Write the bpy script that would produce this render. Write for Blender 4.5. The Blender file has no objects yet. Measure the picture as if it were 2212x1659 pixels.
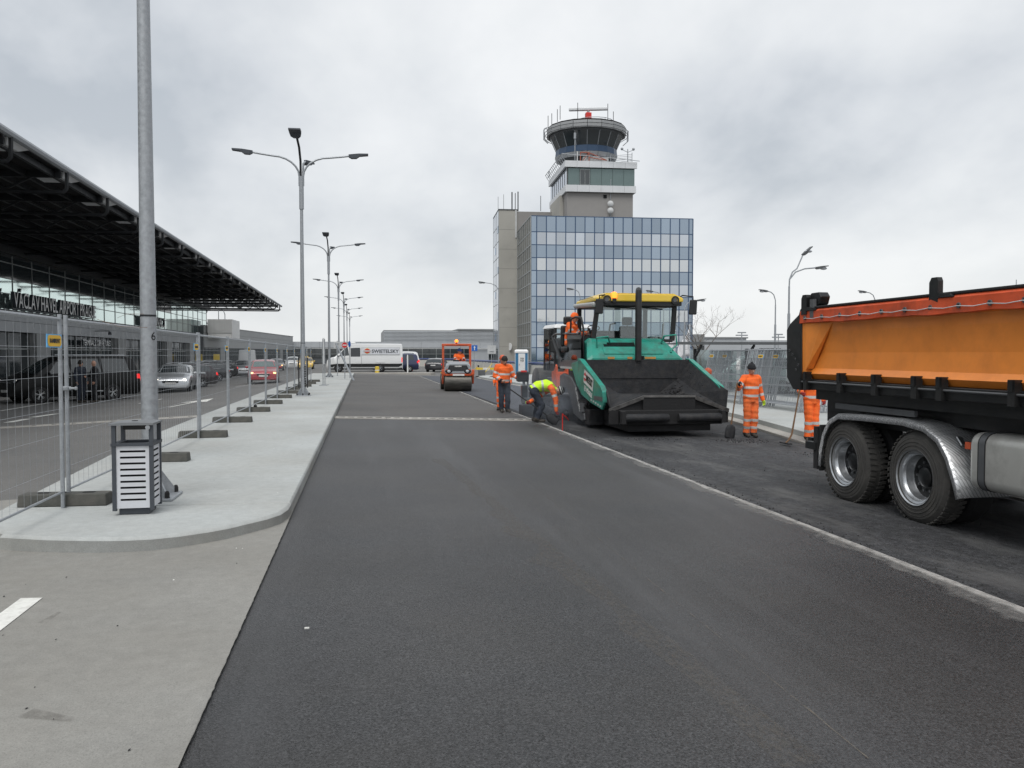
import bpy, math, random
import numpy as np
from mathutils import Vector, Matrix
random.seed(7)
R = math.radians
scene = bpy.context.scene
col = scene.collection

# ------------------------------------------------------------------ camera
CAM_Z = 1.67
PW, FPX, PCX, PCY = 2212.0, 1789.0, 1106.0, 829.5      # photograph scale used for the directions below
YAW = math.atan2(1106 - 785, FPX)
PITCH = -math.atan2(829.5 - 765, FPX)
cd = bpy.data.cameras.new("camera")
cam = bpy.data.objects.new("camera", cd)
col.objects.link(cam)
cam.location = (0, 0, CAM_Z)
cam.rotation_euler = (R(90) + PITCH, 0, -YAW)
cd.sensor_width = 36.0
cd.lens = 36.0 * FPX / PW
cd.clip_start, cd.clip_end = 0.05, 6000
scene.camera = cam
scene.render.resolution_x, scene.render.resolution_y = 1024, 768

# ------------------------------------------------------------------ sky, sun, exposure
world = bpy.data.worlds.new("World")
scene.world = world
world.use_nodes = True
nt = world.node_tree
nt.nodes.clear()
def wn(t, **k):
    n = nt.nodes.new(t)
    for a, b in k.items():
        setattr(n, a, b)
    return n
SUN_EL, SUN_AZ = R(58), R(204)
wout = wn('ShaderNodeOutputWorld')
bg_sky, bg_cl, mixs = wn('ShaderNodeBackground'), wn('ShaderNodeBackground'), wn('ShaderNodeMixShader')
sky = wn('ShaderNodeTexSky', sky_type='NISHITA')
sky.sun_disc = False
sky.sun_elevation, sky.sun_rotation = SUN_EL, SUN_AZ
sky.air_density, sky.dust_density = 1.0, 2.0
nt.links.new(sky.outputs[0], bg_sky.inputs[0])
bg_sky.inputs[1].default_value = 0.09
tc = wn('ShaderNodeTexCoord')
sep = wn('ShaderNodeSeparateXYZ')
nt.links.new(tc.outputs['Generated'], sep.inputs[0])
def wmath(op, a, b=None, clamp=False):
    n = wn('ShaderNodeMath', operation=op)
    n.use_clamp = clamp
    for i, s in enumerate((a, b)):
        if s is None: continue
        if isinstance(s, (int, float)): n.inputs[i].default_value = s
        else: nt.links.new(s, n.inputs[i])
    return n.outputs[0]
zc = wmath('ADD', wmath('MAXIMUM', sep.outputs[2], 0.0), 0.42)
cmb = wn('ShaderNodeCombineXYZ')
nt.links.new(wmath('DIVIDE', sep.outputs[0], zc), cmb.inputs[0])
nt.links.new(wmath('DIVIDE', sep.outputs[1], zc), cmb.inputs[1])
def wnoise(scale, detail, rough, off, dist=0.0):
    mp = wn('ShaderNodeMapping')
    mp.inputs['Location'].default_value = off
    mp.inputs['Scale'].default_value = (1.0, 0.75, 1.0)
    nt.links.new(cmb.outputs[0], mp.inputs[0])
    n = wn('ShaderNodeTexNoise')
    n.inputs['Scale'].default_value = scale
    n.inputs['Detail'].default_value = detail
    n.inputs['Roughness'].default_value = rough
    n.inputs['Distortion'].default_value = dist
    nt.links.new(mp.outputs[0], n.inputs['Vector'])
    return n.outputs['Fac']
n1 = wnoise(1.35, 6, 0.5, (51.7, 18.8, 0.0), 0.25)
n2 = wnoise(3.6, 5, 0.55, (4.1, 16.6, 0.0), 0.15)
cl = wmath('ADD', wmath('MULTIPLY', n1, 0.72), wmath('MULTIPLY', n2, 0.28))
ramp = wn('ShaderNodeValToRGB')
nt.links.new(cl, ramp.inputs[0])
e = ramp.color_ramp.elements
e[0].position, e[0].color = 0.38, (0.375, 0.405, 0.44, 1)
e[1].position, e[1].color = 0.62, (0.66, 0.672, 0.682, 1)
m_ = ramp.color_ramp.elements.new(0.465)
m_.color = (0.50, 0.523, 0.55, 1)
m_ = ramp.color_ramp.elements.new(0.54)
m_.color = (0.585, 0.603, 0.62, 1)
# thinner, warmer cloud low over the horizon, all the way round
hz = wn('ShaderNodeMixRGB')
hz.inputs[2].default_value = (0.66, 0.668, 0.66, 1)
nt.links.new(wmath('MULTIPLY', wmath('POWER', wmath('SUBTRACT', 1.0, wmath('MULTIPLY', wmath('ABSOLUTE', sep.outputs[2]), 3.4), True), 1.6), 0.65), hz.inputs[0])
nt.links.new(ramp.outputs[0], hz.inputs[1])
nt.links.new(hz.outputs[0], bg_cl.inputs[0])
bg_cl.inputs[1].default_value = 1.0
mixs.inputs[0].default_value = 0.94
nt.links.new(bg_sky.outputs[0], mixs.inputs[1])
nt.links.new(bg_cl.outputs[0], mixs.inputs[2])
nt.links.new(mixs.outputs[0], wout.inputs[0])

sd = bpy.data.lights.new("sun", 'SUN')
sd.energy, sd.angle, sd.color = 1.45, R(35), (1.0, 0.975, 0.94)
sun = bpy.data.objects.new("sun", sd)
col.objects.link(sun)
sun.rotation_euler = (R(90) - SUN_EL, 0, math.pi - SUN_AZ)
sun.location = (0, 0, 60)
vs = scene.view_settings
vs.view_transform, vs.look, vs.exposure, vs.gamma = 'Standard', 'None', 0.50, 1.0
vs.use_curve_mapping = False

# ------------------------------------------------------------------ pixel directions -> points
CAMV = Vector((0, 0, CAM_Z))
def ray(u, v):
    return cam_rot @ Vector(((u - PCX) / FPX, (PCY - v) / FPX, -1.0))
cam_rot = cam.rotation_euler.to_matrix()
def XP(u, v, X):
    d = ray(u, v); return CAMV + d * (X / d.x)
def YP(u, v, Y):
    d = ray(u, v); return CAMV + d * (Y / d.y)
def ZP(u, v, z):
    d = ray(u, v); return CAMV + d * ((z - CAM_Z) / d.z)
def gz(x):
    if x < -3.9: return -0.03 - 0.049 * min(-3.9 - x, 6.5)
    if x < -0.75: return -0.03 + 0.03 * (x + 3.9) / 3.15
    if x < 4.7: return -0.028 * (x + .75)
    return -.153 - .02 * (min(x, 14) - 4.7)
def GP(u, v, dz=0.0):
    z = 0.0
    for i in range(30):
        p = ZP(u, v, z + dz); z = gz(p.x)
    return p

# ------------------------------------------------------------------ materials
def newmat(name):
    m = bpy.data.materials.new(name); m.use_nodes = True
    return m, m.node_tree, m.node_tree.nodes['Principled BSDF']
def setin(b, k, v):
    b.inputs[k].default_value = v
def mat(name, c, rough=.6, metal=0., var=.12, vs=2.5, bump=0., bs=60., coat=0., emit=0., ecol=None, dirt=None, dirts=1.2, dirta=.5, stretch=None, spec=.5, rvar=.1):
    m, t, b = newmat(name)
    L = t.links
    c4 = (*c, 1)
    tcn = t.nodes.new('ShaderNodeTexCoord')
    src = tcn.outputs['Object']
    if stretch:
        mp = t.nodes.new('ShaderNodeMapping'); mp.inputs['Scale'].default_value = stretch
        L.new(src, mp.inputs[0]); src = mp.outputs[0]
    n = t.nodes.new('ShaderNodeTexNoise')
    n.inputs['Scale'].default_value = vs; n.inputs['Detail'].default_value = 6; n.inputs['Roughness'].default_value = .6
    L.new(src, n.inputs['Vector'])
    mr = t.nodes.new('ShaderNodeMapRange')
    mr.inputs['From Min'].default_value, mr.inputs['From Max'].default_value = .3, .7
    mr.inputs['To Min'].default_value, mr.inputs['To Max'].default_value = 1 - var, 1 + var
    L.new(n.outputs['Fac'], mr.inputs[0])
    mx = t.nodes.new('ShaderNodeMixRGB'); mx.blend_type = 'MULTIPLY'; mx.inputs[0].default_value = 1
    mx.inputs[1].default_value = c4
    L.new(mr.outputs[0], mx.inputs[2])
    out = mx.outputs[0]
    if dirt:
        n2 = t.nodes.new('ShaderNodeTexNoise')
        n2.inputs['Scale'].default_value = dirts; n2.inputs['Detail'].default_value = 8; n2.inputs['Roughness'].default_value = .65
        L.new(src, n2.inputs['Vector'])
        r2 = t.nodes.new('ShaderNodeMapRange')
        r2.inputs['From Min'].default_value, r2.inputs['From Max'].default_value = .45, .72
        r2.inputs['To Min'].default_value, r2.inputs['To Max'].default_value = 0, dirta
        L.new(n2.outputs['Fac'], r2.inputs[0])
        m2 = t.nodes.new('ShaderNodeMixRGB'); m2.inputs[2].default_value = (*dirt, 1)
        L.new(r2.outputs[0], m2.inputs[0]); L.new(out, m2.inputs[1]); out = m2.outputs[0]
    L.new(out, b.inputs['Base Color'])
    if rvar:
        rr = t.nodes.new('ShaderNodeMapRange')
        rr.inputs['From Min'].default_value, rr.inputs['From Max'].default_value = .3, .7
        rr.inputs['To Min'].default_value, rr.inputs['To Max'].default_value = max(0, rough - rvar), min(1, rough + rvar)
        L.new(n.outputs['Fac'], rr.inputs[0]); L.new(rr.outputs[0], b.inputs['Roughness'])
    else:
        setin(b, 'Roughness', rough)
    setin(b, 'Metallic', metal); setin(b, 'Specular IOR Level', spec); setin(b, 'Coat Weight', coat)
    if bump:
        nb = t.nodes.new('ShaderNodeTexNoise'); nb.inputs['Scale'].default_value = bs; nb.inputs['Detail'].default_value = 4
        L.new(src, nb.inputs['Vector'])
        bp = t.nodes.new('ShaderNodeBump'); bp.inputs['Strength'].default_value = bump; bp.inputs['Distance'].default_value = .01
        L.new(nb.outputs['Fac'], bp.inputs['Height']); L.new(bp.outputs[0], b.inputs['Normal'])
    if emit:
        b.inputs['Emission Color'].default_value = (*(ecol or c), 1); setin(b, 'Emission Strength', emit)
    return m
def glassmat(name, c, rough=.04, alpha=.25):
    """thin clear sheet: part transparent, part mirror"""
    m, t, b = newmat(name)
    tr = t.nodes.new('ShaderNodeBsdfTransparent'); tr.inputs[0].default_value = (*c, 1)
    gl = t.nodes.new('ShaderNodeBsdfGlossy'); gl.inputs['Roughness'].default_value = rough
    gl.inputs['Color'].default_value = (.9, .93, .95, 1)
    fr = t.nodes.new('ShaderNodeFresnel'); fr.inputs[0].default_value = 1.5
    ad = t.nodes.new('ShaderNodeMath'); ad.operation = 'ADD'; ad.inputs[1].default_value = alpha
    t.links.new(fr.outputs[0], ad.inputs[0])
    mx = t.nodes.new('ShaderNodeMixShader')
    t.links.new(ad.outputs[0], mx.inputs[0]); t.links.new(tr.outputs[0], mx.inputs[1]); t.links.new(gl.outputs[0], mx.inputs[2])
    t.links.new(mx.outputs[0], t.nodes['Material Output'].inputs[0])
    return m

def asphalt(name, base, light, grain=150., speck=.5, patch=.25, tint=(.09, .075, .055), tamt=.12, rough=.85, bump=.5, streak=None, streakc=(.2, .2, .2), pores=.55, gfrom=(.35, .68), lump=.1, ls=9.):
    m, t, b = newmat(name); L = t.links
    tcn = t.nodes.new('ShaderNodeTexCoord'); src = tcn.outputs['Object']
    def noise(s, d=5, r=.6, v=src):
        n = t.nodes.new('ShaderNodeTexNoise'); n.inputs['Scale'].default_value = s; n.inputs['Detail'].default_value = d
        n.inputs['Roughness'].default_value = r; L.new(v, n.inputs['Vector']); return n.outputs['Fac']
    def rng(x, a, b_, c, d):
        n = t.nodes.new('ShaderNodeMapRange')
        for k, q in zip(('From Min', 'From Max', 'To Min', 'To Max'), (a, b_, c, d)): n.inputs[k].default_value = q
        L.new(x, n.inputs[0]); return n.outputs[0]
    def mix(f, a, c, bt='MIX'):
        n = t.nodes.new('ShaderNodeMixRGB'); n.blend_type = bt
        for i, q in enumerate((f, a, c)):
            if isinstance(q, tuple): n.inputs[i].default_value = (*q, 1)
            elif isinstance(q, (int, float)): n.inputs[i].default_value = q
            else: L.new(q, n.inputs[i])
        return n.outputs[0]
    vo = t.nodes.new('ShaderNodeTexVoronoi'); vo.inputs['Scale'].default_value = grain; L.new(src, vo.inputs['Vector'])
    sp = t.nodes.new('ShaderNodeSeparateColor'); L.new(vo.outputs['Color'], sp.inputs[0])
    g1 = noise(grain * .55, 3)
    c0 = mix(rng(g1, gfrom[0], gfrom[1], 0, 1), base, light)
    c0 = mix(rng(sp.outputs[0], .72, 1., 0, speck), c0, tuple(min(1, x * 1.7) for x in light))
    c0 = mix(rng(sp.outputs[1], 0., .3, pores, 0), c0, tuple(x * .25 for x in base))
    c0 = mix(rng(noise(.55, 5), .35, .7, 0, tamt * 2), c0, tint)
    big = rng(noise(.32, 4, .55), .3, .7, 1 - patch, 1 + patch)
    c0 = mix(1., c0, big, 'MULTIPLY')
    c0 = mix(1., c0, rng(noise(ls, 7, .7), .3, .7, 1 - lump, 1 + lump), 'MULTIPLY')
    if streak:
        mp = t.nodes.new('ShaderNodeMapping'); mp.inputs['Scale'].default_value = streak; L.new(src, mp.inputs[0])
        c0 = mix(rng(noise(1.0, 8, .68, mp.outputs[0]), .49, .74, 0, .7), c0, streakc)
    L.new(c0, b.inputs['Base Color'])
    L.new(rng(g1, .3, .7, rough - .1, rough + .08), b.inputs['Roughness'])
    bp = t.nodes.new('ShaderNodeBump'); bp.inputs['Strength'].default_value = bump; bp.inputs['Distance'].default_value = .004
    L.new(vo.outputs['Distance'], bp.inputs['Height']); L.new(bp.outputs[0], b.inputs['Normal'])
    setin(b, 'Specular IOR Level', .5)
    return m

MT = {}
def dm(key, *a, **k): MT[key] = mat(key, *a, **k)
MT['asphalt_new'] = asphalt('asphalt_new', (.0085, .009, .010), (.060, .061, .064), 120, .5, .30, (.060, .052, .042), .12, rough=.55, streak=(.75, .05, 1), streakc=(.078, .079, .082), pores=.95, bump=.8)
MT['asphalt_mid'] = asphalt('asphalt_mid', (.062, .062, .063), (.125, .123, .120), 130, .35, .15, (.115, .10, .085), .16)
MT['asphalt_old'] = asphalt('asphalt_old', (.105, .105, .104), (.165, .164, .160), 140, .35, .12, (.15, .135, .115), .12)
MT['asphalt_fresh'] = asphalt('asphalt_fresh', (.040, .045, .056), (.075, .082, .098), 160, .3, .12, (.03, .03, .035), .1, rough=.7)
MT['asphalt_milled'] = asphalt('asphalt_milled', (.016, .017, .019), (.056, .058, .062), 80, .35, .4, (.03, .03, .033), .25, bump=1., streak=(1.6, .55, 1), streakc=(.13, .129, .126), lump=.7, ls=9.)
MT['concrete_light'] = asphalt('concrete_light', (.385, .405, .40), (.45, .47, .462), 220, .06, .10, (.34, .335, .31), .28, rough=.85, bump=.12, pores=.12)
MT['concrete_beige'] = asphalt('concrete_beige', (.235, .232, .217), (.290, .286, .266), 200, .12, .14, (.22, .205, .175), .2, rough=.88, bump=.2, pores=.3)
MT['kerb_shade_stain'] = asphalt('kerb_shade_stain', (.27, .28, .275), (.34, .35, .34), 220, .06, .2, (.24, .23, .20), .35, rough=.88, bump=.2, pores=.2)  # island slab sides: shade of upright faces painted darker, plus some stain
MT['concrete_strip'] = asphalt('concrete_strip', (.36, .345, .315), (.45, .43, .40), 120, .1, .18, (.2, .19, .17), .3, rough=.9)
MT['ground'] = asphalt('ground_far', (.12, .12, .118), (.17, .17, .165), 60, .1, .2)
dm('paint_white', (.74, .74, .70), .7, var=.06, vs=9, dirt=(.35, .34, .31), dirts=14, dirta=.5)
dm('galv', (.35, .37, .39), .52, .45, .18, 22, bump=.05, bs=30)
dm('galv_dull', (.33, .35, .37), .6, .35, .12, 14)
dm('steel_dark', (.020, .022, .025), .5, .3, .15, 6)
dm('anthracite', (.06, .068, .08), .5, .2, .12, 6)
dm('white_panel', (.62, .635, .67), .45, .15, .04, 5, dirt=(.4, .4, .38), dirts=3, dirta=.25)
dm('rubber_block', (.075, .077, .07), .9, 0, .2, 12, bump=.4, bs=50, dirt=(.14, .13, .115), dirts=5, dirta=.6)
dm('black', (.012, .013, .014), .5, 0, .2, 4)
dm('black_rubber', (.018, .018, .019), .8, 0, .2, 6, bump=.2)
dm('black_metal', (.014, .015, .016), .38, .2, .25, 5, dirt=(.06, .055, .05), dirts=3, dirta=.3)
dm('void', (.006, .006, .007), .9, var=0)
dm('tyre', (.052, .050, .047), .9, 0, .18, 10, bump=.35, bs=40, dirt=(.10, .095, .085), dirts=4, dirta=.6)
dm('chrome', (.52, .54, .56), .36, .85, .12, 6, dirt=(.16, .15, .14), dirts=7, dirta=.5)
dm('alu', (.60, .62, .63), .32, 1., .15, 8, dirt=(.2, .2, .19), dirts=5, dirta=.4)
dm('grey_paint', (.095, .10, .105), .45, .1, .12, 5)
dm('ral_grey', (.19, .20, .21), .5, .1, .08, 4)
dm('bed_orange', (.90, .29, .045), .42, 0, .06, 1.6, coat=.15, dirt=(.52, .16, .03), dirts=2.6, dirta=.4, bump=.02, bs=12)
dm('tarp_red', (.62, .085, .022), .55, 0, .12, 5, dirt=(.12, .03, .015), dirts=4, dirta=.6, bump=.4, bs=8)
dm('tank_white', (.50, .50, .47), .4, .3, .08, 3, dirt=(.12, .11, .10), dirts=3, dirta=.55)
dm('vest_green', (.018, .265, .20), .45, 0, .1, 3, coat=.1, dirt=(.045, .075, .06), dirts=3.2, dirta=.8)
dm('mach_yellow', (.80, .55, .055), .4, 0, .06, 3, coat=.25, dirt=(.45, .32, .09), dirts=3, dirta=.3)
dm('mach_orange', (.64, .10, .03), .5, 0, .12, 4, coat=.1, dirt=(.16, .055, .03), dirts=4, dirta=.7)
dm('tar_steel', (.018, .019, .022), .7, .15, .45, 9, bump=.8, bs=35, dirt=(.075, .068, .062), dirts=6, dirta=.4)
dm('tar', (.012, .012, .013), .8, 0, .3, 6, bump=.5, bs=30)
dm('drum_steel', (.10, .095, .085), .45, .7, .3, 3, stretch=(1, 6, 6), dirt=(.03, .03, .03), dirts=2, dirta=.7)
dm('hi_orange', (.93, .155, .024), .88, 0, .16, 7, bump=.6, bs=18, dirt=(.55, .10, .03), dirts=5, dirta=.5)
dm('hi_orange_dirty', (.84, .165, .04), .88, 0, .14, 5, bump=.5, bs=18, dirt=(.40, .12, .05), dirts=6, dirta=.5)
dm('hi_yellow', (.62, .95, .03), .85, 0, .08, 6, bump=.4, bs=22)
dm('reflect', (.50, .51, .50), .55, .2, .08, 10)
dm('cloth_black', (.014, .015, .018), .9, 0, .2, 8, bump=.4, bs=25)
dm('cloth_navy', (.022, .028, .042), .9, 0, .2, 8, bump=.4, bs=25)
dm('cloth_khaki', (.20, .13, .075), .9, 0, .15, 8)
dm('cloth_red', (.22, .03, .035), .9, 0, .15, 8)
dm('cloth_blue', (.03, .07, .22), .9, 0, .15, 8)
dm('cloth_grey', (.15, .15, .16), .9, 0, .15, 8)
dm('boot', (.05, .042, .035), .85, 0, .2, 9)
dm('glove_lime', (.42, .68, .05), .85)
dm('glove_red', (.28, .03, .03), .85)
dm('skin', (.43, .24, .17), .6, 0, .08, 12)
dm('hair_dark', (.02, .017, .015), .8, 0, .3, 30, bump=.6, bs=40)
dm('eye', (.02, .02, .02), .3)
dm('wood', (.16, .085, .04), .65, 0, .25, 3, stretch=(6, 6, .6))
dm('clad_grey', (.26, .27, .275), .55, .2, .06, 1.2)
dm('worn_steel', (.17, .165, .16), .5, .5, .3, 8, dirt=(.03, .03, .03), dirts=6, dirta=.7)
dm('gantry_red', (.36, .10, .06), .6)
dm('clad_mid', (.33, .34, .345), .55, .2, .06, 1.2)
dm('clad_dark', (.10, .108, .115), .55, .2, .08, 1.2)
dm('clad_light', (.44, .46, .48), .5, .2, .05, 1.)
dm('clad_white', (.62, .635, .65), .5, .1, .05, 1.)
dm('concrete_wall', (.40, .39, .355), .9, 0, .14, .5, bump=.3, bs=20, dirt=(.31, .30, .27), dirts=.25, dirta=.6)
dm('concrete_barrier', (.50, .49, .45), .9, 0, .12, .6, dirt=(.33, .32, .29), dirts=.5, dirta=.5)
dm('tower_grey', (.275, .265, .255), .7, .1, .06, 1.)
dm('pane_blue', (.255, .335, .435), .07, .92, .05, .12, spec=.6, rvar=.02)
dm('pane_pale', (.43, .47, .545), .07, .92, .05, .12, spec=.6, rvar=.02)
dm('pane_side', (.20, .205, .205), .12, .85, .15, .3, rvar=.02)
dm('pane_side_b', (.135, .145, .155), .12, .85, .15, .3, rvar=.02)
dm('mullion_blue', (.045, .085, .16), .4, .3, .05, 3)
dm('mullion_grey', (.30, .32, .32), .5, .3, .05, 3)
for i_, f_ in enumerate((.90, 1.0, 1.10)):
    dm('pane_blue%d' % i_, (.305*f_, .365*f_, .435*f_), .06, .9, .06, .2, spec=.6, rvar=.03); dm('pane_pale%d' % i_, (.49*f_, .52*f_, .56*f_), .06, .9, .06, .2, spec=.6, rvar=.03)
dm('pane_cream', (.58, .60, .615), .06, .88, .05, .2, spec=.6, rvar=.03)
dm('pane_dark', (.018, .022, .026), .08, 0, .1, 1, spec=.8, rvar=.02)
dm('pane_smoke', (.028, .036, .04), .07, .0, .1, .5, spec=1., rvar=.02)
dm('pane_green', (.15, .20, .195), .1, .55, .08, .4, rvar=.02)
dm('pane_teal', (.66, .80, .775), .05, .9, .07, .35, rvar=.02)
dm('cab_blue', (.028, .06, .115), .35, .2, .06, 2)
dm('signal_red', (.62, .03, .022), .5)
dm('sign_red', (.55, .02, .025), .45)
dm('sign_blue', (.02, .13, .48), .45)
dm('sign_cyan', (.16, .48, .82), .5)
dm('sign_yellow', (.85, .50, .03), .5)
dm('pale_grey', (.50, .51, .51), .6)
dm('plastic_white', (.72, .725, .72), .4, 0, .04, 3, dirt=(.5, .5, .48), dirts=2, dirta=.25)
dm('toilet_blue', (.035, .17, .32), .45, 0, .06, 3)
dm('letter_grey', (.88, .89, .89), .5)
dm('rail_blue', (.03, .055, .19), .4, .1)
dm('label_orange', (.45, .22, .05), .6)
dm('line_yellow', (.72, .52, .06), .6)
dm('lamp_amber', (1., .35, .04), .3, emit=1.3, ecol=(1., .22, .02))
dm('lamp_warm', (1., .7, .35), .3, emit=1.6, ecol=(1., .60, .20))
dm('lamp_white', (1., .95, .85), .3, emit=3., ecol=(1., .93, .78))
dm('lamp_red', (.6, .01, .01), .3, emit=.55, ecol=(1., .02, .02))
dm('lamp_off', (.55, .57, .60), .1, .3)
dm('bark', (.11, .085, .065), .9)
dm('flag_white', (.72, .72, .74), .8)
dm('plate_white', (.66, .66, .64), .5)
MT['glass_clear'] = glassmat('glass_clear', (.80, .86, .86), .02, .06)
MT['glass_shelter'] = glassmat('glass_shelter', (.62, .70, .70), .05, .14)
MT['glass_smoke'] = glassmat('glass_smoke', (.22, .27, .28), .03, .05)
def carpaint(k, c, metal=.3, rough=.3):
    MT[k] = mat(k, c, rough, metal, .03, 3, coat=.8, rvar=.03, dirt=tuple(x * .75 + .02 for x in c), dirts=1.5, dirta=.2)
MT['car_black'] = mat('car_black', (.006, .0065, .007), .45, 0, .05, 3, coat=.05, rvar=.03, spec=.3); carpaint('car_silver', (.55, .57, .59), .5); carpaint('car_maroon', (.020, .011, .014), .2)
carpaint('car_dark', (.022, .023, .026), .2); carpaint('car_red', (.36, .012, .020), .2); carpaint('car_grey', (.13, .135, .14), .4)
carpaint('car_white', (.74, .75, .75), .0, .35); carpaint('car_yellow', (.80, .52, .03), .0); carpaint('car_blue', (.022, .03, .085), .2)
carpaint('car_pale', (.45, .50, .49), .2)
def diamond_plate():
    m, t, b = newmat('diamond_plate'); L = t.links
    tcn = t.nodes.new('ShaderNodeTexCoord')
    ck = t.nodes.new('ShaderNodeTexBrick')
    ck.inputs['Scale'].default_value = 11; ck.inputs['Mortar Size'].default_value = .035
    ck.inputs['Color1'].default_value = (1, 1, 1, 1); ck.inputs['Color2'].default_value = (.5, .5, .5, 1); ck.inputs['Mortar'].default_value = (0, 0, 0, 1)
    mp = t.nodes.new('ShaderNodeMapping'); mp.inputs['Rotation'].default_value = (R(40), R(35), R(45))
    L.new(tcn.outputs['Object'], mp.inputs[0]); L.new(mp.outputs[0], ck.inputs['Vector'])
    bp = t.nodes.new('ShaderNodeBump'); bp.inputs['Strength'].default_value = .8; bp.inputs['Distance'].default_value = .006
    L.new(ck.outputs['Color'], bp.inputs['Height']); L.new(bp.outputs[0], b.inputs['Normal'])
    rp = t.nodes.new('ShaderNodeMixRGB'); rp.inputs[1].default_value = (.42, .43, .44, 1); rp.inputs[2].default_value = (.85, .86, .87, 1)
    L.new(ck.outputs['Color'], rp.inputs[0]); L.new(rp.outputs[0], b.inputs['Base Color'])
    setin(b, 'Metallic', .75); setin(b, 'Roughness', .42)
    return m
MT['diamond'] = diamond_plate()

# ------------------------------------------------------------------ mesh helpers
def frame(d):
    d = Vector(d).normalized()
    up = Vector((0, 0, 1)) if abs(d.z) < .95 else Vector((0, 1, 0))
    a = d.cross(up).normalized(); b = a.cross(d).normalized()
    return a, b, d
class MB:
    def __init__(s): s.v = []; s.f = []; s.m = []
    def add(s, vs, fs, mi=0):
        o = len(s.v); s.v += [tuple(x) for x in vs]
        s.f += [tuple(i + o for i in f) for f in fs]; s.m += [mi] * len(fs); return s
    def box(s, x0, x1, y0, y1, z0, z1, mi=0):
        return s.add([(x0,y0,z0),(x1,y0,z0),(x1,y1,z0),(x0,y1,z0),(x0,y0,z1),(x1,y0,z1),(x1,y1,z1),(x0,y1,z1)],
                     [(3,2,1,0),(4,5,6,7),(0,1,5,4),(1,2,6,5),(2,3,7,6),(3,0,4,7)], mi)
    def hexa(s, b4, t4, mi=0):
        return s.add(list(b4) + list(t4), [(3,2,1,0),(4,5,6,7),(0,1,5,4),(1,2,6,5),(2,3,7,6),(3,0,4,7)], mi)
    def bar(s, p, q, w, h=None, mi=0):
        h = h or w; p, q = Vector(p), Vector(q); a, b, d = frame(q - p); a = a * w / 2; b = b * h / 2
        return s.hexa([p-a-b, p+a-b, p+a+b, p-a+b], [q-a-b, q+a-b, q+a+b, q-a+b], mi)
    def tube(s, pts, r, seg=8, mi=0, cap=True):
        pts = [Vector(p) for p in pts]; n = len(pts)
        rs = list(r) if isinstance(r, (list, tuple)) else [r] * n
        vs, fs = [], []; pa = None
        for i, p in enumerate(pts):
            d = (pts[min(i+1, n-1)] - pts[max(i-1, 0)]).normalized()
            if pa is None: a, b, _ = frame(d)
            else:
                a = (pa - d * pa.dot(d)); a = a.normalized() if a.length > 1e-6 else frame(d)[0]; b = d.cross(a).normalized() * -1
                b = a.cross(d).normalized()
            pa = a
            for k in range(seg):
                an = 2 * math.pi * k / seg
                vs.append(p + (a * math.cos(an) + b * math.sin(an)) * rs[i])
        for i in range(n - 1):
            for k in range(seg):
                k2 = (k + 1) % seg
                fs.append((i*seg+k, i*seg+k2, (i+1)*seg+k2, (i+1)*seg+k))
        if cap: fs += [tuple(range(seg))[::-1], tuple((n-1)*seg + k for k in range(seg))]
        return s.add(vs, fs, mi)
    def lathe(s, prof, seg=24, c=(0, 0, 0), axis=(0, 0, 1), mi=0, closed=False, a0=0., a1=2*math.pi):
        c = Vector(c); a, b, d = frame(axis); full = abs(a1 - a0 - 2*math.pi) < 1e-6
        n = seg if full else seg + 1; vs, fs = [], []
        for (r, h) in prof:
            for k in range(n):
                an = a0 + (a1 - a0) * k / seg
                vs.append(c + d * h + (a * math.cos(an) + b * math.sin(an)) * r)
        P = len(prof)
        for i in range(P if closed else P - 1):
            j = (i + 1) % P
            for k in range(n if full else n - 1):
                k2 = (k + 1) % n
                fs.append((i*n+k, i*n+k2, j*n+k2, j*n+k))
        return s.add(vs, fs, mi)
    def prism(s, poly, axis, a, b, mi=0):
        """poly: 2-d points; axis 'x': (y,z), 'y': (x,z), 'z': (x,y)"""
        def P(q, h): return {'x': (h, q[0], q[1]), 'y': (q[0], h, q[1]), 'z': (q[0], q[1], h)}[axis]
        n = len(poly); vs = [P(q, a) for q in poly] + [P(q, b) for q in poly]
        fs = [tuple(range(n))[::-1], tuple(range(n, 2*n))] + [(i, (i+1) % n, n + (i+1) % n, n + i) for i in range(n)]
        return s.add(vs, fs, mi)
    def loft(s, rings, closed=True, caps=True, mi=0):
        n = len(rings[0]); vs = [p for r in rings for p in r]; fs = []
        for i in range(len(rings) - 1):
            for k in range(n if closed else n - 1):
                k2 = (k + 1) % n; fs.append((i*n+k, i*n+k2, (i+1)*n+k2, (i+1)*n+k))
        if caps: fs += [tuple(range(n))[::-1], tuple((len(rings)-1)*n + k for k in range(n))]
        return s.add(vs, fs, mi)
    def ball(s, c, r, seg=10, mi=0, sq=(1, 1, 1), rot=None):
        vs, fs = [], []; h = seg // 2
        for i in range(1, h):
            th = math.pi * i / h
            for k in range(seg):
                an = 2*math.pi*k/seg
                q = Vector((math.sin(th)*math.cos(an)*sq[0], math.sin(th)*math.sin(an)*sq[1], math.cos(th)*sq[2])) * r
                vs.append(Vector(c) + (rot @ q if rot else q))
        for s_ in (1, -1):
            q = Vector((0, 0, s_ * sq[2] * r)); vs.append(Vector(c) + (rot @ q if rot else q))
        T, B = len(vs) - 2, len(vs) - 1
        for i in range(h - 2):
            for k in range(seg):
                k2 = (k+1) % seg; fs.append((i*seg+k, (i+1)*seg+k, (i+1)*seg+k2, i*seg+k2))
        for k in range(seg):
            k2 = (k+1) % seg; fs.append((T, k, k2)); fs.append((B, (h-2)*seg+k2, (h-2)*seg+k))
        return s.add(vs, fs, mi)
    def xf(s, M):
        s.v = [tuple(M @ Vector(p)) for p in s.v]; return s
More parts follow.
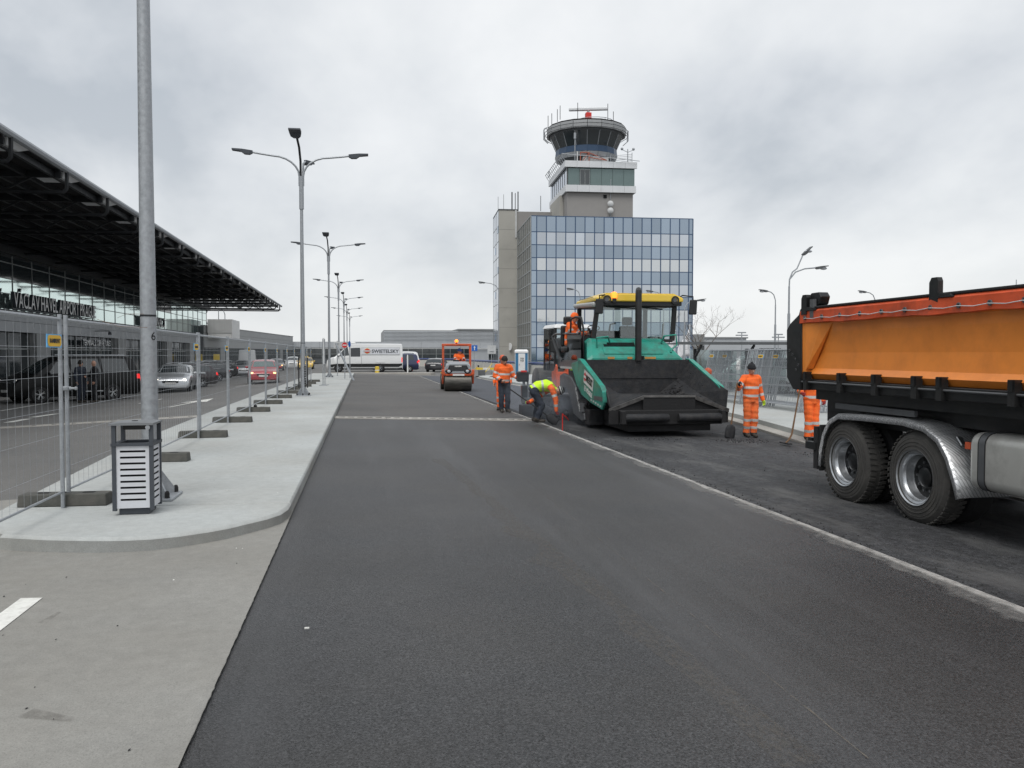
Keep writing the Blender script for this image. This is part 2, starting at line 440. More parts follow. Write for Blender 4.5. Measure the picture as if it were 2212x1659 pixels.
    def mesh(s, name, mats, smooth=False):
        me = bpy.data.meshes.new(name); me.from_pydata(s.v, [], s.f)
        for m in (mats if isinstance(mats, (list, tuple)) else [mats]): me.materials.append(MT[m] if isinstance(m, str) else m)
        if any(s.m): me.polygons.foreach_set('material_index', s.m)
        me.validate()
        import bmesh
        bm = bmesh.new(); bm.from_mesh(me); bmesh.ops.recalc_face_normals(bm, faces=bm.faces); bm.to_mesh(me); bm.free()
        if smooth:
            me.shade_smooth(); me.set_sharp_from_angle(angle=R(smooth if smooth is not True else 38))
        me.update(); return me
    def build(s, name, mats, parent=None, smooth=False, bev=0., loc=None, rot=None):
        o = bpy.data.objects.new(name, s.mesh(name, mats, smooth)); col.objects.link(o)
        if parent: o.parent = parent
        if loc is not None: o.location = loc
        if rot is not None: o.rotation_euler = rot
        if bev:
            b = o.modifiers.new('bevel', 'BEVEL'); b.width = bev; b.segments = 2; b.limit_method = 'ANGLE'; b.angle_limit = R(40)
        return o
def link(name, me, parent=None, loc=None, rot=None, scale=None):
    o = bpy.data.objects.new(name, me); col.objects.link(o)
    if parent: o.parent = parent
    if loc is not None: o.location = loc
    if rot is not None: o.rotation_euler = rot
    if scale is not None: o.scale = scale
    return o
def tag(o, label=None, cat=None, group=None, kind=None):
    if label: o['label'] = label
    if cat: o['category'] = cat
    if group: o['group'] = group
    if kind: o['kind'] = kind
    return o
def thing(name, label, cat, loc=(0, 0, 0), rz=0., group=None):
    o = bpy.data.objects.new(name, None); col.objects.link(o); o.empty_display_size = .2
    o.location = loc; o.rotation_euler = (0, 0, rz)
    return tag(o, label, cat, group)
def copy_tree(o, parent=None):
    c = o.copy(); col.objects.link(c); c.parent = parent
    for ch in o.children: copy_tree(ch, c)
    return c
def text_mb(body, size=1., depth=.01, bold=0., space=1., align='LEFT', mi=0):
    cu = bpy.data.curves.new('t', 'FONT'); cu.body = body; cu.size = size; cu.extrude = depth / 2; cu.offset = bold
    cu.space_character = space; cu.align_x = align; cu.resolution_u = 3
    o = bpy.data.objects.new('t', cu); col.objects.link(o)
    dg = bpy.context.evaluated_depsgraph_get(); dg.update()
    me = bpy.data.meshes.new_from_object(o.evaluated_get(dg))
    mb = MB().add([tuple(v.co) for v in me.vertices], [tuple(p.vertices) for p in me.polygons], mi)
    bpy.data.objects.remove(o); bpy.data.curves.remove(cu); bpy.data.meshes.remove(me)
    return mb
def basis(x, y, o):
    x, y = Vector(x).normalized(), Vector(y).normalized(); z = x.cross(y).normalized(); y = z.cross(x)
    M = Matrix((x, y, z)).transposed().to_4x4(); M.translation = Vector(o); return M
def arc(c, r, a0, a1, n, plane='xz'):
    out = []
    for i in range(n + 1):
        a = R(a0 + (a1 - a0) * i / n); p, q = r * math.cos(a), r * math.sin(a)
        out.append({'xz': (c[0]+p, c[1], c[2]+q), 'yz': (c[0], c[1]+p, c[2]+q), 'xy': (c[0]+p, c[1]+q, c[2])}[plane])
    return out
# ================================================================== ground
def sheet(name, xs, ys, zoff, m, label=None, kind='structure', zf=None, parent=None):
    mb = MB(); vs = []; zf = zf or gz
    for y in ys:
        for x in xs: vs.append((x, y, zf(x) + zoff))
    n = len(xs); fs = [(j*n+i, j*n+i+1, (j+1)*n+i+1, (j+1)*n+i) for j in range(len(ys)-1) for i in range(n-1)]
    mb.add(vs, fs); o = mb.build(name, m, parent)
    if not parent: tag(o, kind=kind)
    return o
def poly_sheet(name, pts, zoff, m, parent=None):
    o = MB().add([(p[0], p[1], gz(p[0]) + zoff) for p in pts], [tuple(range(len(pts)))]).build(name, m, parent)
    return o
gxs = [-3000, -400, -60, -21, -14, -10.4, -3.9, -0.75, 4.7, 14, 40, 120, 600, 3000]
sheet('ground', gxs, [-400, -20, 0, 60, 150, 400, 1200, 3500], -0.10, 'ground')
sheet('road_beside_terminal', [-40, -14, -10.4, -3.9, -3.2], [7.2, 60, 135], 0.0, 'asphalt_old')
sheet('concrete_apron', [-40, -14, -10.4, -3.9, -0.75, -0.745], [-12, 0, 4, 8, 10.5], 0.008, 'concrete_beige')
sheet('road_new_lane', [-0.75, 2, 4.68], [-12, 0, 22.4], -0.012, 'asphalt_new')
sheet('road_beyond_drain', [-0.75, 2, 4.68], [22.4, 40, 69.5], -0.012, 'asphalt_mid')
sheet('road_crossing', [-3.2, -0.75, 4.7, 9, 14, 30], [69.5, 100, 140], -0.014, 'asphalt_old')
# lanes right of the joint: milled bed in front of the paver, fresh mat behind it
sheet('road_milled_lane', [4.68, 7, 9, 13], [-12, 0, 10, 24.7], -0.045, 'asphalt_milled')
sheet('road_fresh_lane', [4.70, 7, 9, 12], [24.7, 40, 69.5], 0.004, 'asphalt_fresh')
def jag_strip(name, path, w0, w1, zoff, m, step=.25, seed=1):
    rr = random.Random(seed); mb = MB(); L_, R_ = [], []
    for (a, b) in zip(path[:-1], path[1:]):
        a, b = Vector(a), Vector(b); n = max(1, int((b-a).length / step)); d = (b-a).normalized(); nx = Vector((-d.y, d.x))
        for i in range(n):
            p = a.lerp(b, i / n); w = rr.uniform(w0, w1); q = p + nx * w * rr.uniform(.3, 1); r_ = p - nx * rr.uniform(.2, .4) * w0
            L_.append((q.x, q.y, gz(q.x) + zoff)); R_.append((r_.x, r_.y, gz(r_.x) + zoff))
    n = len(L_); mb.add(L_ + R_, [(i, i+1, n+i+1, n+i) for i in range(n-1)])
    return mb.build(name, m)
def noisy_mat(name, c, under, thr, scale, stretch, amt=1.):
    m, t, b = newmat(name); L = t.links
    tcn = t.nodes.new('ShaderNodeTexCoord'); mp = t.nodes.new('ShaderNodeMapping'); mp.inputs['Scale'].default_value = stretch
    L.new(tcn.outputs['Object'], mp.inputs[0])
    n = t.nodes.new('ShaderNodeTexNoise'); n.inputs['Scale'].default_value = scale; n.inputs['Detail'].default_value = 7; n.inputs['Roughness'].default_value = .7
    L.new(mp.outputs[0], n.inputs['Vector'])
    r = t.nodes.new('ShaderNodeMapRange'); r.inputs['From Min'].default_value = thr - .1; r.inputs['From Max'].default_value = thr + .2; r.inputs['To Max'].default_value = amt
    L.new(n.outputs['Fac'], r.inputs[0])
    tr = t.nodes.new('ShaderNodeBsdfTransparent'); mx = t.nodes.new('ShaderNodeMixShader')
    setin(b, 'Base Color', (*c, 1)); setin(b, 'Roughness', .9)
    L.new(r.outputs[0], mx.inputs[0]); L.new(tr.outputs[0], mx.inputs[1]); L.new(b.outputs[0], mx.inputs[2])
    L.new(mx.outputs[0], t.nodes['Material Output'].inputs[0])
    return m
MT['dust'] = noisy_mat('dust', (.36, .35, .33), None, .26, 9, (2, 1, 1), .85)
MT['dust_faint'] = noisy_mat('dust_faint', (.15, .135, .115), None, .5, 14, (2, 1, 1), .35)
MT['dust_wide'] = noisy_mat('dust_wide', (.22, .216, .208), None, .46, 16, (2.2, 1, 1), .4)
MT['chalk'] = noisy_mat('chalk', (.22, .185, .135), None, .52, 6, (1, 1, 1), .6)
jx = 4.66
def edge_dust(name, x0, wid, c, spread, amt):
    """dust lying against the joint: thick at the cut, thinning out unevenly to the left"""
    m, t, b = newmat(name); L = t.links
    tcn = t.nodes.new('ShaderNodeTexCoord'); sp = t.nodes.new('ShaderNodeSeparateXYZ'); L.new(tcn.outputs['Object'], sp.inputs[0])
    def mth(op, p, q, cl=False):
        n = t.nodes.new('ShaderNodeMath'); n.operation = op; n.use_clamp = cl
        for i, v in enumerate((p, q)):
            if isinstance(v, (int, float)): n.inputs[i].default_value = v
            else: L.new(v, n.inputs[i])
        return n.outputs[0]
    def nz(sc, st, det=8):
        mp = t.nodes.new('ShaderNodeMapping'); mp.inputs['Scale'].default_value = st; L.new(tcn.outputs['Object'], mp.inputs[0])
        n = t.nodes.new('ShaderNodeTexNoise'); n.inputs['Scale'].default_value = sc; n.inputs['Detail'].default_value = det; n.inputs['Roughness'].default_value = .68; L.new(mp.outputs[0], n.inputs['Vector']); return n.outputs['Fac']
    d = mth('SUBTRACT', x0, sp.outputs[0])
    lim = mth('ADD', wid, mth('MULTIPLY', mth('SUBTRACT', nz(1.3, (1, 1, 1)), .5), spread))
    al = mth('DIVIDE', mth('SUBTRACT', lim, d), .06, True)
    al = mth('MULTIPLY', al, mth('MULTIPLY', mth('SUBTRACT', nz(16., (1, .6, 1)), .22, True), 2.1, True))
    al = mth('MULTIPLY', al, amt)
    setin(b, 'Base Color', (*c, 1)); setin(b, 'Roughness', .92)
    tr = t.nodes.new('ShaderNodeBsdfTransparent'); mx = t.nodes.new('ShaderNodeMixShader')
    L.new(al, mx.inputs[0]); L.new(tr.outputs[0], mx.inputs[1]); L.new(b.outputs[0], mx.inputs[2]); L.new(mx.outputs[0], t.nodes['Material Output'].inputs[0])
    return m
MT['dust_edge'] = edge_dust('dust_edge', jx + .02, .125, (.46, .45, .43), .2, 1.)
MT['dust_far'] = edge_dust('dust_far', jx + .02, .24, (.25, .245, .236), .8, .65)
for (nm, mm, zo, wd) in (('joint_dust_spread', 'dust_far', -.009, .75), ('joint_dust', 'dust_edge', -.005, .3)):
    sheet(nm, [jx - wd, jx + .02], [-8, 20, 69], zo, mm)
o = jag_strip('apron_edge', [(-.746, 8.5), (-.746, -8)], .002, .006, .007, 'concrete_beige', .045, 17); tag(o, kind='structure')
a, b = GP(1115, 1018), GP(1905, 1659)
o = jag_strip('chalk_line', [(a.x, a.y), (b.x, b.y)], .006, .012, -.006, 'chalk', .1, 9); tag(o, kind='structure')
o = jag_strip('tyre_dust', [(1.9, 3.2), (1.25, 14)], .15, .35, -.008, 'dust_faint', .3, 11); tag(o, kind='structure')
# dark wet edge of the fresh mat
o = MB().add([(4.74,24.8,gz(4.7)+.008),(4.84,24.8,gz(4.7)+.008),(4.80,36,gz(4.7)+.008),(4.72,36,gz(4.7)+.008)], [(0,1,2,3)]).build('tack_coat_edge', 'tar'); tag(o, kind='structure')
# loose crumbs of asphalt on the milled lane
rr = random.Random(4); mb = MB()
for i in range(520):
    y = 4 + 15.5 * rr.random() ** .8; x = 4.72 + rr.random() ** 1.4 * 4.6; s_ = rr.uniform(.004, .014) * (2.2 if rr.random() < .08 else 1)
    z = gz(x) - .045 + s_ * .3
    q = [(x + s_*rr.uniform(.6, 1)*math.cos(a_), y + s_*rr.uniform(.6, 1)*math.sin(a_), z - s_*.4) for a_ in (0, 1.6, 3.1, 4.7)]
    mb.add(q + [(x, y, z + s_ * .6)], [(0,1,4), (1,2,4), (2,3,4), (3,0,4)])
for (cx, cy, n_) in ((8.2, 17.2, 160), (6.4, 17.6, 60), (8.6, 14.6, 60)):
    for i in range(n_):
        x, y = cx + rr.gauss(0, .35), cy + rr.gauss(0, .22); s_ = rr.uniform(.008, .03); z = gz(x) - .045 + s_ * .3
        q = [(x + s_*rr.uniform(.6, 1)*math.cos(a_), y + s_*rr.uniform(.6, 1)*math.sin(a_), z - s_*.4) for a_ in (0, 1.6, 3.1, 4.7)]
        mb.add(q + [(x, y, z + s_ * .6)], [(0,1,4), (1,2,4), (2,3,4), (3,0,4)])
for i in range(420):
    x, y = 4.76 + abs(rr.gauss(0, .10)), rr.uniform(4.5, 20); s_ = rr.uniform(.005, .022); z = gz(x) - .045 + s_ * .3
    q = [(x + s_*rr.uniform(.6, 1)*math.cos(a_), y + s_*rr.uniform(.6, 1)*math.sin(a_), z - s_*.4) for a_ in (0, 1.6, 3.1, 4.7)]
    mb.add(q + [(x, y, z + s_ * .6)], [(0,1,4), (1,2,4), (2,3,4), (3,0,4)])
tag(mb.build('asphalt_crumbs', 'tar'), 'loose dark asphalt crumbs scattered over the milled lane', 'rubble', kind='stuff')
# litter specks on the apron and the lane
rr = random.Random(8); mb = MB()
for i in range(40):
    x, y = rr.uniform(-4, -0.9), rr.uniform(2.5, 8.2); s_ = rr.uniform(.003, .008)
    z = gz(x) + .008 + .003; an = rr.uniform(0, 3)
    mb.add([(x+s_*math.cos(an+k), y+s_*math.sin(an+k)*1.4, z + (0 if k else .004)) for k in (0, 1.6, 3.1, 4.7)], [(0,1,2,3)], 0 if rr.random() < .55 else 1)
for i in range(40):
    x, y = rr.uniform(-3.4, -0.95), rr.uniform(9, 22); s_ = rr.uniform(.005, .014); z = .124
    an = rr.uniform(0, 3); mb.add([(x+s_*math.cos(an+k), y+s_*math.sin(an+k)*1.4, z) for k in (0, 1.6, 3.1, 4.7)], [(0,1,2,3)], 0 if rr.random() < .6 else 1)
for (u, v) in ((663, 1360), (62, 1182), (203, 1182)):
    p = GP(u, v); mb.box(p.x-.014, p.x+.014, p.y-.006, p.y+.006, p.z+.006, p.z+.014, 1)
tag(mb.build('litter', ['tar', 'paint_white']), 'tiny scraps and pebbles lying on the concrete', 'litter', kind='stuff')
# white painted dash, lower left corner
a, b = GP(45, 1296), GP(92, 1295); c, d = GP(0, 1335), GP(0, 1367)
d1 = (d - b).normalized()
tag(poly_sheet('painted_dash', [a, b, b + d1 * 2.2, a + d1 * 2.2], .013, 'paint_white'), kind='structure')
# oil marks on apron: thin stains
MT['stain'] = noisy_mat('stain', (.13, .12, .105), None, .50, 6, (1, 1, 1), .4)
for (u0, v0, u1, v1, w) in ((55, 1545, 160, 1560, .05), (90, 1350, 130, 1325, .03)):
    p, q = GP(u0, v0), GP(u1, v1); n_ = Vector((-(q-p).y, (q-p).x, 0)).normalized() * w
    tag(poly_sheet('oil_stain', [p-n_, q-n_*.4, q+n_*.4, p+n_], .012, 'stain'), kind='structure')

# ---- left traffic island: slabs parted by joints
isl = thing('traffic_island', None, None); tag(isl, kind='structure')
nose = [(-0.76, 8.62)]
for uv in ((606, 1133), (575, 1144), (540, 1153), (495, 1165), (450, 1174), (390, 1184), (330, 1191), (265, 1195), (200, 1196), (100, 1195), (0, 1190)):
    p = GP(*uv); nose.append((min(p.x, -.77), p.y))
nose += [(-3.1, 7.85), (-3.4, 8.2), (-3.56, 8.7)]
def ilx(y): return -3.58 - .5 * min(1, max(0, (y - 9) / 8))
def slab(name, pts):
    # chamfered edge: outer ring a little lower than the top
    n = len(pts); c = Vector((sum(p[0] for p in pts)/n, sum(p[1] for p in pts)/n))
    P = [Vector(p) for p in pts]
    inner = []
    for i in range(n):
        a, b, d = P[i-1], P[i], P[(i+1) % n]; t_ = ((b-a).normalized() + (d-b).normalized()).normalized(); nn = Vector((-t_.y, t_.x))
        if nn.dot(c - b) < 0: nn = -nn
        inner.append(b + nn * .03)
    mb = MB()
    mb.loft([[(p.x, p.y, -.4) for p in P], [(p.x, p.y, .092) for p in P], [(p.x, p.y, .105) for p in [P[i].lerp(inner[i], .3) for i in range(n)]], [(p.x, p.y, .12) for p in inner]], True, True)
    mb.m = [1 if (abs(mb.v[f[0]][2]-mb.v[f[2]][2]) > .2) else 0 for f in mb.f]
    return mb.build(name, ['concrete_light', 'kerb_shade_stain'], isl, smooth=30)
slab('slab', nose + [(-3.58, 9.0), (-0.76, 8.86)][0:1] + [(-3.58, 9.02), (-0.755, 8.88)][1:])
ys = [9.04, 22.6, 37.0, 52.0, 69.4]
for j in range(4):
    y0, y1 = ys[j] + (0 if j == 0 else .014), ys[j+1] - .014
    slab('slab', [(-0.755, y0 - (.15 if j == 0 else 0)), (-0.755, y1), (ilx(y1), y1), (ilx((y0+y1)/2), (y0+y1)/2), (ilx(y0), y0)])
# ---- drain channel across the lanes
dr = thing('drain_channel', None, None); tag(dr, kind='structure')
for (x0, x1, yc, m) in ((-0.75, 4.66, 22.35, 'concrete_strip'), (-14, -4.1, 24.2, 'concrete_strip')):
    n = 6 if x1 < 0 or x0 > 4 else 4
    for i in range(n):
        a, b = x0 + (x1-x0)*i/n, x0 + (x1-x0)*(i+1)/n - .012
        MB().hexa([(a, yc-.33, gz(a)-.05), (b, yc-.33, gz(b)-.05), (b, yc+.33, gz(b)-.05), (a, yc+.33, gz(a)-.05)],
                  [(a, yc-.33, gz(a)+.010), (b, yc-.33, gz(b)+.010), (b, yc+.33, gz(b)+.010), (a, yc+.33, gz(a)+.010)]).build('channel_stone', m, dr)
mb = MB()
x = -.65
while x < 4.5:
    mb.box(x, x+.16, 22.3, 22.36, gz(x)-.0, gz(x)+.0145); x += .24
x = -13.8
while x < -4.3:
    mb.box(x, x+.2, 24.15, 24.24, gz(x)-.0, gz(x)+.0155); x += .5
tag(mb.build('grating_slot', 'void', dr), kind='stuff')
# ---- lane markings on the terminal road
def mark(name, pts, label=None, zo=.006):
    tag(poly_sheet(name, pts, zo, 'paint_white'), kind='structure')
def gline(u0, v0, u1, v1, w):
    p, q = GP(u0, v0), GP(u1, v1); d = (q-p).normalized(); n_ = Vector((-d.y, d.x, 0)) * w/2
    return [p-n_, q-n_, q+n_, p+n_]
pa = GP(365, 880); pb = GP(425, 868)
dv = (pb-pa).normalized(); nv = Vector((-dv.y, dv.x, 0)); LA = 5.2
mark('lane_arrow', [pa+nv*.06, pa-nv*.06, pa+dv*(LA*.55)-nv*.06, pa+dv*(LA*.5)-nv*.5, pa+dv*LA, pa+dv*(LA*.5)+nv*.5, pa+dv*(LA*.55)+nv*.06][::-1])
for (u0, v0, u1, v1, w) in ((0, 888, 300, 838, .12), (300, 838, 545, 810, .12), (18, 913, 60, 905, .3), (70, 902, 122, 894, .3), (300, 872, 350, 862, .1), (510, 835, 548, 831, .14)):
    mark('lane_marking', gline(u0, v0, u1, v1, w))
# ---- right pavement with a gutter course and raised kerb
KR = [(8.45, -8), (8.55, 9), (8.80, 13.5), (9.15, 15.1), (9.61, 17.6), (10.25, 21.0), (10.6, 23.3), (10.85, 26.2), (10.75, 31), (10.3, 38), (9.15, 48.3), (8.75, 58), (8.7, 64.5), (8.95, 67.3)]
pv = thing('pavement_by_car_park', None, None); tag(pv, kind='structure')
def off(P, d): 
    out = []
    for i, p in enumerate(P):
        a, b = Vector(P[max(0, i-1)]), Vector(P[min(len(P)-1, i+1)]); t_ = (b-a).normalized(); n_ = Vector((t_.y, -t_.x))
        out.append((p[0]+n_.x*d, p[1]+n_.y*d))
    return out
K1, K2 = off(KR, .34), off(KR, .52)
def strip(A, B, z0a, z1a, z1b, name, m, segs=True):
    for i in range(len(A)-1):
        MB().hexa([(*A[i], gz(A[i][0])-.3), (*B[i], gz(B[i][0])-.3), (*B[i+1], gz(B[i+1][0])-.3), (*A[i+1], gz(A[i+1][0])-.3)],
                  [(*A[i], gz(9)+z1a), (*B[i], gz(9)+z1b), (*B[i+1], gz(9)+z1b), (*A[i+1], gz(9)+z1a)]).build(name, m, pv, bev=.012)
strip(KR, K1, 0, -.002, .012, 'gutter_stone', 'concrete_strip')
strip(K1, K2, 0, .135, .145, 'kerb_stone', 'concrete_light')
pol = K2 + [(12.5, 68.5), (17.5, 67), (17.5, -8)]
mb = MB(); ps = [Vector(p) for p in K2]
for i in range(len(ps)-1):
    mb.add([(ps[i].x, ps[i].y, gz(9)+.142), (17.5, ps[i].y, gz(9)+.142), (17.5, ps[i+1].y, gz(9)+.142), (ps[i+1].x, ps[i+1].y, gz(9)+.142)], [(0,1,2,3)])
mb.box(17.5, 17.62, -8, 67.3, gz(9)-.2, gz(9)+.145)
mb.add([(ps[-1].x, ps[-1].y, gz(9)+.142), (17.5, 67.3, gz(9)+.142), (14.5, 70.5, gz(9)+.142), (10.2, 69.4, gz(9)+.142)], [(0,1,2,3)])
mb.build('paving', 'concrete_light', pv)
sheet('car_park', [17.6, 60, 160], [-8, 60, 160], 0.0, 'asphalt_old')
# small end island in front of the white van
ei = MB().prism([(-3.3, 74.6), (5.9, 73.6), (6.35, 74.3), (5.9, 75.6), (-3.3, 76.2)], 'z', -.5, .02).build('kerb_island', 'concrete_strip', bev=.03); tag(ei, kind='structure')
tag(MB().prism([(-60, 6), (-15.6, 6), (-15.6, 106), (-13.0, 150), (-13, 180), (-60, 180)], 'z', -.6, -.24).build('pavement_by_terminal', 'concrete_strip'), kind='structure')
# ================================================================== terminal with the big dark canopy
FX = -21.0
YE = XP(446, 700, FX).y
Z_A, Z_B, Z_S = 4.32, 3.02, 8.0
YB = 14.0
term = thing('terminal_building', 'glass fronted airport terminal under a huge dark canopy roof', 'building', (FX, YB, -.26))
def T(x, y, z): return (x - FX, y - YB, z + .26)
def tbox(mb, x0, x1, y0, y1, z0, z1, mi=0): return mb.box(x0-FX, x1-FX, y0-YB, y1-YB, z0+.26, z1+.26, mi)
# core behind the glass
mb = MB(); tbox(mb, -60, -24.5, YB, YE-1.5, -.26, 3.6); tbox(mb, -60, -52, YB, YE-1.5, 3.6, 8.2); mb.build('wall', 'clad_dark', term)
mb = MB(); tbox(mb, -52, FX-.15, YB, YE, 4.0, 4.24); mb.build('floor_slab', 'clad_grey', term)
mb = MB(); tbox(mb, -24.4, FX-.05, YB, YE-.1, -.26, -.1); mb.build('ground_floor', 'clad_dark', term)
# panes: three rows of upper glazing
PWID = 3.02; n = int((YE - YB) / PWID); y0 = YE - n * PWID
rows = [(Z_A, 6.2, 'pane_teal'), (6.2, 7.15, 'pane_smoke'), (7.15, 7.95, 'pane_smoke')]  # reflections put into the colour: pale sky row, dark canopy rows above
pm = {}
for (a, b, m) in rows:
    pm[(a, b)] = MB().box(-.03, 0, .03, PWID-.03, .03, b-a-.03).mesh('pane', m)
lit = MB().box(-.03, 0, .03, PWID-.03, .03, rows[1][1]-rows[1][0]-.03).mesh('pane', 'pane_teal')  # pale end panes: sky through the corner put into the glass colour
lit2 = MB().box(-.03, 0, .03, PWID-.03, .03, rows[2][1]-rows[2][0]-.03).mesh('pane', 'pane_teal')
for j in range(n):
    for r_, (a, b, m) in enumerate(rows):
        me = pm[(a, b)]
        if j >= n - 7 and r_ == 1: me = lit
        if j >= n - 7 and r_ == 2: me = lit2
        link('pane', me, term, T(FX, y0 + j*PWID, a))
MBv = MB().box(-.10, .035, -.028, .028, 0, 7.95 - Z_A).mesh('mullion', 'mullion_grey')
for j in range(n + 1): link('mullion', MBv, term, T(FX, y0 + j*PWID, Z_A))
MBh = MB().box(-.06, .02, 0, YE-y0, -.028, .028).mesh('transom', 'mullion_grey')
for z in (Z_A, 5.3, 6.2, 7.15, 7.95): link('transom', MBh, term, T(FX, y0, z))
# end wall of glass (facing the far side) and roof trusses seen inside
for j in range(8):
    link('pane', MB().box(.03, 2.97, -.03, 0, .03, 3.2).mesh('pane', 'pane_teal') if j == 0 else bpy.data.meshes['pane_end'], term, T(FX - 3*(j+1), YE, Z_A)) if j else None
    if j == 0:
        me = MB().box(.03, 2.97, -.03, 0, .03, 3.2).mesh('pane_end', 'pane_teal'); me.name = 'pane_end'; link('pane', me, term, T(FX-3, YE, Z_A))
for j in range(n//2 + 1):
    y = y0 + j*2*PWID + .2; mb = MB()
    for (xa, za, xb, zb) in ((-21.6, 4.8, -23.5, 7.7), (-25.5, 4.8, -23.5, 7.7), (-21.6, 6.2, -27, 6.2), (-21.6, 4.8, -21.6, 7.9)):
        mb.bar(T(xa, y, za), T(xb, y, zb), .22)
    mb.bar(T(-22, y, 6.0), T(-22, y+PWID*2, 7.8), .14); mb.bar(T(-22, y+PWID*2, 6.0), T(-22, y, 7.8), .14)
    mb.build('truss_column', 'steel_dark', term)
# cladding band between the storeys
cp = [MB().box(-.25, .10, .015, PWID-.015, 0.012, (Z_A-Z_B)/2-.012).mesh('cladding_panel', 'clad_light')]
for j in range(n):
    for k in range(2): link('cladding_panel', cp[0], term, T(FX, y0+j*PWID, Z_B + k*(Z_A-Z_B)/2))
mb = MB(); tbox(mb, FX-.3, FX+.45, y0, YE, Z_A-.12, Z_A-.02); mb.build('ledge', 'clad_dark', term)
# ground floor: dark glass between grey piers
lp = MB().box(-.03, 0, .03, PWID-.03, .03, Z_B+.22).mesh('pane', 'pane_smoke')
pier = MB().box(-.2, .25, 0, PWID*.8, 0, Z_B+.26).mesh('pier', 'clad_mid')
lmul = MB().box(-.05, .05, -.04, .04, 0, Z_B+.26).mesh('mullion', 'mullion_grey')
for j in range(n):
    link('pane', lp, term, T(FX-.35, y0+j*PWID, -.26))
    link('mullion', lmul, term, T(FX-.33, y0+j*PWID, -.26))
    if j % 6 in (2,) or j > n-5: link('pier', pier, term, T(FX-.1, y0+j*PWID+.2, -.26))
mb = MB(); tbox(mb, FX-.34, FX-.28, y0, YE, 1.95, 2.05); mb.build('transom', 'mullion_grey', term)
# canopy
XC = YP(608, 661, YE + 2.2).x; ZC = 8.45; YT = YE + 2.2
RISE = .40 / (YT - 24.)
def zc(y): return ZC + (YT - y) * RISE
cano = MB()
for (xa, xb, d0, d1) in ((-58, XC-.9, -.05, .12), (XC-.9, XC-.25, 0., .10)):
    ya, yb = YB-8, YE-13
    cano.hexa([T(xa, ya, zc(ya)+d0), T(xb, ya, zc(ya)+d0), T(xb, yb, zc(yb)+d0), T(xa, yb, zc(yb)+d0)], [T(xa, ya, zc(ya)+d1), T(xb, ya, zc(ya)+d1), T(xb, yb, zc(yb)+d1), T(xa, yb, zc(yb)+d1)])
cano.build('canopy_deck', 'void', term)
mb = MB(); mb.tube([T(XC, YB-8, zc(YB-8)+.05), T(XC, YT, ZC-.05)], .13, 8); mb.build('canopy_edge', 'galv_dull', term, smooth=True)
mb = MB(); tbox(mb, FX-.4, FX+.5, YB-8, YE+.4, 7.62, 8.05); mb.build('eaves_beam', 'steel_dark', term)
brk = MB(); L_ = abs(FX - XC)
brk.tube([(0, 0, 0), (0, 0, -.35), (-.02, 0, -.72), (-.12, 0, -.84), (-.3, 0, -.86), (-L_, 0, -.86)], .075, 6)
brk.bar((-.2, 0, -.15), (-L_, 0, -.25), .12, .3); brk.bar((-1.2, 0, -.25), (-2.2, 0, -.8), .08); brk.bar((-3.2, 0, -.25), (-2.2, 0, -.8), .08); brk.bar((-5.5, 0, -.25), (-4.5, 0, -.8), .08); brk.bar((-3.5, 0, -.25), (-4.5, 0, -.8), .08)
bme = brk.mesh('bracket', 'steel_dark', smooth=True)
wb = MB().hexa([(-1.3,-.5,-.1),(-.3,-.5,-.1),(-.3,.5,-.1),(-1.3,.5,-.1)], [(-1.0,-.9,.05),(-.1,-.9,.05),(-.1,.9,.05),(-1.0,.9,.05)]).mesh('painted_sky_gap', 'clad_white')  # white blocks painted in for bright sky gaps beside the brackets
y = YB - 5
while y < YT:
    link('bracket', bme, term, T(XC, y, zc(y)))
    if y < YE - 14: link('painted_sky_gap', wb, term, T(XC, y + .9, zc(y)-.12))
    y += 5.2
pur = MB(); pur.box(-.07, .07, 0, YT-YB+8, -.22, .0); pme = pur.mesh('purlin', 'steel_dark')
for k in range(13): link('purlin', pme, term, T(XC - .5 - k*1.0, YB-8, zc(YB-8)-.06), (-math.atan(RISE), 0, 0))
sl = MB().box(-14, 0, -.10, .10, -.03, .0).mesh('louvre', 'steel_dark')
y = YE - 13
while y < YT: link('louvre', sl, term, T(XC-.05, y, zc(y)+.06)); y += 1.3 if y < YE-8 else 2.3
mb = MB(); tbox(mb, -30, XC-.1, YT-.14, YT, ZC-.62, ZC-.5); tbox(mb, -30, XC-.6, YT-.12, YT-.02, ZC-.12, ZC)
for k in range(9): mb.bar(T(XC-1-k*1.5, YT-.07, ZC-.55), T(XC-1.7-k*1.5, YT-.07, ZC-.05), .08)
mb.build('end_truss', 'steel_dark', term)
# roof sign letters: each letter a piece of the sign
def facade_sign(name, label, word, ya, yb, zb, h, dpt, x):
    s = thing(name, label, 'sign', (x, ya, zb))
    # measure widths
    cur = 0.; parts = []
    for ch in word:
        if ch == ' ': cur += .30; continue
        mb = text_mb(ch, 1.35, .2, bold=.012); xs = [p[0] for p in mb.v]; w_ = max(xs) - min(xs)
        mb.v = [(p[0]-min(xs)+cur, p[1], p[2]) for p in mb.v]; parts.append(mb); cur += w_ + .085
    sc = (yb - ya) / cur
    for mb in parts:
        mb.v = [(p[2]*dpt/.2, p[0]*sc, p[1]*h) for p in mb.v]
        front = max(p[0] for p in mb.v)
        mb.m = [0 if all(abs(mb.v[i][0]-front) < 1e-4 for i in f) else 1 for f in mb.f]
        o = mb.build('letter', ['letter_grey', 'anthracite'], s)
    fr = MB(); fr.box(-.05, 0, 0, yb-ya, -.12, -.06); fr.box(-.05, 0, 0, yb-ya, h*.5, h*.5+.05)
    k = 0.
    while k < yb-ya: fr.bar((0, k, -.1), (-.45, k, -.1), .05); k += 1.2
    fr.build('sign_frame', 'anthracite', s)
    return s
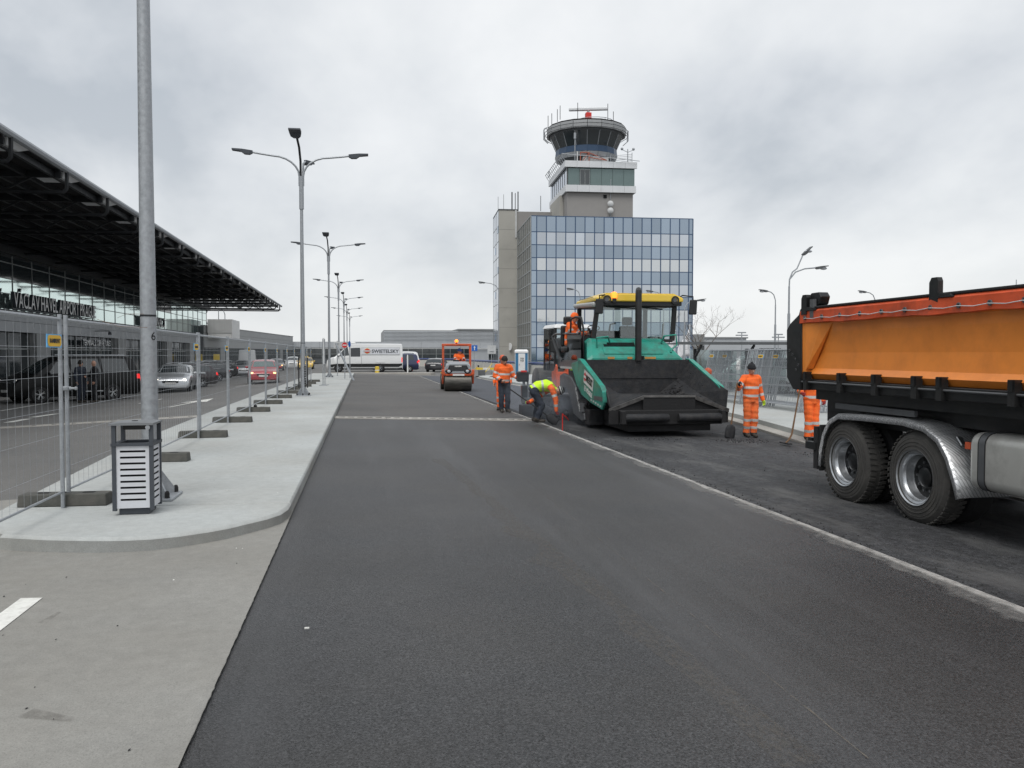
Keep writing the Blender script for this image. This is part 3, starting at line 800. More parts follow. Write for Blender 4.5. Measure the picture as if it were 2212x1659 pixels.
pa_, pb_ = XP(27, 655, FX+.55), XP(205, 690, FX+.55)
facade_sign('airport_sign', 'long row of grey block letters naming the airport on the terminal', 'VÁCLAV HAVEL AIRPORT PRAGUE', pa_.y, pb_.y, Z_A+.15, .98, .2, FX+.55)
pa_, pb_ = XP(318, 700, FX+.55), XP(355, 705, FX+.55)
facade_sign('terminal_sign', 'short grey block lettering of the terminal number behind the lamp post', 'TERMINAL 2', pa_.y, pb_.y, Z_A+.15, .98, .2, FX+.55)
pa_, pb_ = XP(178, 752, FX+.3), XP(238, 752, FX+.3)
facade_sign('entrance_sign', 'small entrance lettering above the terminal doors behind the black van', 'TERMINAL 2  DEPARTURES', pa_.y, pb_.y, 2.35, .45, .12, FX+.3)
# camera on the fascia
cm = thing('security_camera', 'small security camera on an arm sticking out of the terminal fascia', 'camera', T(0,0,0)); p = XP(205, 715, FX+.1); cm.location = (FX+.1, p.y, p.z)
MB().tube([(0,0,0), (.6,0,0), (1.1,0,0)], .05, 6).build('arm', 'galv_dull', cm); MB().tube([(1.1,0,-.05), (1.1,0,-.3)], [.1,.16], 8).build('lens_dome', 'anthracite', cm)

# ================================================================== wing and rooftop unit
WA, WB = Vector((-20.2, 112.5)), Vector((-14.6, 181.0))
wing = thing('terminal_wing', 'long low grey clad wing running on from the terminal', 'building', (WA.x, WA.y, -.3), -math.atan2((WB-WA).x, (WB-WA).y))
WL = (WB-WA).length; ZT = 5.35 + .3
MB().box(-26, -.12, 0, WL, 0, ZT-.05).build('wall', 'clad_dark', wing)
k = 0
pmw = MB().box(-.12, 0, .015, 5.68, .012, .92).mesh('cladding_panel', 'clad_mid')
for i in range(int(WL/5.7)):
    for r_ in range(3): link('cladding_panel', pmw, wing, (0, i*5.7, 2.85 + r_*.935))
MB().box(-.5, .06, 0, WL, ZT-.02, ZT+.10).build('parapet_cap', 'clad_grey', wing)
pmw = MB().box(-.1, -.02, .06, 1.84, 0, 2.75).mesh('pane', 'pane_smoke'); pr = MB().box(-.1, .12, .0, 2.6, 0, 2.83).mesh('pier', 'clad_grey')
for i in range(int(WL/1.9)):
    link('pane', pmw, wing, (0, i*1.9, .06))
    if i % 8 in (4,): link('pier', pr, wing, (0, i*1.9, 0))
ru = thing('rooftop_unit', 'white louvred plant box standing on the wing roof', 'plant unit', tuple(YP(449, 720, 113.5)))
lv = MB().box(-.05, 3.05, -.03, .03, 0, .07).mesh('louvre', 'plastic_white')
MB().box(0, 3.0, .05, 7, -.6, 1.85).build('casing', 'plastic_white', ru)
for i in range(17): link('louvre', lv, ru, (0, 0, .08+i*.105))
MB().tube([(2.0, 1, 1.8), (2.0, 1, 2.5), (1.8, 1, 3.1), (1.2, 1, 3.1), (1.2, 1, 1.8)], .05, 6).build('ladder', 'galv', ru)
mb = MB(); mb.prism([(FX-8, 4.4), (FX+.1, 4.4), (FX+.1, 5.2), (FX-8, 5.6)], 'y', YE+.1, YE+4.5); o = mb.build('link_roof', 'clad_dark'); tag(o, 'dark sloping link roof between terminal glass and wing', 'roof')
o.location = (0, 0, -.9)
MB().box(FX-8, FX-.1, YE+.1, YE+4.2, 0, 4.4).build('wall', 'clad_dark', o)

# ================================================================== building across the end
EY = 182.0
eb = thing('end_building', 'low grey building with ribbed upper wall closing the far end', 'building', (0, EY, -.3))
def ebx(u): return YP(u, 750, EY).x
xl, xr = ebx(600), ebx(1120)
z1 = YP(700, 738, EY).z + .3; z0 = YP(700, 751, EY).z + .3; z2 = YP(900, 713, EY).z + .3; xu = ebx(829)
MB().box(xl, xr, .15, 30, 0, z1-.02).build('wall', 'clad_dark', eb)
w = (xr-xl)/12
fp = MB().box(.02, w-.02, -.1, .15, .01, z1-z0-.01).mesh('cladding_panel', 'clad_light')
for i in range(12): link('cladding_panel', fp, eb, (xl+i*w, 0, z0))
MB().box(xu, xr, 1.2, 28, z1-.05, z2).build('upper_wall', 'clad_grey', eb)
rb = MB().prism([(0, 0), (-.10, .06), (-.10, .18), (0, .24)], 'x', 0, xr-xu).mesh('rib', 'clad_light')
for i in range(int((z2-z1)/.3)): link('rib', rb, eb, (xu, 1.2, z1+i*.3))
MB().box(ebx(990), xr, 1.0, 28, z2, z2+.35).build('roof_edge', 'clad_grey', eb)
MB().box(xl, xr, -.75, -.55, z0-.22, z0-.08).build('gutter', 'pale_grey', eb)
pw = (xr-xl)/34
pp = MB().box(.06, pw-.06, -.06, -.0, 0, z0-1.35).mesh('pane', 'pane_smoke')
for i in range(34): link('pane', pp, eb, (xl+i*pw, .1, 1.2))
ml = MB().box(-.06, .06, -.1, .0, 0, z0-.1).mesh('mullion', 'mullion_grey')
for i in range(0, 35, 2): link('mullion', ml, eb, (xl+i*pw, .1, .1))
MB().box(xl, xr, -.12, -.0, 1.95, 2.05).build('transom', 'mullion_grey', eb)
pp = MB().box(-2.1, 2.1, -.3, .1, 0, z0).mesh('pier', 'clad_light'); link('pier', pp, eb, (ebx(1035), 0, 0))

# ================================================================== office block with control tower
TY = 118.0; TA = -R(3.4)
tb = thing('control_tower_building', 'blue mirrored glass office block with concrete core and airport control tower', 'building', (YP(1147, 700, TY).x, TY, -.3), TA)
def tw(u, v, ly):
    """point of the photograph on the plane ly of the tower frame"""
    o = Vector(tb.location); ny = Vector((-math.sin(TA), math.cos(TA), 0)); nx = Vector((math.cos(TA), math.sin(TA), 0))
    d = ray(u, v); t_ = (o + ny*ly - CAMV).dot(ny) / d.dot(ny); p = CAMV + d*t_ - o
    return Vector((p.dot(nx), ly, p.z))
pt = tw(1147, 466, 0); pr_ = tw(1497, 473, 0); W_ = pr_.x; Ht = (pt.z + pr_.z)/2
SD = 15.5
ls = [0, .82]; cwid = (W_ - .82 - .62) / 16
for i in range(16): ls.append(ls[-1] + cwid)
ls.append(W_)
zr = [Ht]; tops = [Ht - (Ht*.098)] 
z = Ht - 2.28
zs = [Ht]
while z > .8: zs.append(z); z -= 1.86
zs.append(.15)
MB().box(.06, W_-.06, .08, SD, 0, Ht-.06).build('core', 'clad_dark', tb)
def pane_grid(xs, zs_, origin, rot, mats, depth=.05, skip=None):
    cache = {}
    for r_ in range(len(zs_)-1):
        for c_ in range(len(xs)-1):
            w_, h_ = xs[c_+1]-xs[c_], zs_[r_]-zs_[r_+1]; m = mats(r_, c_); key = (round(w_, 2), round(h_, 2), m)
            if key not in cache: cache[key] = MB().box(.04, w_-.04, -depth, 0, .04, h_-.04).mesh('pane', m)
            p = Vector(origin) + Matrix.Rotation(rot, 3, 'Z') @ Vector((xs[c_], 0, 0))
            o = link('pane', cache[key], tb, (p.x, p.y, zs_[r_+1]), (R(random.uniform(-.5, .5)), 0, rot + R(random.uniform(-.5, .5))))
pane_grid(ls, zs, (0, 0.04, 0), 0, lambda r_, c_: (('pane_blue%d' if (r_ % 2 == 0 or c_ in (0, 17)) else 'pane_pale%d') % random.choice((0, 1, 1, 2))) if not (r_ in (3, 7) and 0 < c_ < 17 and random.random() < .85) else 'pane_cream')
for x in ls: MB().box(x-.065, x+.065, -.06, .06, 0, Ht).build('mullion', 'mullion_blue', tb)
for z in zs: MB().box(0, W_, -.055, .05, z-.055, z+.055).build('transom', 'mullion_blue', tb)
ss = [i*SD/7 for i in range(8)]
pane_grid(ss, zs, (0.04, SD, 0), -R(90), lambda r_, c_: 'pane_side_b' if r_ % 2 == 0 else 'pane_side')
for x in ss: MB().box(-.07, .04, x-.07, x+.07, 0, Ht).build('mullion', 'mullion_grey', tb)
for z in zs: MB().box(-.065, .04, 0, SD, z-.08, z+.08).build('transom', 'mullion_grey', tb)
# concrete stair core on the left, with glazed outer face
cl_, cr_ = tw(1078, 700, SD), tw(1114, 700, SD); ch = tw(1090, 453, SD).z
nseg = 8
cr_.x = -.35
for i in range(nseg):
    MB().box(cl_.x, cr_.x+.3, SD+.1, SD+9, i*ch/nseg+.015, (i+1)*ch/nseg-.015).build('concrete_lift', 'concrete_wall', tb)
MB().box(cl_.x+.05, cr_.x+.25, SD+.15, SD+8.9, 0, ch-.05).build('core', 'clad_dark', tb)
MB().box(cr_.x-.05, cr_.x+.2, SD-.02, SD+.1, Ht-1, ch).build('downpipe', 'pale_grey', tb)
MB().box(cr_.x+.3, 12.0, SD+.2, SD+8.8, Ht-.1, ch-.2).build('plant_room', 'tower_grey', tb)
MB().box(cl_.x-.1, cr_.x+.4, SD+.0, SD+9.1, ch-.02, ch+.12).build('parapet_cap', 'clad_dark', tb)
gz_ = [SD+.2+i*2.95 for i in range(4)]
for i in range(3):
    for k in range(10):
        hh = ch/10
        link('pane', bpy.data.meshes.get('side_pane') or MB().box(-.05, 0, .03, 2.92, .03, hh-.03).mesh('side_pane', 'pane_pale'), tb, (cl_.x, gz_[i], k*hh))
mb = MB()
for k in range(11): mb.box(cl_.x-.08, cl_.x, SD+.1, SD+9, k*ch/10-.03, k*ch/10+.03)
for i in range(4): mb.box(cl_.x-.08, cl_.x, gz_[i]-.03, gz_[i]+.03, 0, ch)
mb.build('stair_glazing_frame', 'mullion_grey', tb)
for k, zz in enumerate((.08, .19, .33, .47, .62, .76, .88)): MB().box(cl_.x-.1, cl_.x-.02, SD+1+ (k % 2)*4, SD+2.2+(k % 2)*4, zz*ch-.6, zz*ch+.5).build('stair_window', 'pane_blue', tb)
sp_ = tw(1102, 749, SD); sgn = MB().lathe([(0, 0), (.6, 0), (.62, .05), (.6, .08), (0, .08)], 20, (sp_.x, SD-.1, sp_.z), (-.9, -.4, 0)); sgn.build('round_sign', 'plastic_white', tb)
# tower shaft
S0 = 5.0
a_, b_ = tw(1225, 500, S0), tw(1367, 500, S0); sd_ = 15.0
zf0 = tw(1300, 413, S0).z; zw0, zw1 = tw(1300, 402, S0).z, tw(1300, 364, S0).z; zb0 = tw(1300, 415, S0).z; zt1 = tw(1300, 350.5, S0).z
MB().box(a_.x, b_.x, S0+.05, S0+sd_*.55, Ht-.2, zb0).build('shaft', 'tower_grey', tb)
MB().box(a_.x-.6, a_.x-.02, S0+3, S0+sd_*.8, Ht-.2, zb0-.05).build('shaft_pier', 'concrete_wall', tb)
MB().box(b_.x-4.6, b_.x-4.1, S0-.05, S0+.1, zb0-.9, zb0-.4).build('vent', 'void', tb)
for zz in (.28, .6):
    p = tw(1319, 0, S0); MB().lathe([(0, .14), (.36, .09), (.46, 0), (.38, -.02), (0, .04)], 16, (p.x, S0-.5, Ht+.9+zz*3.2), (-.25, -1, .05)).build('dish', 'pale_grey', tb, smooth=True)
MB().tube([(p.x+.1, S0-.1, Ht+.6), (p.x+.1, S0-.15, Ht+6.6)], .05, 6).build('dish_mast', 'galv_dull', tb)
x0_, x1_ = a_.x-.35, b_.x+.35
npn = 5
def ring(z0, z1, g, nm, m):
    wd = (x1_-x0_+2*g)/6; ds = (sd_+2*g)/8
    for i in range(6): MB().box(x0_-g+i*wd+.012, x0_-g+(i+1)*wd-.012, S0-.5-g, S0-.3, z0, z1).build(nm, m, tb)
    for i in range(8): MB().box(x0_-g, x0_-g+.3, S0-.5-g+i*ds+.012+(.001 if i else .32), S0-.5-g+(i+1)*ds-.012, z0, z1).build(nm, m, tb)
ring(zb0-.1, zw0, .0, 'cladding_panel', 'clad_white'); ring(zw1, zt1, .12, 'cladding_panel', 'clad_white')
MB().box(x0_+.3, x1_-.02, S0-.28, S0+sd_-1, zb0-.08, zb0+.1).build('floor_slab', 'clad_dark', tb)
wp = (x1_-x0_-.6)/6
for i in range(6):
    link('pane', bpy.data.meshes.get('look_pane') or MB().box(.02, wp-.02, -.04, 0, 0, zw1-zw0).mesh('look_pane', 'pane_green'), tb, (x0_+.45+i*wp, S0-.1, zw0))
mb = MB().box(x0_+.45+wp*1.05, x0_+.45+wp*1.95, S0-.22, S0-.1, zw0+.1, zw1-.2); mb.build('window_frame', 'mullion_grey', tb)
for k in (0, 1): MB().box(x0_+.45+wp*(1.1+.43*k), x0_+.45+wp*(1.48+.43*k), S0-.26, S0-.21, zw0+.2, zw1-.35).build('window_pane', 'pane_smoke', tb)
for i in range(8):
    link('pane', bpy.data.meshes.get('look_side') or MB().box(-.04, 0, .03, sd_/8-.03, 0, zw1-zw0).mesh('look_side', 'pane_pale'), tb, (x0_+.3, S0-.2+i*sd_/8, zw0))
    MB().box(x0_+.2, x0_+.3, S0-.25+i*sd_/8, S0-.17+i*sd_/8, zw0, zw1).build('mullion', 'mullion_grey', tb)
MB().box(x0_+.4, x1_-.3, S0+.0, S0+sd_-.6, zb0, zw1).build('look_core', 'clad_dark', tb)
MB().box(x0_+.1, x1_-.1, S0-.3, S0+sd_-.5, zw1+.05, zt1-.05).build('deck', 'clad_dark', tb)
# railing of the deck
mb = MB(); zr_ = zt1
for q in range(13):
    yy = S0-.5+q*sd_/12; mb.bar((x0_-.1, yy, zr_), (x0_-.6, yy+.4, zr_+1.0), .07)
mb.tube([(x0_-.6, S0+sd_, zr_+1.0), (x0_-.6, S0-.6, zr_+1.0), (x1_-3, S0-1.0, zr_+.35), (x1_+.4, S0-1.0, zr_+.1)], .05, 5)
mb.tube([(x0_-.35, S0+sd_, zr_+.5), (x0_-.35, S0-.6, zr_+.5)], .04, 5)
for q in range(6):
    mb.tube([(x1_-3.4, S0+2, zr_+.25*q+.2), (x1_-.4, S0+.5, zr_+.25*q+.2)], .03, 4)
mb.tube([(x1_-.4, S0+.5, zr_), (x1_-.4, S0+.5, zr_+1.7)], .05, 5); mb.tube([(x1_-3.4, S0+2, zr_), (x1_-3.4, S0+2, zr_+1.7)], .05, 5)
mb.build('deck_railing', 'galv', tb)
for (u, v0, v1, ly) in ((1356, 352, 322, S0+1), (1186, 385, 370, S0+12), (1242, 350, 300, S0+.2), (1247, 352, 327, S0)):
    p, q = tw(u, v0, ly), tw(u, v1, ly); mb = MB().tube([p, q], .07, 6)
    if u == 1356: mb.tube([q+Vector((-.9,0,-.1)), q+Vector((0,0,-.5)), q+Vector((.9,0,-.1))], .05, 5); mb.ball(q+Vector((-.9,0,0)), .22); mb.ball(q+Vector((.9,0,0)), .22)
    if u == 1242: mb.tube([q, q+Vector((0,0,.9))], .18, 8)
    mb.build('aerial', 'galv_dull' if u != 1247 else 'plastic_white', tb)
# cab: 18-sided control room
CC = tw(1266, 300, S0 + 7.0); cx_, cy_ = CC.x, S0 + 7.0
def rz(v): return tw(1266, v, cy_).z
def rr_(u): return abs(tw(u, 300, cy_).x - cx_)
N = 18
def nring(r, z, a0=0): return [(cx_ + r*math.sin(2*math.pi*(k+.5)/N), cy_ - r*math.cos(2*math.pi*(k+.5)/N), z) for k in range(N)]
# the photograph sees the rings from below: ring heights taken at the near rim
R1, R2 = rr_(1350)*1.0, rr_(1332)
kf = 1 - R1/ (CC.y + 118) 
def zn(v, r): return tw(1266, v, cy_ - r).z
zA, zB = zn(257, R1), zn(272.5, R1)       # white fascia
zC, zD = zn(311, R2), zn(324.5, R2)  # blue band
zE = zn(334, R2)
RB = R2*.96
MB().loft([nring(R1*.97, zA+.25), nring(R1*.97, zA)], caps=True).build('cab_roof', 'void', tb)
for k in range(N):
    a, b = nring(R1, zA), nring(R1, zB); j = (k+1) % N
    a2, b2 = nring(R1*.95, zA), nring(R1*.95, zB)
    def lp_(p, q, t_): return tuple(p[i]+(q[i]-p[i])*t_ for i in range(3))
    MB().hexa([lp_(b[k], b[j], .02), lp_(b[k], b[j], .98), b2[j], b2[k]], [lp_(a[k], a[j], .02), lp_(a[k], a[j], .98), a2[j], a2[k]]).build('fascia_panel', 'clad_mid', tb)
    # sloping pane
    a, b = nring(R1*.90, zB-.25), nring(RB, zC); a2, b2 = nring(R1*.88, zB-.25), nring(RB*.97, zC)
    MB().hexa([lp_(b[k], b[j], .03), lp_(b[k], b[j], .97), b2[j], b2[k]], [lp_(a[k], a[j], .03), lp_(a[k], a[j], .97), a2[j], a2[k]]).build('cab_pane', 'pane_smoke', tb)
    MB().bar(a[k], b[k], .09).build('cab_mullion', 'galv_dull', tb)
    a, b = nring(RB*1.02, zC), nring(RB*1.04, zD); a2, b2 = nring(RB*.95, zC), nring(RB*.97, zD)
    MB().hexa([lp_(b[k], b[j], .005), lp_(b[k], b[j], .995), b2[j], b2[k]], [lp_(a[k], a[j], .005), lp_(a[k], a[j], .995), a2[j], a2[k]]).build('blue_panel', 'cab_blue', tb)
    a, b = nring(RB*1.05, zD-.04), nring(RB*.98, zE); a2, b2 = nring(RB*.95, zD-.04), nring(RB*.88, zE)
    MB().hexa([lp_(b[k], b[j], .02), lp_(b[k], b[j], .98), b2[j], b2[k]], [lp_(a[k], a[j], .02), lp_(a[k], a[j], .98), a2[j], a2[k]]).build('lower_fascia_panel', 'clad_light', tb)
MB().loft([nring(R1*.93, zA-.05), nring(R1*.93, zB-.05), nring(R1*.9, zB-.26)], caps=True).build('cab_soffit', 'clad_dark', tb)
MB().loft([nring(R1*.78, zB-.3), nring(RB*.6, zC+.1)], caps=True).build('cab_core', 'void', tb)
MB().loft([nring(RB*.93, zC), nring(RB*.93, zE+.05)], caps=True).build('cab_floor', 'clad_dark', tb)
MB().loft([nring(RB*.9, zE+.02), nring(RB*.82, zE-.75), nring(RB*.78, zt1-.2)], caps=True).build('cab_neck', 'clad_dark', tb)
MB().box(cx_-1.4, cx_+2.6, cy_-RB*.95, cy_-RB*.7, zt1+.1, zE-.2).build('equipment_panel', 'pale_grey', tb)
mb = MB(); q0 = Vector((cx_-1.9, cy_-RB*1.02, zt1+.2))
for dx in (0, 1.5): mb.bar(q0+Vector((dx*.9, 0, 0)), q0+Vector((dx*.9, 0, 1.7)), .13)
mb.bar(q0, q0+Vector((1.35, 0, 1.7)), .10); mb.bar(q0+Vector((0, 0, 1.7)), q0+Vector((1.35, 0, 1.7)), .13); mb.bar(q0+Vector((1.35,0,1.7)), q0+Vector((4.2, 0, .6)), .10); mb.bar(q0+Vector((1.35,0,1.0)), q0+Vector((4.2, 0, .6)), .10)
mb.build('gantry', 'gantry_red', tb)
for rdm, zz in ((R1*1.05, (zA+zB)/2), (R1*1.05, zB)):
    pts = nring(rdm, zz); MB().tube(pts + [pts[0]], .045, 5).build('cleaning_rail', 'steel_dark', tb)
for s_ in (-1, 1):
    mb = MB()
    for k in range(3): mb.tube([(cx_+s_*R1*.99, cy_-.4+k*.4, zA+.2), (cx_+s_*R1*1.07, cy_-.4+k*.4, zA), (cx_+s_*R1*1.07, cy_-.4+k*.4, zB-.5), (cx_+s_*R1*.96, cy_-.4+k*.4, zB-1.1)], .05, 5)
    mb.build('rail_bracket', 'galv', tb)
for (u, v0, v1) in ((1184, 268, 250), (1192, 262, 245), (1204, 255, 236), (1210, 250, 228), (1248, 248, 222), (1313, 250, 224), (1325, 256, 241)):
    p, q = tw(u, v0, cy_-2), tw(u, v1, cy_-2); MB().tube([p-Vector((0,0,.6)), q], .05, 5).build('aerial', 'steel_dark', tb)
mb = MB(); rp = [(cx_+3.2*math.sin(a)+1.2, cy_-3.2*math.cos(a), zA+1.3) for a in [R(-110+22*i) for i in range(16)]]
mb.tube(rp, .05, 5); mb.tube([(p[0], p[1], p[2]-.5) for p in rp], .04, 5)
for p in rp[::2]: mb.tube([(p[0], p[1], zA+.2), p], .04, 5)
mb.build('roof_railing', 'galv', tb)
zR = rz(262) + 1.3
rad_c = (cx_+.0, cy_-1.6)
MB().box(rad_c[0]-.45, rad_c[0]+.45, rad_c[1]-.45, rad_c[1]+.45, zA+.2, zA+2.3).build('radar_gearbox', 'signal_red', tb, bev=.06)
MB().tube([(rad_c[0], rad_c[1], zA+2.3), (rad_c[0], rad_c[1], zA+2.65)], .22, 10).build('radar_pivot', 'galv', tb)
ra_ = Vector((.97, -.2, -.0)).normalized()
MB().bar(Vector((rad_c[0], rad_c[1], zA+2.9))-ra_*3.05, Vector((rad_c[0], rad_c[1], zA+2.9))+ra_*3.05, .5, .5).build('radar_bar', 'clad_white', tb, bev=.12)
# masts on the stair core roof
for (u, v1, r_) in ((1106, 415, .10), (1113, 417, .06), (1119, 414, .09), (1076, 425, .03), (1088, 420, .03), (1168, 423, .05)):
    p, q = tw(u, 456, SD+3), tw(u, v1, SD+3); MB().tube([p, q], r_, 6).build('aerial', 'steel_dark', tb)
# ground floor strip and entrance canopy hints
# ================================================================== far right buildings
fb = thing('far_hangar', 'pale low building on the horizon right of the glass block', 'building', (0, 260, -.4))
xa, xb = YP(1515, 740, 260).x, YP(1612, 740, 260).x
MB().box(xa, xb, 0, 30, 0, YP(1560, 731, 260).z+.4).build('wall', 'clad_light', fb); MB().box(xa-.5, xb+.5, -.4, 30, YP(1560, 731, 260).z+.4, YP(1560, 728, 260).z+.4).build('roof_edge', 'clad_grey', fb)
fb = thing('far_office', 'small grey block behind the bare tree', 'building', (0, 230, -.4))
xa, xb = YP(1502, 740, 230).x, YP(1522, 740, 230).x
MB().box(xa, xb, 0, 20, 0, YP(1510, 722, 230).z+.4).build('wall', 'clad_grey', fb)
for i in range(2): MB().box(xa+.6+i*1.3, xa+1.5+i*1.3, -.05, 0, 3.2, 4.6).build('window', 'pane_dark', fb)
fb = thing('far_terminal', 'long pale building low on the horizon behind the dump truck', 'building', (0, 330, -.4))
xa, xb = YP(1612, 740, 330).x, YP(2400, 740, 330).x
MB().box(xa, xb, 0, 30, 0, YP(1700, 735, 330).z+.4).build('wall', 'clad_light', fb)
for i in range(10): MB().box(xa+6+i*14, xa+16+i*14, -.1, 0, 2.0, 4.6).build('window', 'pane_dark', fb)
# ================================================================== lamp posts on the island
def lamp_head(mb, p, d, L=.75, w=.3):
    """flat LED head: neck block then thin plate along d"""
    p, d = Vector(p), Vector(d).normalized(); a = d.cross(Vector((0, 0, 1))).normalized(); u = a.cross(d).normalized()
    def sec(t, hw, z0, z1): c = p + d*t; return [c-a*hw+u*z0, c+a*hw+u*z0, c+a*hw+u*z1, c-a*hw+u*z1]
    mb.loft([sec(0, .05, -.05, .05), sec(.1, .09, -.10, .05), sec(.28, w*.42, -.10, .06), sec(.40, w*.5, -.02, .06), sec(L, w*.5, .0, .05)])
    return mb
def make_lamp():
    t = thing('street_lamp', 'lamp', 'street lamp', (0, 0, 0), 0, 'tall galvanised lamp posts along the island')
    Hh = 8.15
    MB().tube([(0,0,.02), (0,0,2.2), (0,0,Hh-1.2)], [.088, .080, .056], 20).build('pole', 'galv', t, smooth=True)
    MB().tube([(0,0,Hh-1.25), (0,0,Hh-.05)], .085, 14).build('arm_sleeve', 'galv', t, smooth=True)
    bp = MB().box(-.27, .27, -.27, .27, 0, .03).build('base_plate', 'galv', t, bev=.008)
    mb = MB()
    for k in range(4):
        q = Matrix.Rotation(R(90*k+45), 3, 'Z')
        mb.add([q @ Vector(v) for v in ((.09,-.008,.03),(.32,-.008,.03),(.10,-.008,.32),(.09,-.008,.32),(.09,.008,.03),(.32,.008,.03),(.10,.008,.32),(.09,.008,.32))], [(0,1,2,3),(7,6,5,4),(0,4,5,1),(1,5,6,2),(2,6,7,3),(3,7,4,0)])
    mb.build('gusset', 'galv', t)
    bm_ = MB().tube([(0,0,0), (0,0,.05)], .026, 8).ball((0,0,.055), .024, 8).mesh('anchor_bolt', 'black_rubber')
    for (x, y) in ((.21,.21), (-.21,.21), (.21,-.21), (-.21,-.21), (.0,.23), (.0,-.23)): link('anchor_bolt', bm_, t, (x, y, .03))
    for s in (-1, 1):
        pts = [(s*.07, 0, Hh-.4)] + [(s*(.07 + .95*(1-math.cos(R(a)))), 0, Hh-.05 + .72*math.sin(R(a))) for a in (0, 15, 30, 45, 60, 75, 90)] + [(s*1.5, 0, Hh+.73), (s*1.75, 0, Hh+.77)]
        MB().tube(pts, .036, 8).build('arm', 'galv', t, smooth=True)
        lamp_head(MB(), (s*1.72, 0, Hh+.77), (s, 0, .06), .72, .24).build('lamp_head', 'anthracite', t)
    pts = [(-.02, 0, Hh-.1), (-.02, -.05, Hh+.5), (-.05, -.28, Hh+.95), (-.10, -.7, Hh+1.22)]
    MB().tube(pts, .042, 8).build('arm', 'steel_dark', t, smooth=True)
    lamp_head(MB(), (-.10, -.68, Hh+1.22), (-.05, -1, .12), .7, .42).build('lamp_head', 'anthracite', t)
    MB().tube([(.06, 0, Hh-.1), (.07, .1, Hh+.45), (.12, .5, Hh+.62)], .035, 8).build('arm', 'galv', t, smooth=True)
    lamp_head(MB(), (.12, .48, Hh+.62), (.25, 1, .02), .6, .34).build('lamp_head', 'anthracite', t)
    MB().tube([(0,0,1.95), (0,0,1.97)], .084, 16).build('strap', 'steel_dark', t)
    return t
lampP = [(-2.26, 9.42), (-2.21, 31.7), (-2.25, 57.0), (-2.35, 83.0), (-2.4, 108.0), (-2.5, 133.0), (-2.5, 160.0)]
lamp_labels = ['galvanised lamp post right behind the slotted litter bin, its top cut off by the frame',
 'nearest lamp post with arms in view, black edge guards at its foot', 'second lamp post with three arms beyond the one with black guards',
 'lamp post rising just left of the no entry sign', 'fourth lamp post in view, above the nose of the white van', 'slim far lamp post over the white van cab', 'farthest lamp post of the row']
l0 = make_lamp()
for i, (x, y) in enumerate(lampP):
    o = l0 if i == 0 else copy_tree(l0)
    o.location = (x, y, .12 if y < 69 else gz(-.8)-.02); o['label'] = lamp_labels[i]
    if i == 1:
        for s in (-1, 1): MB().box(s*.155-.022, s*.155+.022, -.06, .06, .30, 1.42).build('edge_guard', 'black', o)
        mb = MB()
        for k in range(9): mb.box(.055, .11, -.1, -.05, .35+k*.09, .385+k*.09)
        mb.build('strap_mark', 'black', o)
        o.children[0]
d6 = text_mb('6', .125, .004)
d6.v = [(0.0, 0.0, 0.0) if False else (.0835*math.sin(R(28)+p[0]/.0835), -.0835*math.cos(R(28)+p[0]/.0835), 1.70 + p[1]) for p in d6.v]
o = d6.build('number', 'black', l0); o['label'] = 'black figure six'

# ================================================================== litter bin
bn = thing('litter_bin', 'square litter bin with white slotted panels and an open hooded top', 'litter bin', (-2.19, 8.62, .12), R(1)); bn.scale = (.82, .82, .91)
w = .205
MB().box(-.17, .17, -.17, .17, 0, .07).build('base', 'anthracite', bn, bev=.01)
pst = MB().box(-.022, .022, -.022, .022, .05, .96).mesh('post', 'anthracite')
for (x, y) in ((w, w), (-w, w), (w, -w), (-w, -w)): link('post', pst, bn, (x, y, 0))
def slot_panel():
    mb = MB(); W, B, Tp = .182, .075, .735; n = 9; sl_ = .011; zz = [B]
    for k in range(n):
        c = .165 + k*.064; zz += [c-sl_, c+sl_]
    zz.append(Tp); sw = .14
    for i in range(0, len(zz)-1):
        solid = i % 2 == 0
        if solid: mb.box(-W, W, -.008, 0, zz[i], zz[i+1])
        else: mb.box(-W, -sw, -.008, 0, zz[i], zz[i+1]); mb.box(sw, W, -.008, 0, zz[i], zz[i+1])
    return mb.mesh('slotted_panel', 'white_panel')
spm = slot_panel(); bk = MB().box(-.17, .17, -.002, .002, .075, .735).mesh('liner', 'void')
for k in range(4):
    q = Matrix.Rotation(R(90*k), 3, 'Z'); link('slotted_panel', spm, bn, q @ Vector((0, -w, 0)), (0, 0, R(90*k))); link('liner', bk, bn, q @ Vector((0, -w+.02, 0)), (0, 0, R(90*k)))
mb = MB(); mb.box(-w-.03, w+.03, -w-.03, -w+.05, .735, .765); mb.box(-w-.03, w+.03, w-.05, w+.03, .735, .765); mb.box(-w-.03, -w+.05, -w+.05, w-.05, .735, .765); mb.box(w-.05, w+.03, -w+.05, w-.05, .735, .765)
mb.build('rim', 'anthracite', bn)
MB().prism([(-w-.05, .955), (w+.03, .955), (w+.03, .975), (.06, .985), (-.1, .985), (-w-.05, .975)], 'y', -w-.045, w+.045).build('hood', 'ral_grey', bn)
MB().box(-.13, .13, -.12, .12, .90, .956).build('ashtray', 'black_metal', bn, bev=.01)
MB().tube([(w-.03, -w-.04, .93), (w-.03, -w+.1, .93)], .026, 10).build('lock', 'galv', bn)
MB().lathe([(0, 0), (.035, 0), (.035, .004), (0, .004)], 12, (-.02, 0, .986), (0, 0, 1)).build('stub_hole', 'void', bn)

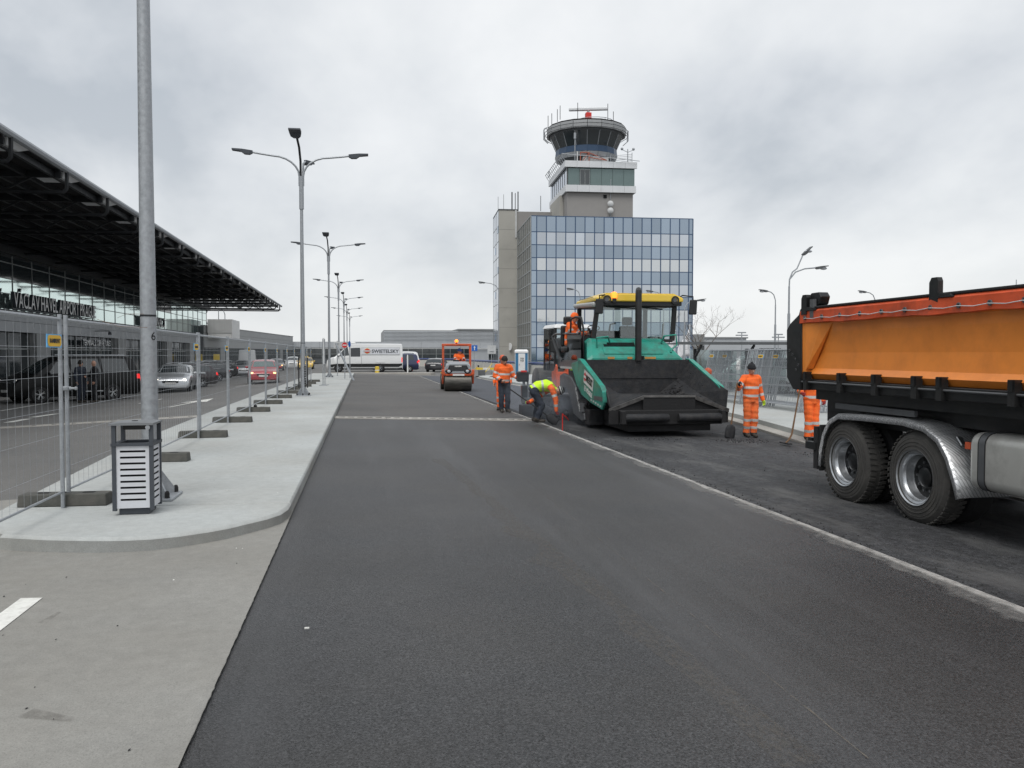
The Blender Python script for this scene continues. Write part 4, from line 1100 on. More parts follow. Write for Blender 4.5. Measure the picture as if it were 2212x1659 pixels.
# ================================================================== site fence: panels with wire mesh, feet
def panel_meshes():
    W, Hh, r = 3.37, 1.93, .021
    fr = MB()
    for x in (r, W-r): fr.tube([(x, 0, -.05), (x, 0, Hh)], r, 8)
    rail = MB(); rail.tube([(2*r, 0, Hh-.05), (W-2*r, 0, Hh-.05)], r*.85, 8); rail2 = MB(); rail2.tube([(2*r, 0, .14), (W-2*r, 0, .14)], r*.6, 8)
    wm = MB(); n = 21
    for i in range(1, n): x = 2*r + (W-4*r)*i/n; wm.tube([(x, .008, .12), (x, .008, Hh-.01)], .0014, 4, cap=False)
    for z in (.38, .72, .98, 1.31, 1.51, 1.60): wm.tube([(r, -.004, z), (W-r, -.004, z)], .0018, 4, cap=False)
    return fr.mesh('post_pair', 'galv', True), rail.mesh('top_rail', 'galv', True), rail2.mesh('bottom_rail', 'galv', True), wm.mesh('wire_mesh', 'galv')
post1 = MB().tube([(0,0,-.05), (0,0,1.93)], .021, 8).mesh('post', 'galv', True)
_, tr_me, br_me, wm_me = panel_meshes()
def make_sign(parent, z=1.62, x=2.0):
    W, Hh = .40, .13
    b = MB().box(-W/2, W/2, -.012, -.004, -Hh/2, Hh/2).build('sign_plate', 'sign_cyan', parent); b.location = (x, -.02, z); b['label'] = 'blue and yellow hire firm plate'
    pts = [(math.cos(a)*.05*s1, 0) for a, s1 in ()]
    poly = []
    for (cx, cz, a0) in ((W/2-.07, Hh/2-.045, 0), (-W/2+.07, Hh/2-.045, 90), (-W/2+.07, -Hh/2+.045, 180), (W/2-.07, -Hh/2+.045, 270)):
        poly += [(cx+.05*math.cos(R(a0+q)), cz+.035*math.sin(R(a0+q))) for q in (0, 30, 60, 90)]
    MB().prism(poly, 'y', -.016, -.0125).build('plate_field', 'sign_yellow', b)
    t_ = text_mb('RAMIRENT', .058, .002, bold=.002, align='CENTER'); t_.xf(Matrix.Rotation(R(90), 4, 'X')); t_.v = [(p[0], p[1]-.0175, p[2]-.02) for p in t_.v]
    t_.build('plate_lettering', 'black', b)
    return b
fence0 = thing('wire_fence', 'p', 'fence', (0, 0, 0), R(90), 'site fence panels along the island')
link('post', post1, fence0, (.021, 0, 0)); link('post', post1, fence0, (3.349, 0, 0)); link('top_rail', tr_me, fence0); link('bottom_rail', br_me, fence0); link('wire_mesh', wm_me, fence0)
sign0 = make_sign(fence0)
fp_lab = ['wire site fence panel at the left edge with a big yellow hire plate', 'wire site fence panel behind the lamp post and litter bin', 'wire site fence panel beside the painted road arrow',
 'wire site fence panel in front of the red car', 'fifth wire site fence panel from the left edge', 'sixth wire site fence panel, just before the lamp post with black guards', 'wire site fence panel level with the lamp post with black guards',
 'first wire fence panel past the lamp post with black guards', 'second wire fence panel past the lamp post with black guards', 'third wire fence panel past the lamp post with black guards', 'fourth wire fence panel past the lamp post with black guards', 'last wire fence panel before the leaning site signs']
fy0 = 9.15 - 3.50; yv = fy0
fx = [-2.98, -3.0, -2.98, -3.0, -3.02, -3.0, -2.98, -2.98, -2.95, -2.95, -2.92, -2.9, -2.88]
for i in range(12):
    o = fence0 if i == 0 else copy_tree(fence0)
    dx = fx[i+1] - fx[i]; o.location = (fx[i], fy0 + i*3.5, .14)
    o.rotation_euler = (0, 0, R(90) - math.atan2(dx, 3.5)); o['label'] = fp_lab[i]
    sp_ = [c for c in o.children if c.name.startswith('sign_plate')][0]
    sp_.location.x = [XP(114, 724, fx[0]).y - fy0, 3.05, 3.08, 3.08, 3.08, 3.08, 3.08, 3.08, 3.08, 3.08, 3.08, 3.08][i]; sp_.location.z = 1.66
blk = MB(); blk.box(-.47, .47, -.12, .12, 0, .125)
blkme = blk.mesh('b', 'rubber_block')
blab = ['dark fence foot block beside the litter bin', 'dark fence foot block just right of the litter bin', 'dark fence foot block third from the near end of the fence', 'dark fence foot block fourth from the near end of the fence', 'dark fence foot block at the slab joint with a black cap on it',
 'dark fence foot block sixth from the near end', 'dark fence foot block next before the lamp post with black guards', 'dark fence foot block behind the lamp post with black guards', 'first dark foot block past the lamp post with black guards', 'second dark foot block past the lamp post with black guards', 'third dark foot block past the lamp post with black guards', 'fourth dark foot block past the lamp post with black guards']
foot0 = None
for i in range(12):
    y = fy0 + (i+1)*3.5
    if foot0 is None:
        foot0 = thing('ballast_block', 'x', 'fence block', (0, 0, 0), 0, 'fence foot blocks on the island')
        MB().hexa([(-.43,-.115,0),(.43,-.115,0),(.43,.115,0),(-.43,.115,0)], [(-.42,-.10,.125),(.42,-.10,.125),(.42,.10,.125),(-.42,.10,.125)]).build('block', 'rubber_block', foot0, bev=.012)
        hm = MB().box(-.055, .055, -.035, .035, .126, .1285).mesh('socket', 'void')
        for x in (-.22, -.02, .22): link('socket', hm, foot0, (x, .02, 0))
        MB().box(-.06, -.0, -.05, .05, .0, .03).build('handle_slot', 'void', foot0).location = (.425, 0, .02)
        o = foot0
    else: o = copy_tree(foot0)
    o.location = (fx[i+1] + [-.02, .05, .06, .08, .08, .06, .06, .06, .05, .05, .05, .05][i], y, .12); o.rotation_euler = (0, 0, R(random.uniform(-3, 3))); o['label'] = blab[i]
    if i == 4: MB().ball((.05, -.02, .15), .05, 8).build('cap', 'black_rubber', o)
cl0 = None
for i in range(4):
    y = fy0 + (i+1)*3.5
    if cl0 is None:
        cl0 = thing('pipe_clamp', 'x', 'clamp', (0,0,0), 0, 'clamps joining fence panels')
        MB().box(-.035, .035, -.05, .05, -.02, .02).build('strap', 'galv', cl0, bev=.006); MB().tube([(.03,-.02,0), (.10,-.02,0)], .012, 6).ball((.10,-.02,0), .02, 6).build('bolt', 'galv', cl0); o = cl0
    else: o = copy_tree(cl0)
    o.location = (fx[i+1], y, 1.32); o['label'] = 'bright clamp on the ' + ('first', 'second', 'third', 'fourth')[i] + ' fence joint from the left edge'
# thin wire tying the fence to the lamp post
p0, p1 = Vector((fx[1], fy0+3.55, 1.99+.1)), Vector((-2.14, 9.05, 1.95+.12))
tag(MB().tube([Vector((fx[2]-.02, 10.2, 2.07)), Vector((-2.6, 9.6, 1.97)), Vector((-2.2, 9.12, 1.945))], .0022, 4).tube([Vector((-2.2, 9.0, 2.08)), Vector((-2.5, 9.5, 2.1)), Vector((fx[2]-.02, 11.0, 2.12))], .002, 4).build('tie_wire', 'wood'), 'thin tie wires strung between fence and near lamp post', 'wire')

# ================================================================== leaning site sign frames and traffic signs by the van
def post_thing(name, label, cat, p, h, r=.03):
    t = thing(name, label, cat, p); MB().tube([(0,0,0), (0,0,h)], r, 8).build('pole', 'galv', t, smooth=True); return t
def onisl(u, v): return ZP(u, v, .12)
p = onisl(745, 818); 
ns = post_thing('no_entry_sign', 'round red no entry sign with white bar on a post before the white van', 'traffic sign', p, 2.35)
q = Vector((0, -.06, 2.12))
MB().lathe([(0,0), (.19,0), (.19,.02), (0,.02)], 24, q, (0,-1,0)).build('sign_rim', 'plastic_white', ns); MB().lathe([(0,.021), (.175,.021), (.175,.024), (0,.024)], 24, q, (0,-1,0)).build('sign_face', 'sign_red', ns)
MB().box(-.13, .13, -.088, -.084, 2.09, 2.15).build('sign_bar', 'plastic_white', ns)
bs_ = post_thing('round_blue_sign', 'round blue arrow sign seen edge-on right of the no entry sign', 'traffic sign', p + Vector((.30, 1.2, 0)), 2.4)
MB().lathe([(0,0), (.22,0), (.22,.02), (0,.02)], 24, (0,-.05,2.2), (-.92,-.4,0)).build('sign_rim', 'plastic_white', bs_); MB().lathe([(0,.022), (.20,.022), (.20,.026), (0,.026)], 24, (0,-.05,2.2), (-.92,-.4,0)).build('sign_face', 'sign_blue', bs_)
b2 = post_thing('square_sign_back', 'pale square back of a sign left of the no entry sign', 'traffic sign', onisl(729, 812), 2.5)
MB().box(-.24, .24, -.05, -.03, 1.95, 2.42).build('sign_back', 'pale_grey', b2); MB().box(-.12, .12, -.09, -.05, 2.04, 2.08).build('clamp', 'galv', b2); MB().box(-.12, .12, -.09, -.05, 2.28, 2.32).build('clamp', 'galv', b2)
p = onisl(698, 833)
sf = thing('site_sign_frame', 'narrow white site sign on thin tube legs at the end of the fence', 'sign', p)
for s in (0, 1): MB().tube([(s*.06, s*.7, 0), (s*.06, s*.7, 2.3)], .022, 6).build('leg', 'galv', sf); MB().box(s*.06-.2, s*.06+.2, s*.7-.03, s*.7+.03, 0, .03).build('foot', 'galv', sf)
MB().box(-.01, .05, .0, .7, 1.05, 2.35).build('board', 'plastic_white', sf)
p = onisl(764, 822)
sf = thing('leaning_board', 'thin grey board leaning against the sign posts before the van', 'board', p)
MB().bar((0, 0, 0), (-1.05, .8, 2.2), .12, .05).build('board_edge', 'galv_dull', sf); MB().bar((0, .35, 0), (-1.05, 1.15, 2.2), .1, .05).build('board_edge', 'galv_dull', sf)
MB().bar((-.5, .38, 1.05), (-.5, .8, 1.05), .06).build('rung', 'galv_dull', sf)
# white marker posts and yellow bollard on the kerb island
o = post_thing('marker_post', 'slim white marker post behind the end island kerb', 'post', (3.9, 74.7, .02), 1.55, .05); o.children[0].data = MB().tube([(0,0,0), (0,0,1.5), (0,0,1.6)], [.06,.06,.03], 8).mesh('pole', 'plastic_white', True)
o = thing('yellow_bollard', 'stubby yellow bollard on the end island kerb', 'bollard', (1.2, 74.6, .02)); MB().tube([(0,0,0), (0,0,.5), (0,0,.56)], [.19,.19,.12], 10).build('body', 'line_yellow', o, smooth=True); MB().tube([(0,0,.18), (0,0,.26)], .2, 10).build('band', 'plastic_white', o)
# signs further right
o = post_thing('one_way_sign', 'blue square one way sign with white arrow right of the small roller', 'traffic sign', GP(1025, 800), .1); q = GP(1025, 800); zt = YP(1022, 752, q.y).z - q.z
o.children[0].data = MB().tube([(0,0,0), (0,0,zt+.5)], .035, 8).mesh('pole', 'galv', True)
MB().box(-.36, .36, -.06, -.03, zt-.36, zt+.36).build('sign_face', 'sign_blue', o); MB().prism([(-.05,zt-.25), (.05,zt-.25), (.05,zt+.08), (.14,zt+.08), (0,zt+.27), (-.14,zt+.08), (-.05,zt+.08)], 'y', -.066, -.061).build('arrow', 'plastic_white', o)
q = GP(1062, 808); zt = YP(1054, 755, q.y).z - q.z
o = post_thing('square_sign_back', 'pale square sign back on a post left of the portable toilet', 'traffic sign', q, zt+.5); MB().box(-.42, .42, -.06, -.03, zt-.42, zt+.42).build('sign_back', 'pale_grey', o); MB().box(-.2, .2, -.1, -.06, zt-.2, zt-.15).build('clamp', 'galv', o)
MB().lathe([(0,0), (.36,0), (.36,.03), (0,.03)], 20, (-.15,-.08,zt-1.9), (-.98,-.05,0)).build('round_sign', 'pale_grey', o)
# ================================================================== portable toilet
q = GP(1126, 811)
wc = thing('portable_toilet', 'white and blue portable toilet cabin beside the concrete wall', 'portable toilet', q, R(-8))
MB().box(-.62, .62, -.55, .65, 0, .14).build('base', 'anthracite', wc, bev=.03)
mb = MB().box(-.6, .6, -.5, .6, .14, 2.12); mb.build('cabin', 'toilet_blue', wc, bev=.03)
MB().loft([[(-.64,-.56,2.1),(.64,-.56,2.1),(.64,.64,2.1),(-.64,.64,2.1)], [(-.64,-.56,2.3),(.64,-.56,2.3),(.64,.64,2.3),(-.64,.64,2.3)], [(-.52,-.42,2.45),(.52,-.42,2.45),(.52,.5,2.45),(-.52,.5,2.45)]]).build('roof', 'plastic_white', wc, bev=.05)
MB().box(-.30, .34, -.56, -.49, .2, 2.06).build('door', 'plastic_white', wc, bev=.02)
for x in (-.62, .58): MB().box(x, x+.04, -.54, -.48, .14, 2.1).build('corner_post', 'plastic_white', wc)
MB().box(-.13, .20, -.575, -.562, 1.2, 1.72).build('label_plate', 'plate_white', wc)
for i, s in enumerate(('TOI', 'TOI')):
    t_ = text_mb(s, .2, .004, bold=.008, align='CENTER'); t_.xf(Matrix.Rotation(R(90), 4, 'X')); t_.v = [(p[0]+.035, p[1]-.58, p[2]+1.52-i*.2) for p in t_.v]; t_.build('lettering', 'black', wc)
MB().box(-.22, -.19, -.57, -.56, .95, 1.1).build('handle', 'black', wc)
# ================================================================== concrete wall with blue rail
wl = thing('barrier_wall', 'pale low concrete wall topped by a blue tube rail', 'wall', (0, 0, 0))
wp_ = [GP(905, 791), GP(1000, 795), GP(1095, 805), GP(1185, 815), GP(1250, 820), GP(1330, 824)]
for a, b in zip(wp_[:-1], wp_[1:]):
    d = (b-a); L_ = Vector((d.x, d.y, 0)).length; n = max(1, int(L_/6)); an = math.atan2(d.y, d.x)
    for i in range(n):
        c = a + d*i/n
        MB().prism([(-.25, -.2), (.25, -.2), (.2, .15), (.12, .98), (-.12, .98), (-.2, .15)], 'x', .01, L_/n-.01).build('wall_block', 'concrete_barrier', wl, loc=c, rot=(0, 0, an))
    mb = MB().tube([(0, 0, 1.16), (L_, 0, 1.16)], .12, 8)
    k = 0.
    while k < L_: mb.tube([(k, 0, .95), (k, 0, 1.1)], .05, 6); k += 2.
    mb.build('rail', 'rail_blue', wl, loc=a, rot=(0, 0, an), smooth=True)
# site clutter between wall and roller
p = GP(1055, 812)
cb = thing('plank_barrier', 'low yellow and white barrier board on feet behind the standing worker', 'barrier', p)
MB().box(-1.1, 1.1, -.04, .04, .55, .75).build('board', 'line_yellow', cb); MB().box(-.5, .1, -.05, .05, .56, .74).build('white_band', 'plastic_white', cb)
for x in (-.8, .8): MB().box(x-.05, x+.05, -.25, .25, 0, .08).build('foot', 'rubber_block', cb); MB().tube([(x, 0, .05), (x, 0, .8)], .03, 6).build('leg', 'galv', cb)
p = GP(1040, 815)
cb = thing('plate_compactor', 'small dark plate compactor machine parked by the kerb', 'compactor', p)
MB().box(-.45, .45, -.3, .3, 0, .1).build('base_plate', 'tar_steel', cb, bev=.02); MB().box(-.25, .3, -.22, .22, .12, .62).build('engine', 'grey_paint', cb, bev=.05); MB().tube([(.3, 0, .4), (.9, 0, 1.15)], .03, 6).build('handle', 'line_yellow', cb)
p = GP(1085, 820)
tp = MB()
rr = random.Random(3)
g_ = [[(x*.15, y*.12, .36*math.exp(-((x*.15)**2/1.2+(y*.12)**2*2.4))*(.75+.5*rr.random())-.04) for x in range(-14, 15)] for y in range(-8, 9)]
tp.loft(g_, closed=False, caps=False)
o = tp.build('spoil_heap', 'rubber_block'); o.location = p + Vector((0, 1, .02)); tag(o, 'low dark heap of spoil on the kerb behind the standing worker', 'heap')
# ================================================================== stacks of spare fence panels leaning at right
stk0 = None
def stacked(n, x, y0, step, lean, lab, grp):
    for i in range(n):
        o = copy_tree(fence0)
        for c in list(o.children):
            if c.name.startswith('sign_plate') and i not in (0, 6): 
                for g_ in list(c.children): bpy.data.objects.remove(g_)
                bpy.data.objects.remove(c)
        for c in o.children:
            if c.name.startswith('sign_plate'): c.location.x = .35 + .05*i; c.rotation_euler = (0, 0, 0)
        o.location = (x + i*step, y0 + random.uniform(-.04, .04) - i*.02, gz(9)+.2)
        o.rotation_euler = (0, 0, 0)
        # leaning: panel runs along -y, top tipped to +x
        o.rotation_mode = 'XYZ'; M = Matrix.Rotation(lean + R(random.uniform(-.5, .5)), 4, 'Y') @ Matrix.Rotation(-R(90), 4, 'Z')
        o.rotation_euler = M.to_euler(); o['label'] = lab; o['group'] = grp
stacked(16, 13.0, 30.6, .055, R(11), 'spare wire fence panel in the leaning stack nearer the paver', 'stacked fence panels nearer the paver')
stacked(16, 12.9, 26.4, .055, R(11), 'spare wire fence panel in the leaning stack behind the shovel worker', 'stacked fence panels behind the shovel worker')
# ================================================================== shelter canopy behind the stacks
sh = thing('bus_shelter', 'long glass shelter with a dark flat roof behind the stacked panels', 'shelter', (15.0, 36.0, gz(14)), R(-2))
L_, hh = 26., 2.46
MB().box(-1.2, L_, -.9, 1.3, hh, hh+.06).build('roof', 'grey_paint', sh)
MB().box(-1.25, L_, -.95, -.905, hh-.01, hh+.10).build('roof_fascia', 'grey_paint', sh)
for i in range(11):
    x = i*2.5; MB().box(x-.06, x+.06, -.06, .06, 0, hh-.2).build('post', 'steel_dark', sh)
    MB().add([(x-.05,-.8,hh-.02),(x+.05,-.8,hh-.02),(x+.05,-.05,hh-.5),(x-.05,-.05,hh-.5),(x-.05,-.8,hh-.1),(x+.05,-.8,hh-.1),(x+.05,-.05,hh-.62),(x-.05,-.05,hh-.62)], [(0,1,2,3),(7,6,5,4),(0,4,5,1),(1,5,6,2),(2,6,7,3),(3,7,4,0)]).build('bracket', 'steel_dark', sh)
    if i < 10: MB().box(x+.1, x+2.4, .9, .92, .25, hh-.25).build('pane', 'glass_shelter', sh)
MB().box(0, L_-1, .85, .97, .1, .22).build('rail', 'steel_dark', sh)
# ================================================================== hooked street lamps in the car park
def hook_lamp(label, u, vb, Y, vt, side, reach=1.6, two=False):
    p = YP(u, vb, Y); base = Vector((p.x, Y, -.33)); top = YP(u, vt, Y).z + .33
    t = thing('hooked_lamp', label, 'street lamp', base, 0, 'hooked grey lamps around the car park')
    MB().tube([(0,0,0), (0,0,top*.62), (0,0,top*.62), (0,0,top-1.1)], [.09, .08, .055, .05], 10).build('pole', 'galv_dull', t, smooth=True)
    def arm_(dirx, tilt, rr_):
        pts = [(0,0,top-1.15), (dirx*.02,0,top-.7), (dirx*.22*rr_,0,top-.28), (dirx*.55*rr_,0,top-.08), (dirx*rr_,0,top+tilt)]
        MB().tube(pts, .04, 7).build('arm', 'galv_dull', t, smooth=True)
        e = Vector((dirx*rr_, 0, top+tilt)); d = Vector((dirx, 0, .12+tilt*.5)).normalized()
        lamp_head(MB(), e-d*.08, d, .75, .3).build('lamp_head', 'grey_paint', t); q = e+d*.42
        MB().ball(q-Vector((0,0,.08)), .16, 8, sq=(1.5, .8, .6)).build('lens', 'lamp_off', t, smooth=True)
    arm_(side, 0., reach)
    if two: arm_(side*.62, .75, reach*.8)
    return t
hook_lamp('tall double headed lamp post rising behind the dump truck tailgate', 1703, 760, 44, 577, 1, 1.7, True)
hook_lamp('single hooked lamp left of the double headed one', 1674, 760, 62, 629, -1, .75)
hook_lamp('single hooked lamp seen just over the truck bed', 1890, 700, 66, 631, -1, .95)
hook_lamp('single hooked lamp far right over the truck bed', 2100, 700, 70, 634, -1, 1.2)
hook_lamp('single hooked lamp in front of the bare concrete core', 1077, 790, 92, 611, -1, 1.6)
hook_lamp('single hooked lamp before the glass block above the yellow roof left end', 1253, 760, 84, 625, -1, .8)
hook_lamp('single hooked lamp before the glass block above the yellow roof right end', 1433, 760, 80, 630, -1, 1.2)
hook_lamp('single hooked lamp reaching out past the right mirror of the paver', 1478, 760, 66, 648, 1, 1.2)
# ================================================================== flags
for i, (u, vt, Y, lab) in enumerate(((1489, 703, 96, 'white flag on a pole right of the paver windscreen'), (1332, 715, 108, 'white flag seen through the left part of the paver windscreen'), (1360, 716, 108, 'white flag seen beside the paver exhaust pipe'), (1458, 714, 104, 'white flag seen through the right part of the windscreen'))):
    p = YP(u, 780, Y); base = Vector((p.x, Y, -.33)); top = YP(u, vt, Y).z + .33
    t = thing('flag_pole', lab, 'flag', base, 0, 'white flags in front of the glass block')
    MB().tube([(0,0,0), (0,0,top)], [.05,.03], 8).build('pole', 'plastic_white', t, smooth=True); MB().ball((0,0,top), .1, 8).build('finial', 'plastic_white', t)
    mb = MB(); rings = []
    s = -1 if u > 1400 else (1 if i == 1 else -1)
    rows_ = 9
    for k in range(rows_):
        f = k/(rows_-1); w_ = 1.9*math.sin(min(1, f*1.5+.05)*1.57); z = top-.35-f*3.4; 
        rings.append([(s*(.05+w_*q*.8), .18*math.sin(q*7+f*5), z - q*q*.9*(1-f*.3)) for q in (0, .25, .5, .75, 1)])
    mb.loft(rings, closed=False, caps=False); o = mb.build('flag', 'flag_white', t, smooth=True)
    sm_ = o.modifiers.new('thick', 'SOLIDIFY'); sm_.thickness = .012
# ================================================================== bare tree
def tree(label, p, h, seed):
    rr = random.Random(seed); t = thing('bare_tree', label, 'tree', p); mb = MB()
    tr = MB().tube([(0,0,0), (.05,0,h*.12), (.02,.05,h*.25)], [.16,.13,.11], 8); tr.build('trunk', 'bark', t, smooth=True)
    def grow(p, d, L, r, dep):
        pts = [p]; q = p
        for k in range(3): d = (d + Vector((rr.gauss(0,.12), rr.gauss(0,.12), rr.gauss(.02,.08)))).normalized(); q = q + d*L/3; pts.append(q)
        mb.tube(pts, [r, r*.85, r*.7, r*.5], 3 if dep > 1 else 6, cap=False)
        if dep > 3: return
        for k in range(3 if dep < 4 else 2):
            j = rr.choice((1, 2, 3)); dd = (d + Vector((rr.gauss(0,.6), rr.gauss(0,.6), rr.gauss(.15,.35)))).normalized()
            grow(pts[j], dd, L*rr.uniform(.55,.8), max(.006, r*.5), dep+1)
    for k in range(4): grow(Vector((.02,.05,h*.24)), Vector((rr.gauss(0,.5), rr.gauss(0,.5), 1)).normalized(), h*.34, .055, 0)
    mb.build('crown', 'bark', t); return t
p = YP(1512, 780, 76); tree('bare leafless tree right of the glass block', (p.x, 76, -.33), 7.2, 5)
# lattice masts on horizon
for (u, vt, Y, lab) in ((1602, 718, 200, 'small floodlight mast on the horizon right of the bare tree'), (1681, 722, 190, 'small floodlight mast on the horizon behind the double headed lamp'), (2192, 604, 230, 'thin aerial mast on the horizon over the front of the truck bed')):
    p = YP(u, 760, Y); top = YP(u, vt, Y).z+.4
    t = thing('floodlight_mast', lab, 'mast', (p.x, Y, -.4)); MB().tube([(0,0,0), (0,0,top)], .13, 6).build('pole', 'galv_dull', t)
    if u < 2000: MB().box(-1.6, 1.6, -.2, .2, top-.9, top-.6).box(-1.1, 1.1, -.2, .2, top-.2, top+.1).build('lamp_bank', 'galv_dull', t)
    else: MB().ball((0,0,top*.8), .7, 8).build('radome', 'pale_grey', t)
# ================================================================== cars and vans
PROF = {
 'estate': dict(st=[(.5,.60,.93),(.488,.70,.97),(.46,.78,.985),(.40,.85,.99),(.27,.93,1),(.215,.97,1),(.06,1.36,1),(-.02,1.44,1),(-.15,1.465,1),(-.32,1.44,1),(-.415,1.36,.99),(-.475,1.02,.98),(-.49,.95,.97),(-.5,.74,.93)], ws=(.20,.055), rw=(-.425,-.474), sw=[(.135,-.09),(-.105,-.235),(-.25,-.40)], belt=.93, wb=(.315,-.265), r=.325),
 'lift': dict(st=[(.5,.60,.93),(.488,.70,.97),(.46,.78,.985),(.40,.85,.99),(.27,.93,1),(.215,.97,1),(.06,1.36,1),(-.02,1.44,1),(-.13,1.455,1),(-.26,1.38,1),(-.39,1.12,.99),(-.45,1.04,.98),(-.485,1.0,.97),(-.5,.76,.93)], ws=(.20,.055), rw=(-.275,-.39), sw=[(.135,-.09),(-.105,-.24),(-.255,-.335)], belt=.93, wb=(.315,-.275), r=.325),
 'suv': dict(st=[(.5,.68,.93),(.488,.82,.97),(.46,.92,.985),(.40,.98,.99),(.27,1.04,1),(.215,1.08,1),(.07,1.52,1),(-.01,1.61,1),(-.15,1.635,1),(-.36,1.60,1),(-.43,1.5,.99),(-.48,1.1,.98),(-.49,1.05,.97),(-.5,.8,.93)], ws=(.20,.065), rw=(-.44,-.478), sw=[(.135,-.09),(-.105,-.25),(-.265,-.41)], belt=1.05, wb=(.31,-.27), r=.35),
 'mpv': dict(st=[(.5,.72,.93),(.49,.90,.96),(.47,1.0,.985),(.42,1.09,.99),(.375,1.15,1),(.20,1.74,1),(.13,1.90,1),(.02,1.95,1),(-.30,1.955,1),(-.42,1.92,1),(-.455,1.83,.99),(-.488,1.2,.985),(-.495,1.0,.97),(-.5,.78,.94)], ws=(.36,.20), rw=(-.458,-.486), sw=[(.265,.085),(.07,-.16),(-.175,-.40)], belt=1.14, wb=(.325,-.25), r=.345),
 'caddy': dict(st=[(.5,.70,.93),(.49,.85,.96),(.46,.97,.985),(.38,1.06,.99),(.30,1.14,1),(.14,1.66,1),(.06,1.79,1),(-.05,1.84,1),(-.36,1.84,1),(-.45,1.78,1),(-.475,1.6,.99),(-.49,1.12,.985),(-.495,1.0,.97),(-.5,.75,.94)], ws=(.285,.145), rw=(-.478,-.488), sw=[(.19,.03),(.015,-.19),(-.21,-.40)], belt=1.1, wb=(.31,-.29), r=.33),
 'bigvan': dict(st=[(.5,.80,.92),(.492,1.10,.96),(.475,1.22,.98),(.44,1.34,.99),(.395,1.42,1),(.30,2.05,.99),(.235,2.50,.98),(.20,2.62,.97),(.10,2.68,.97),(-.30,2.68,.97),(-.485,2.66,.97),(-.495,2.5,.965),(-.498,1.2,.965),(-.5,.9,.95)], ws=(.385,.245), rw=None, sw=[(.345,.205)], belt=1.42, wb=(.345,-.20), r=.36, steep=.10),
}
def car(name, label, loc, head, paint, kind='estate', L=4.65, W=1.82, H=None, lamps='off', cat='car', group=None, glass='pane_smoke', rimm='chrome', plate=True, sc=1., parts=True):
    pf = PROF[kind]; st = pf['st'][::-1]; xs_ = [s[0] for s in st]; steep = pf.get('steep', .24)
    t = thing(name, label, cat, loc, math.atan2(head[1], head[0]), group); t.scale = (sc,)*3
    hw = W/2; zb = .22; B = pf['belt']
    def samp(x):
        x = max(-.5, min(.5, x))
        for i in range(len(st)-1):
            if st[i][0] <= x <= st[i+1][0]:
                f = (x-st[i][0])/max(1e-6, st[i+1][0]-st[i][0]); return tuple(st[i][k]+(st[i+1][k]-st[i][k])*f for k in (1, 2))
        return st[0][1], st[0][2]
    def ringp(x):
        zt, wf = samp(x); w = hw*wf; be = min(B, zt-.07); endz = zb+.06*max(0, (abs(x)-.46)/.04)
        g_ = max(0, min(1, (zt-B-.05)/.5)); wr = w*(.97-steep*g_); 
        if zt-B < .12: p5, p6 = (w*.90, zt-.025), (w*.6, zt-.003)
        else: p5, p6 = (wr, zt-.055), (wr*.82, zt-.012)
        return [(0, endz), (w*.86, endz), (w*.975, endz+.12), (w, endz+.12+(be-endz-.12)*.5), (w*.982, be), p5, p6, (0, zt+.012)]
    def P(x, k, s):
        r_ = ringp(x); i = min(6, int(k)); f = k-i
        return Vector((x*L, s*(r_[i][0]+(r_[i+1][0]-r_[i][0])*f), r_[i][1]+(r_[i+1][1]-r_[i][1])*f))
    rings = []
    allx = sorted(set(xs_ + [x*.02 for x in range(-24, 25, 2)]))
    for x in allx:
        r_ = ringp(x); rings.append([Vector((x*L, y, z)) for (y, z) in r_] + [Vector((x*L, -y, z)) for (y, z) in r_[1:-1][::-1]])
    MB().loft(rings).build('body', paint, t, smooth=42)
    def patch(nm, x0, x1, k0, k1, s, m, nx=6, nk=3, off_=.006, both=False, lab=None):
        """x0/x1 may be (at k0, at k1)"""
        mb = MB(); g_ = []
        x0 = x0 if isinstance(x0, tuple) else (x0, x0); x1 = x1 if isinstance(x1, tuple) else (x1, x1)
        ks = [k0+(k1-k0)*j/nk for j in range(nk+1)]
        for j, k in enumerate(ks):
            f = j/nk; a, b = x0[0]+(x0[1]-x0[0])*f, x1[0]+(x1[1]-x1[0])*f
            row = []
            for i in range(nx+1):
                x = a+(b-a)*i/nx; p = P(x, k, s); e1 = P(x+.002, k, s)-P(x-.002, k, s); e2 = P(x, min(7, k+.05), s)-P(x, k-.05, s)
                n_ = e1.cross(e2); n_ = n_.normalized() if n_.length > 1e-9 else Vector((0, s, 0))
                if n_.dot(p-Vector((x*L*.8, 0, .6))) < 0: n_ = -n_
                row.append(p+n_*off_)
            g_.append(row)
        mb.loft(g_, closed=False, caps=False); o = mb.build(nm, m, t, smooth=True)
        return o
    for s in (1, -1):
        for i, (a, b) in enumerate(pf['sw']):
            ta = a-.05*(1 if i == 0 else 0)*(1.6 if kind != 'bigvan' else 1); tb_ = b + (.012 if i < len(pf['sw'])-1 else (.05 if kind == 'lift' else .02))
            patch('side_window', (a, ta), (b, tb_), 4.12, 4.9, s, glass, 5, 2)
    def wide(nm, x0, x1, m, k=5.12, n_=6, kx=None):
        mb = MB(); rows_ = []
        for i in range(n_+1):
            x = x0+(x1-x0)*i/n_; row = []
            for (kk, s) in ((k, 1), (5.6, 1), (6.2, 1), (7, 1), (6.2, -1), (5.6, -1), (k, -1)):
                p = P(x, kk, s); e1 = P(x+.003, kk, 1)-P(x-.003, kk, 1); nn = Vector((-e1.z, 0, e1.x)); nn = nn.normalized() if nn.length > 1e-9 else Vector((0,0,1))
                if nn.z < 0: nn = -nn
                row.append(p+nn*.007)
            rows_.append(row)
        mb.loft(rows_, closed=False, caps=False); return mb.build(nm, m, t, smooth=True)
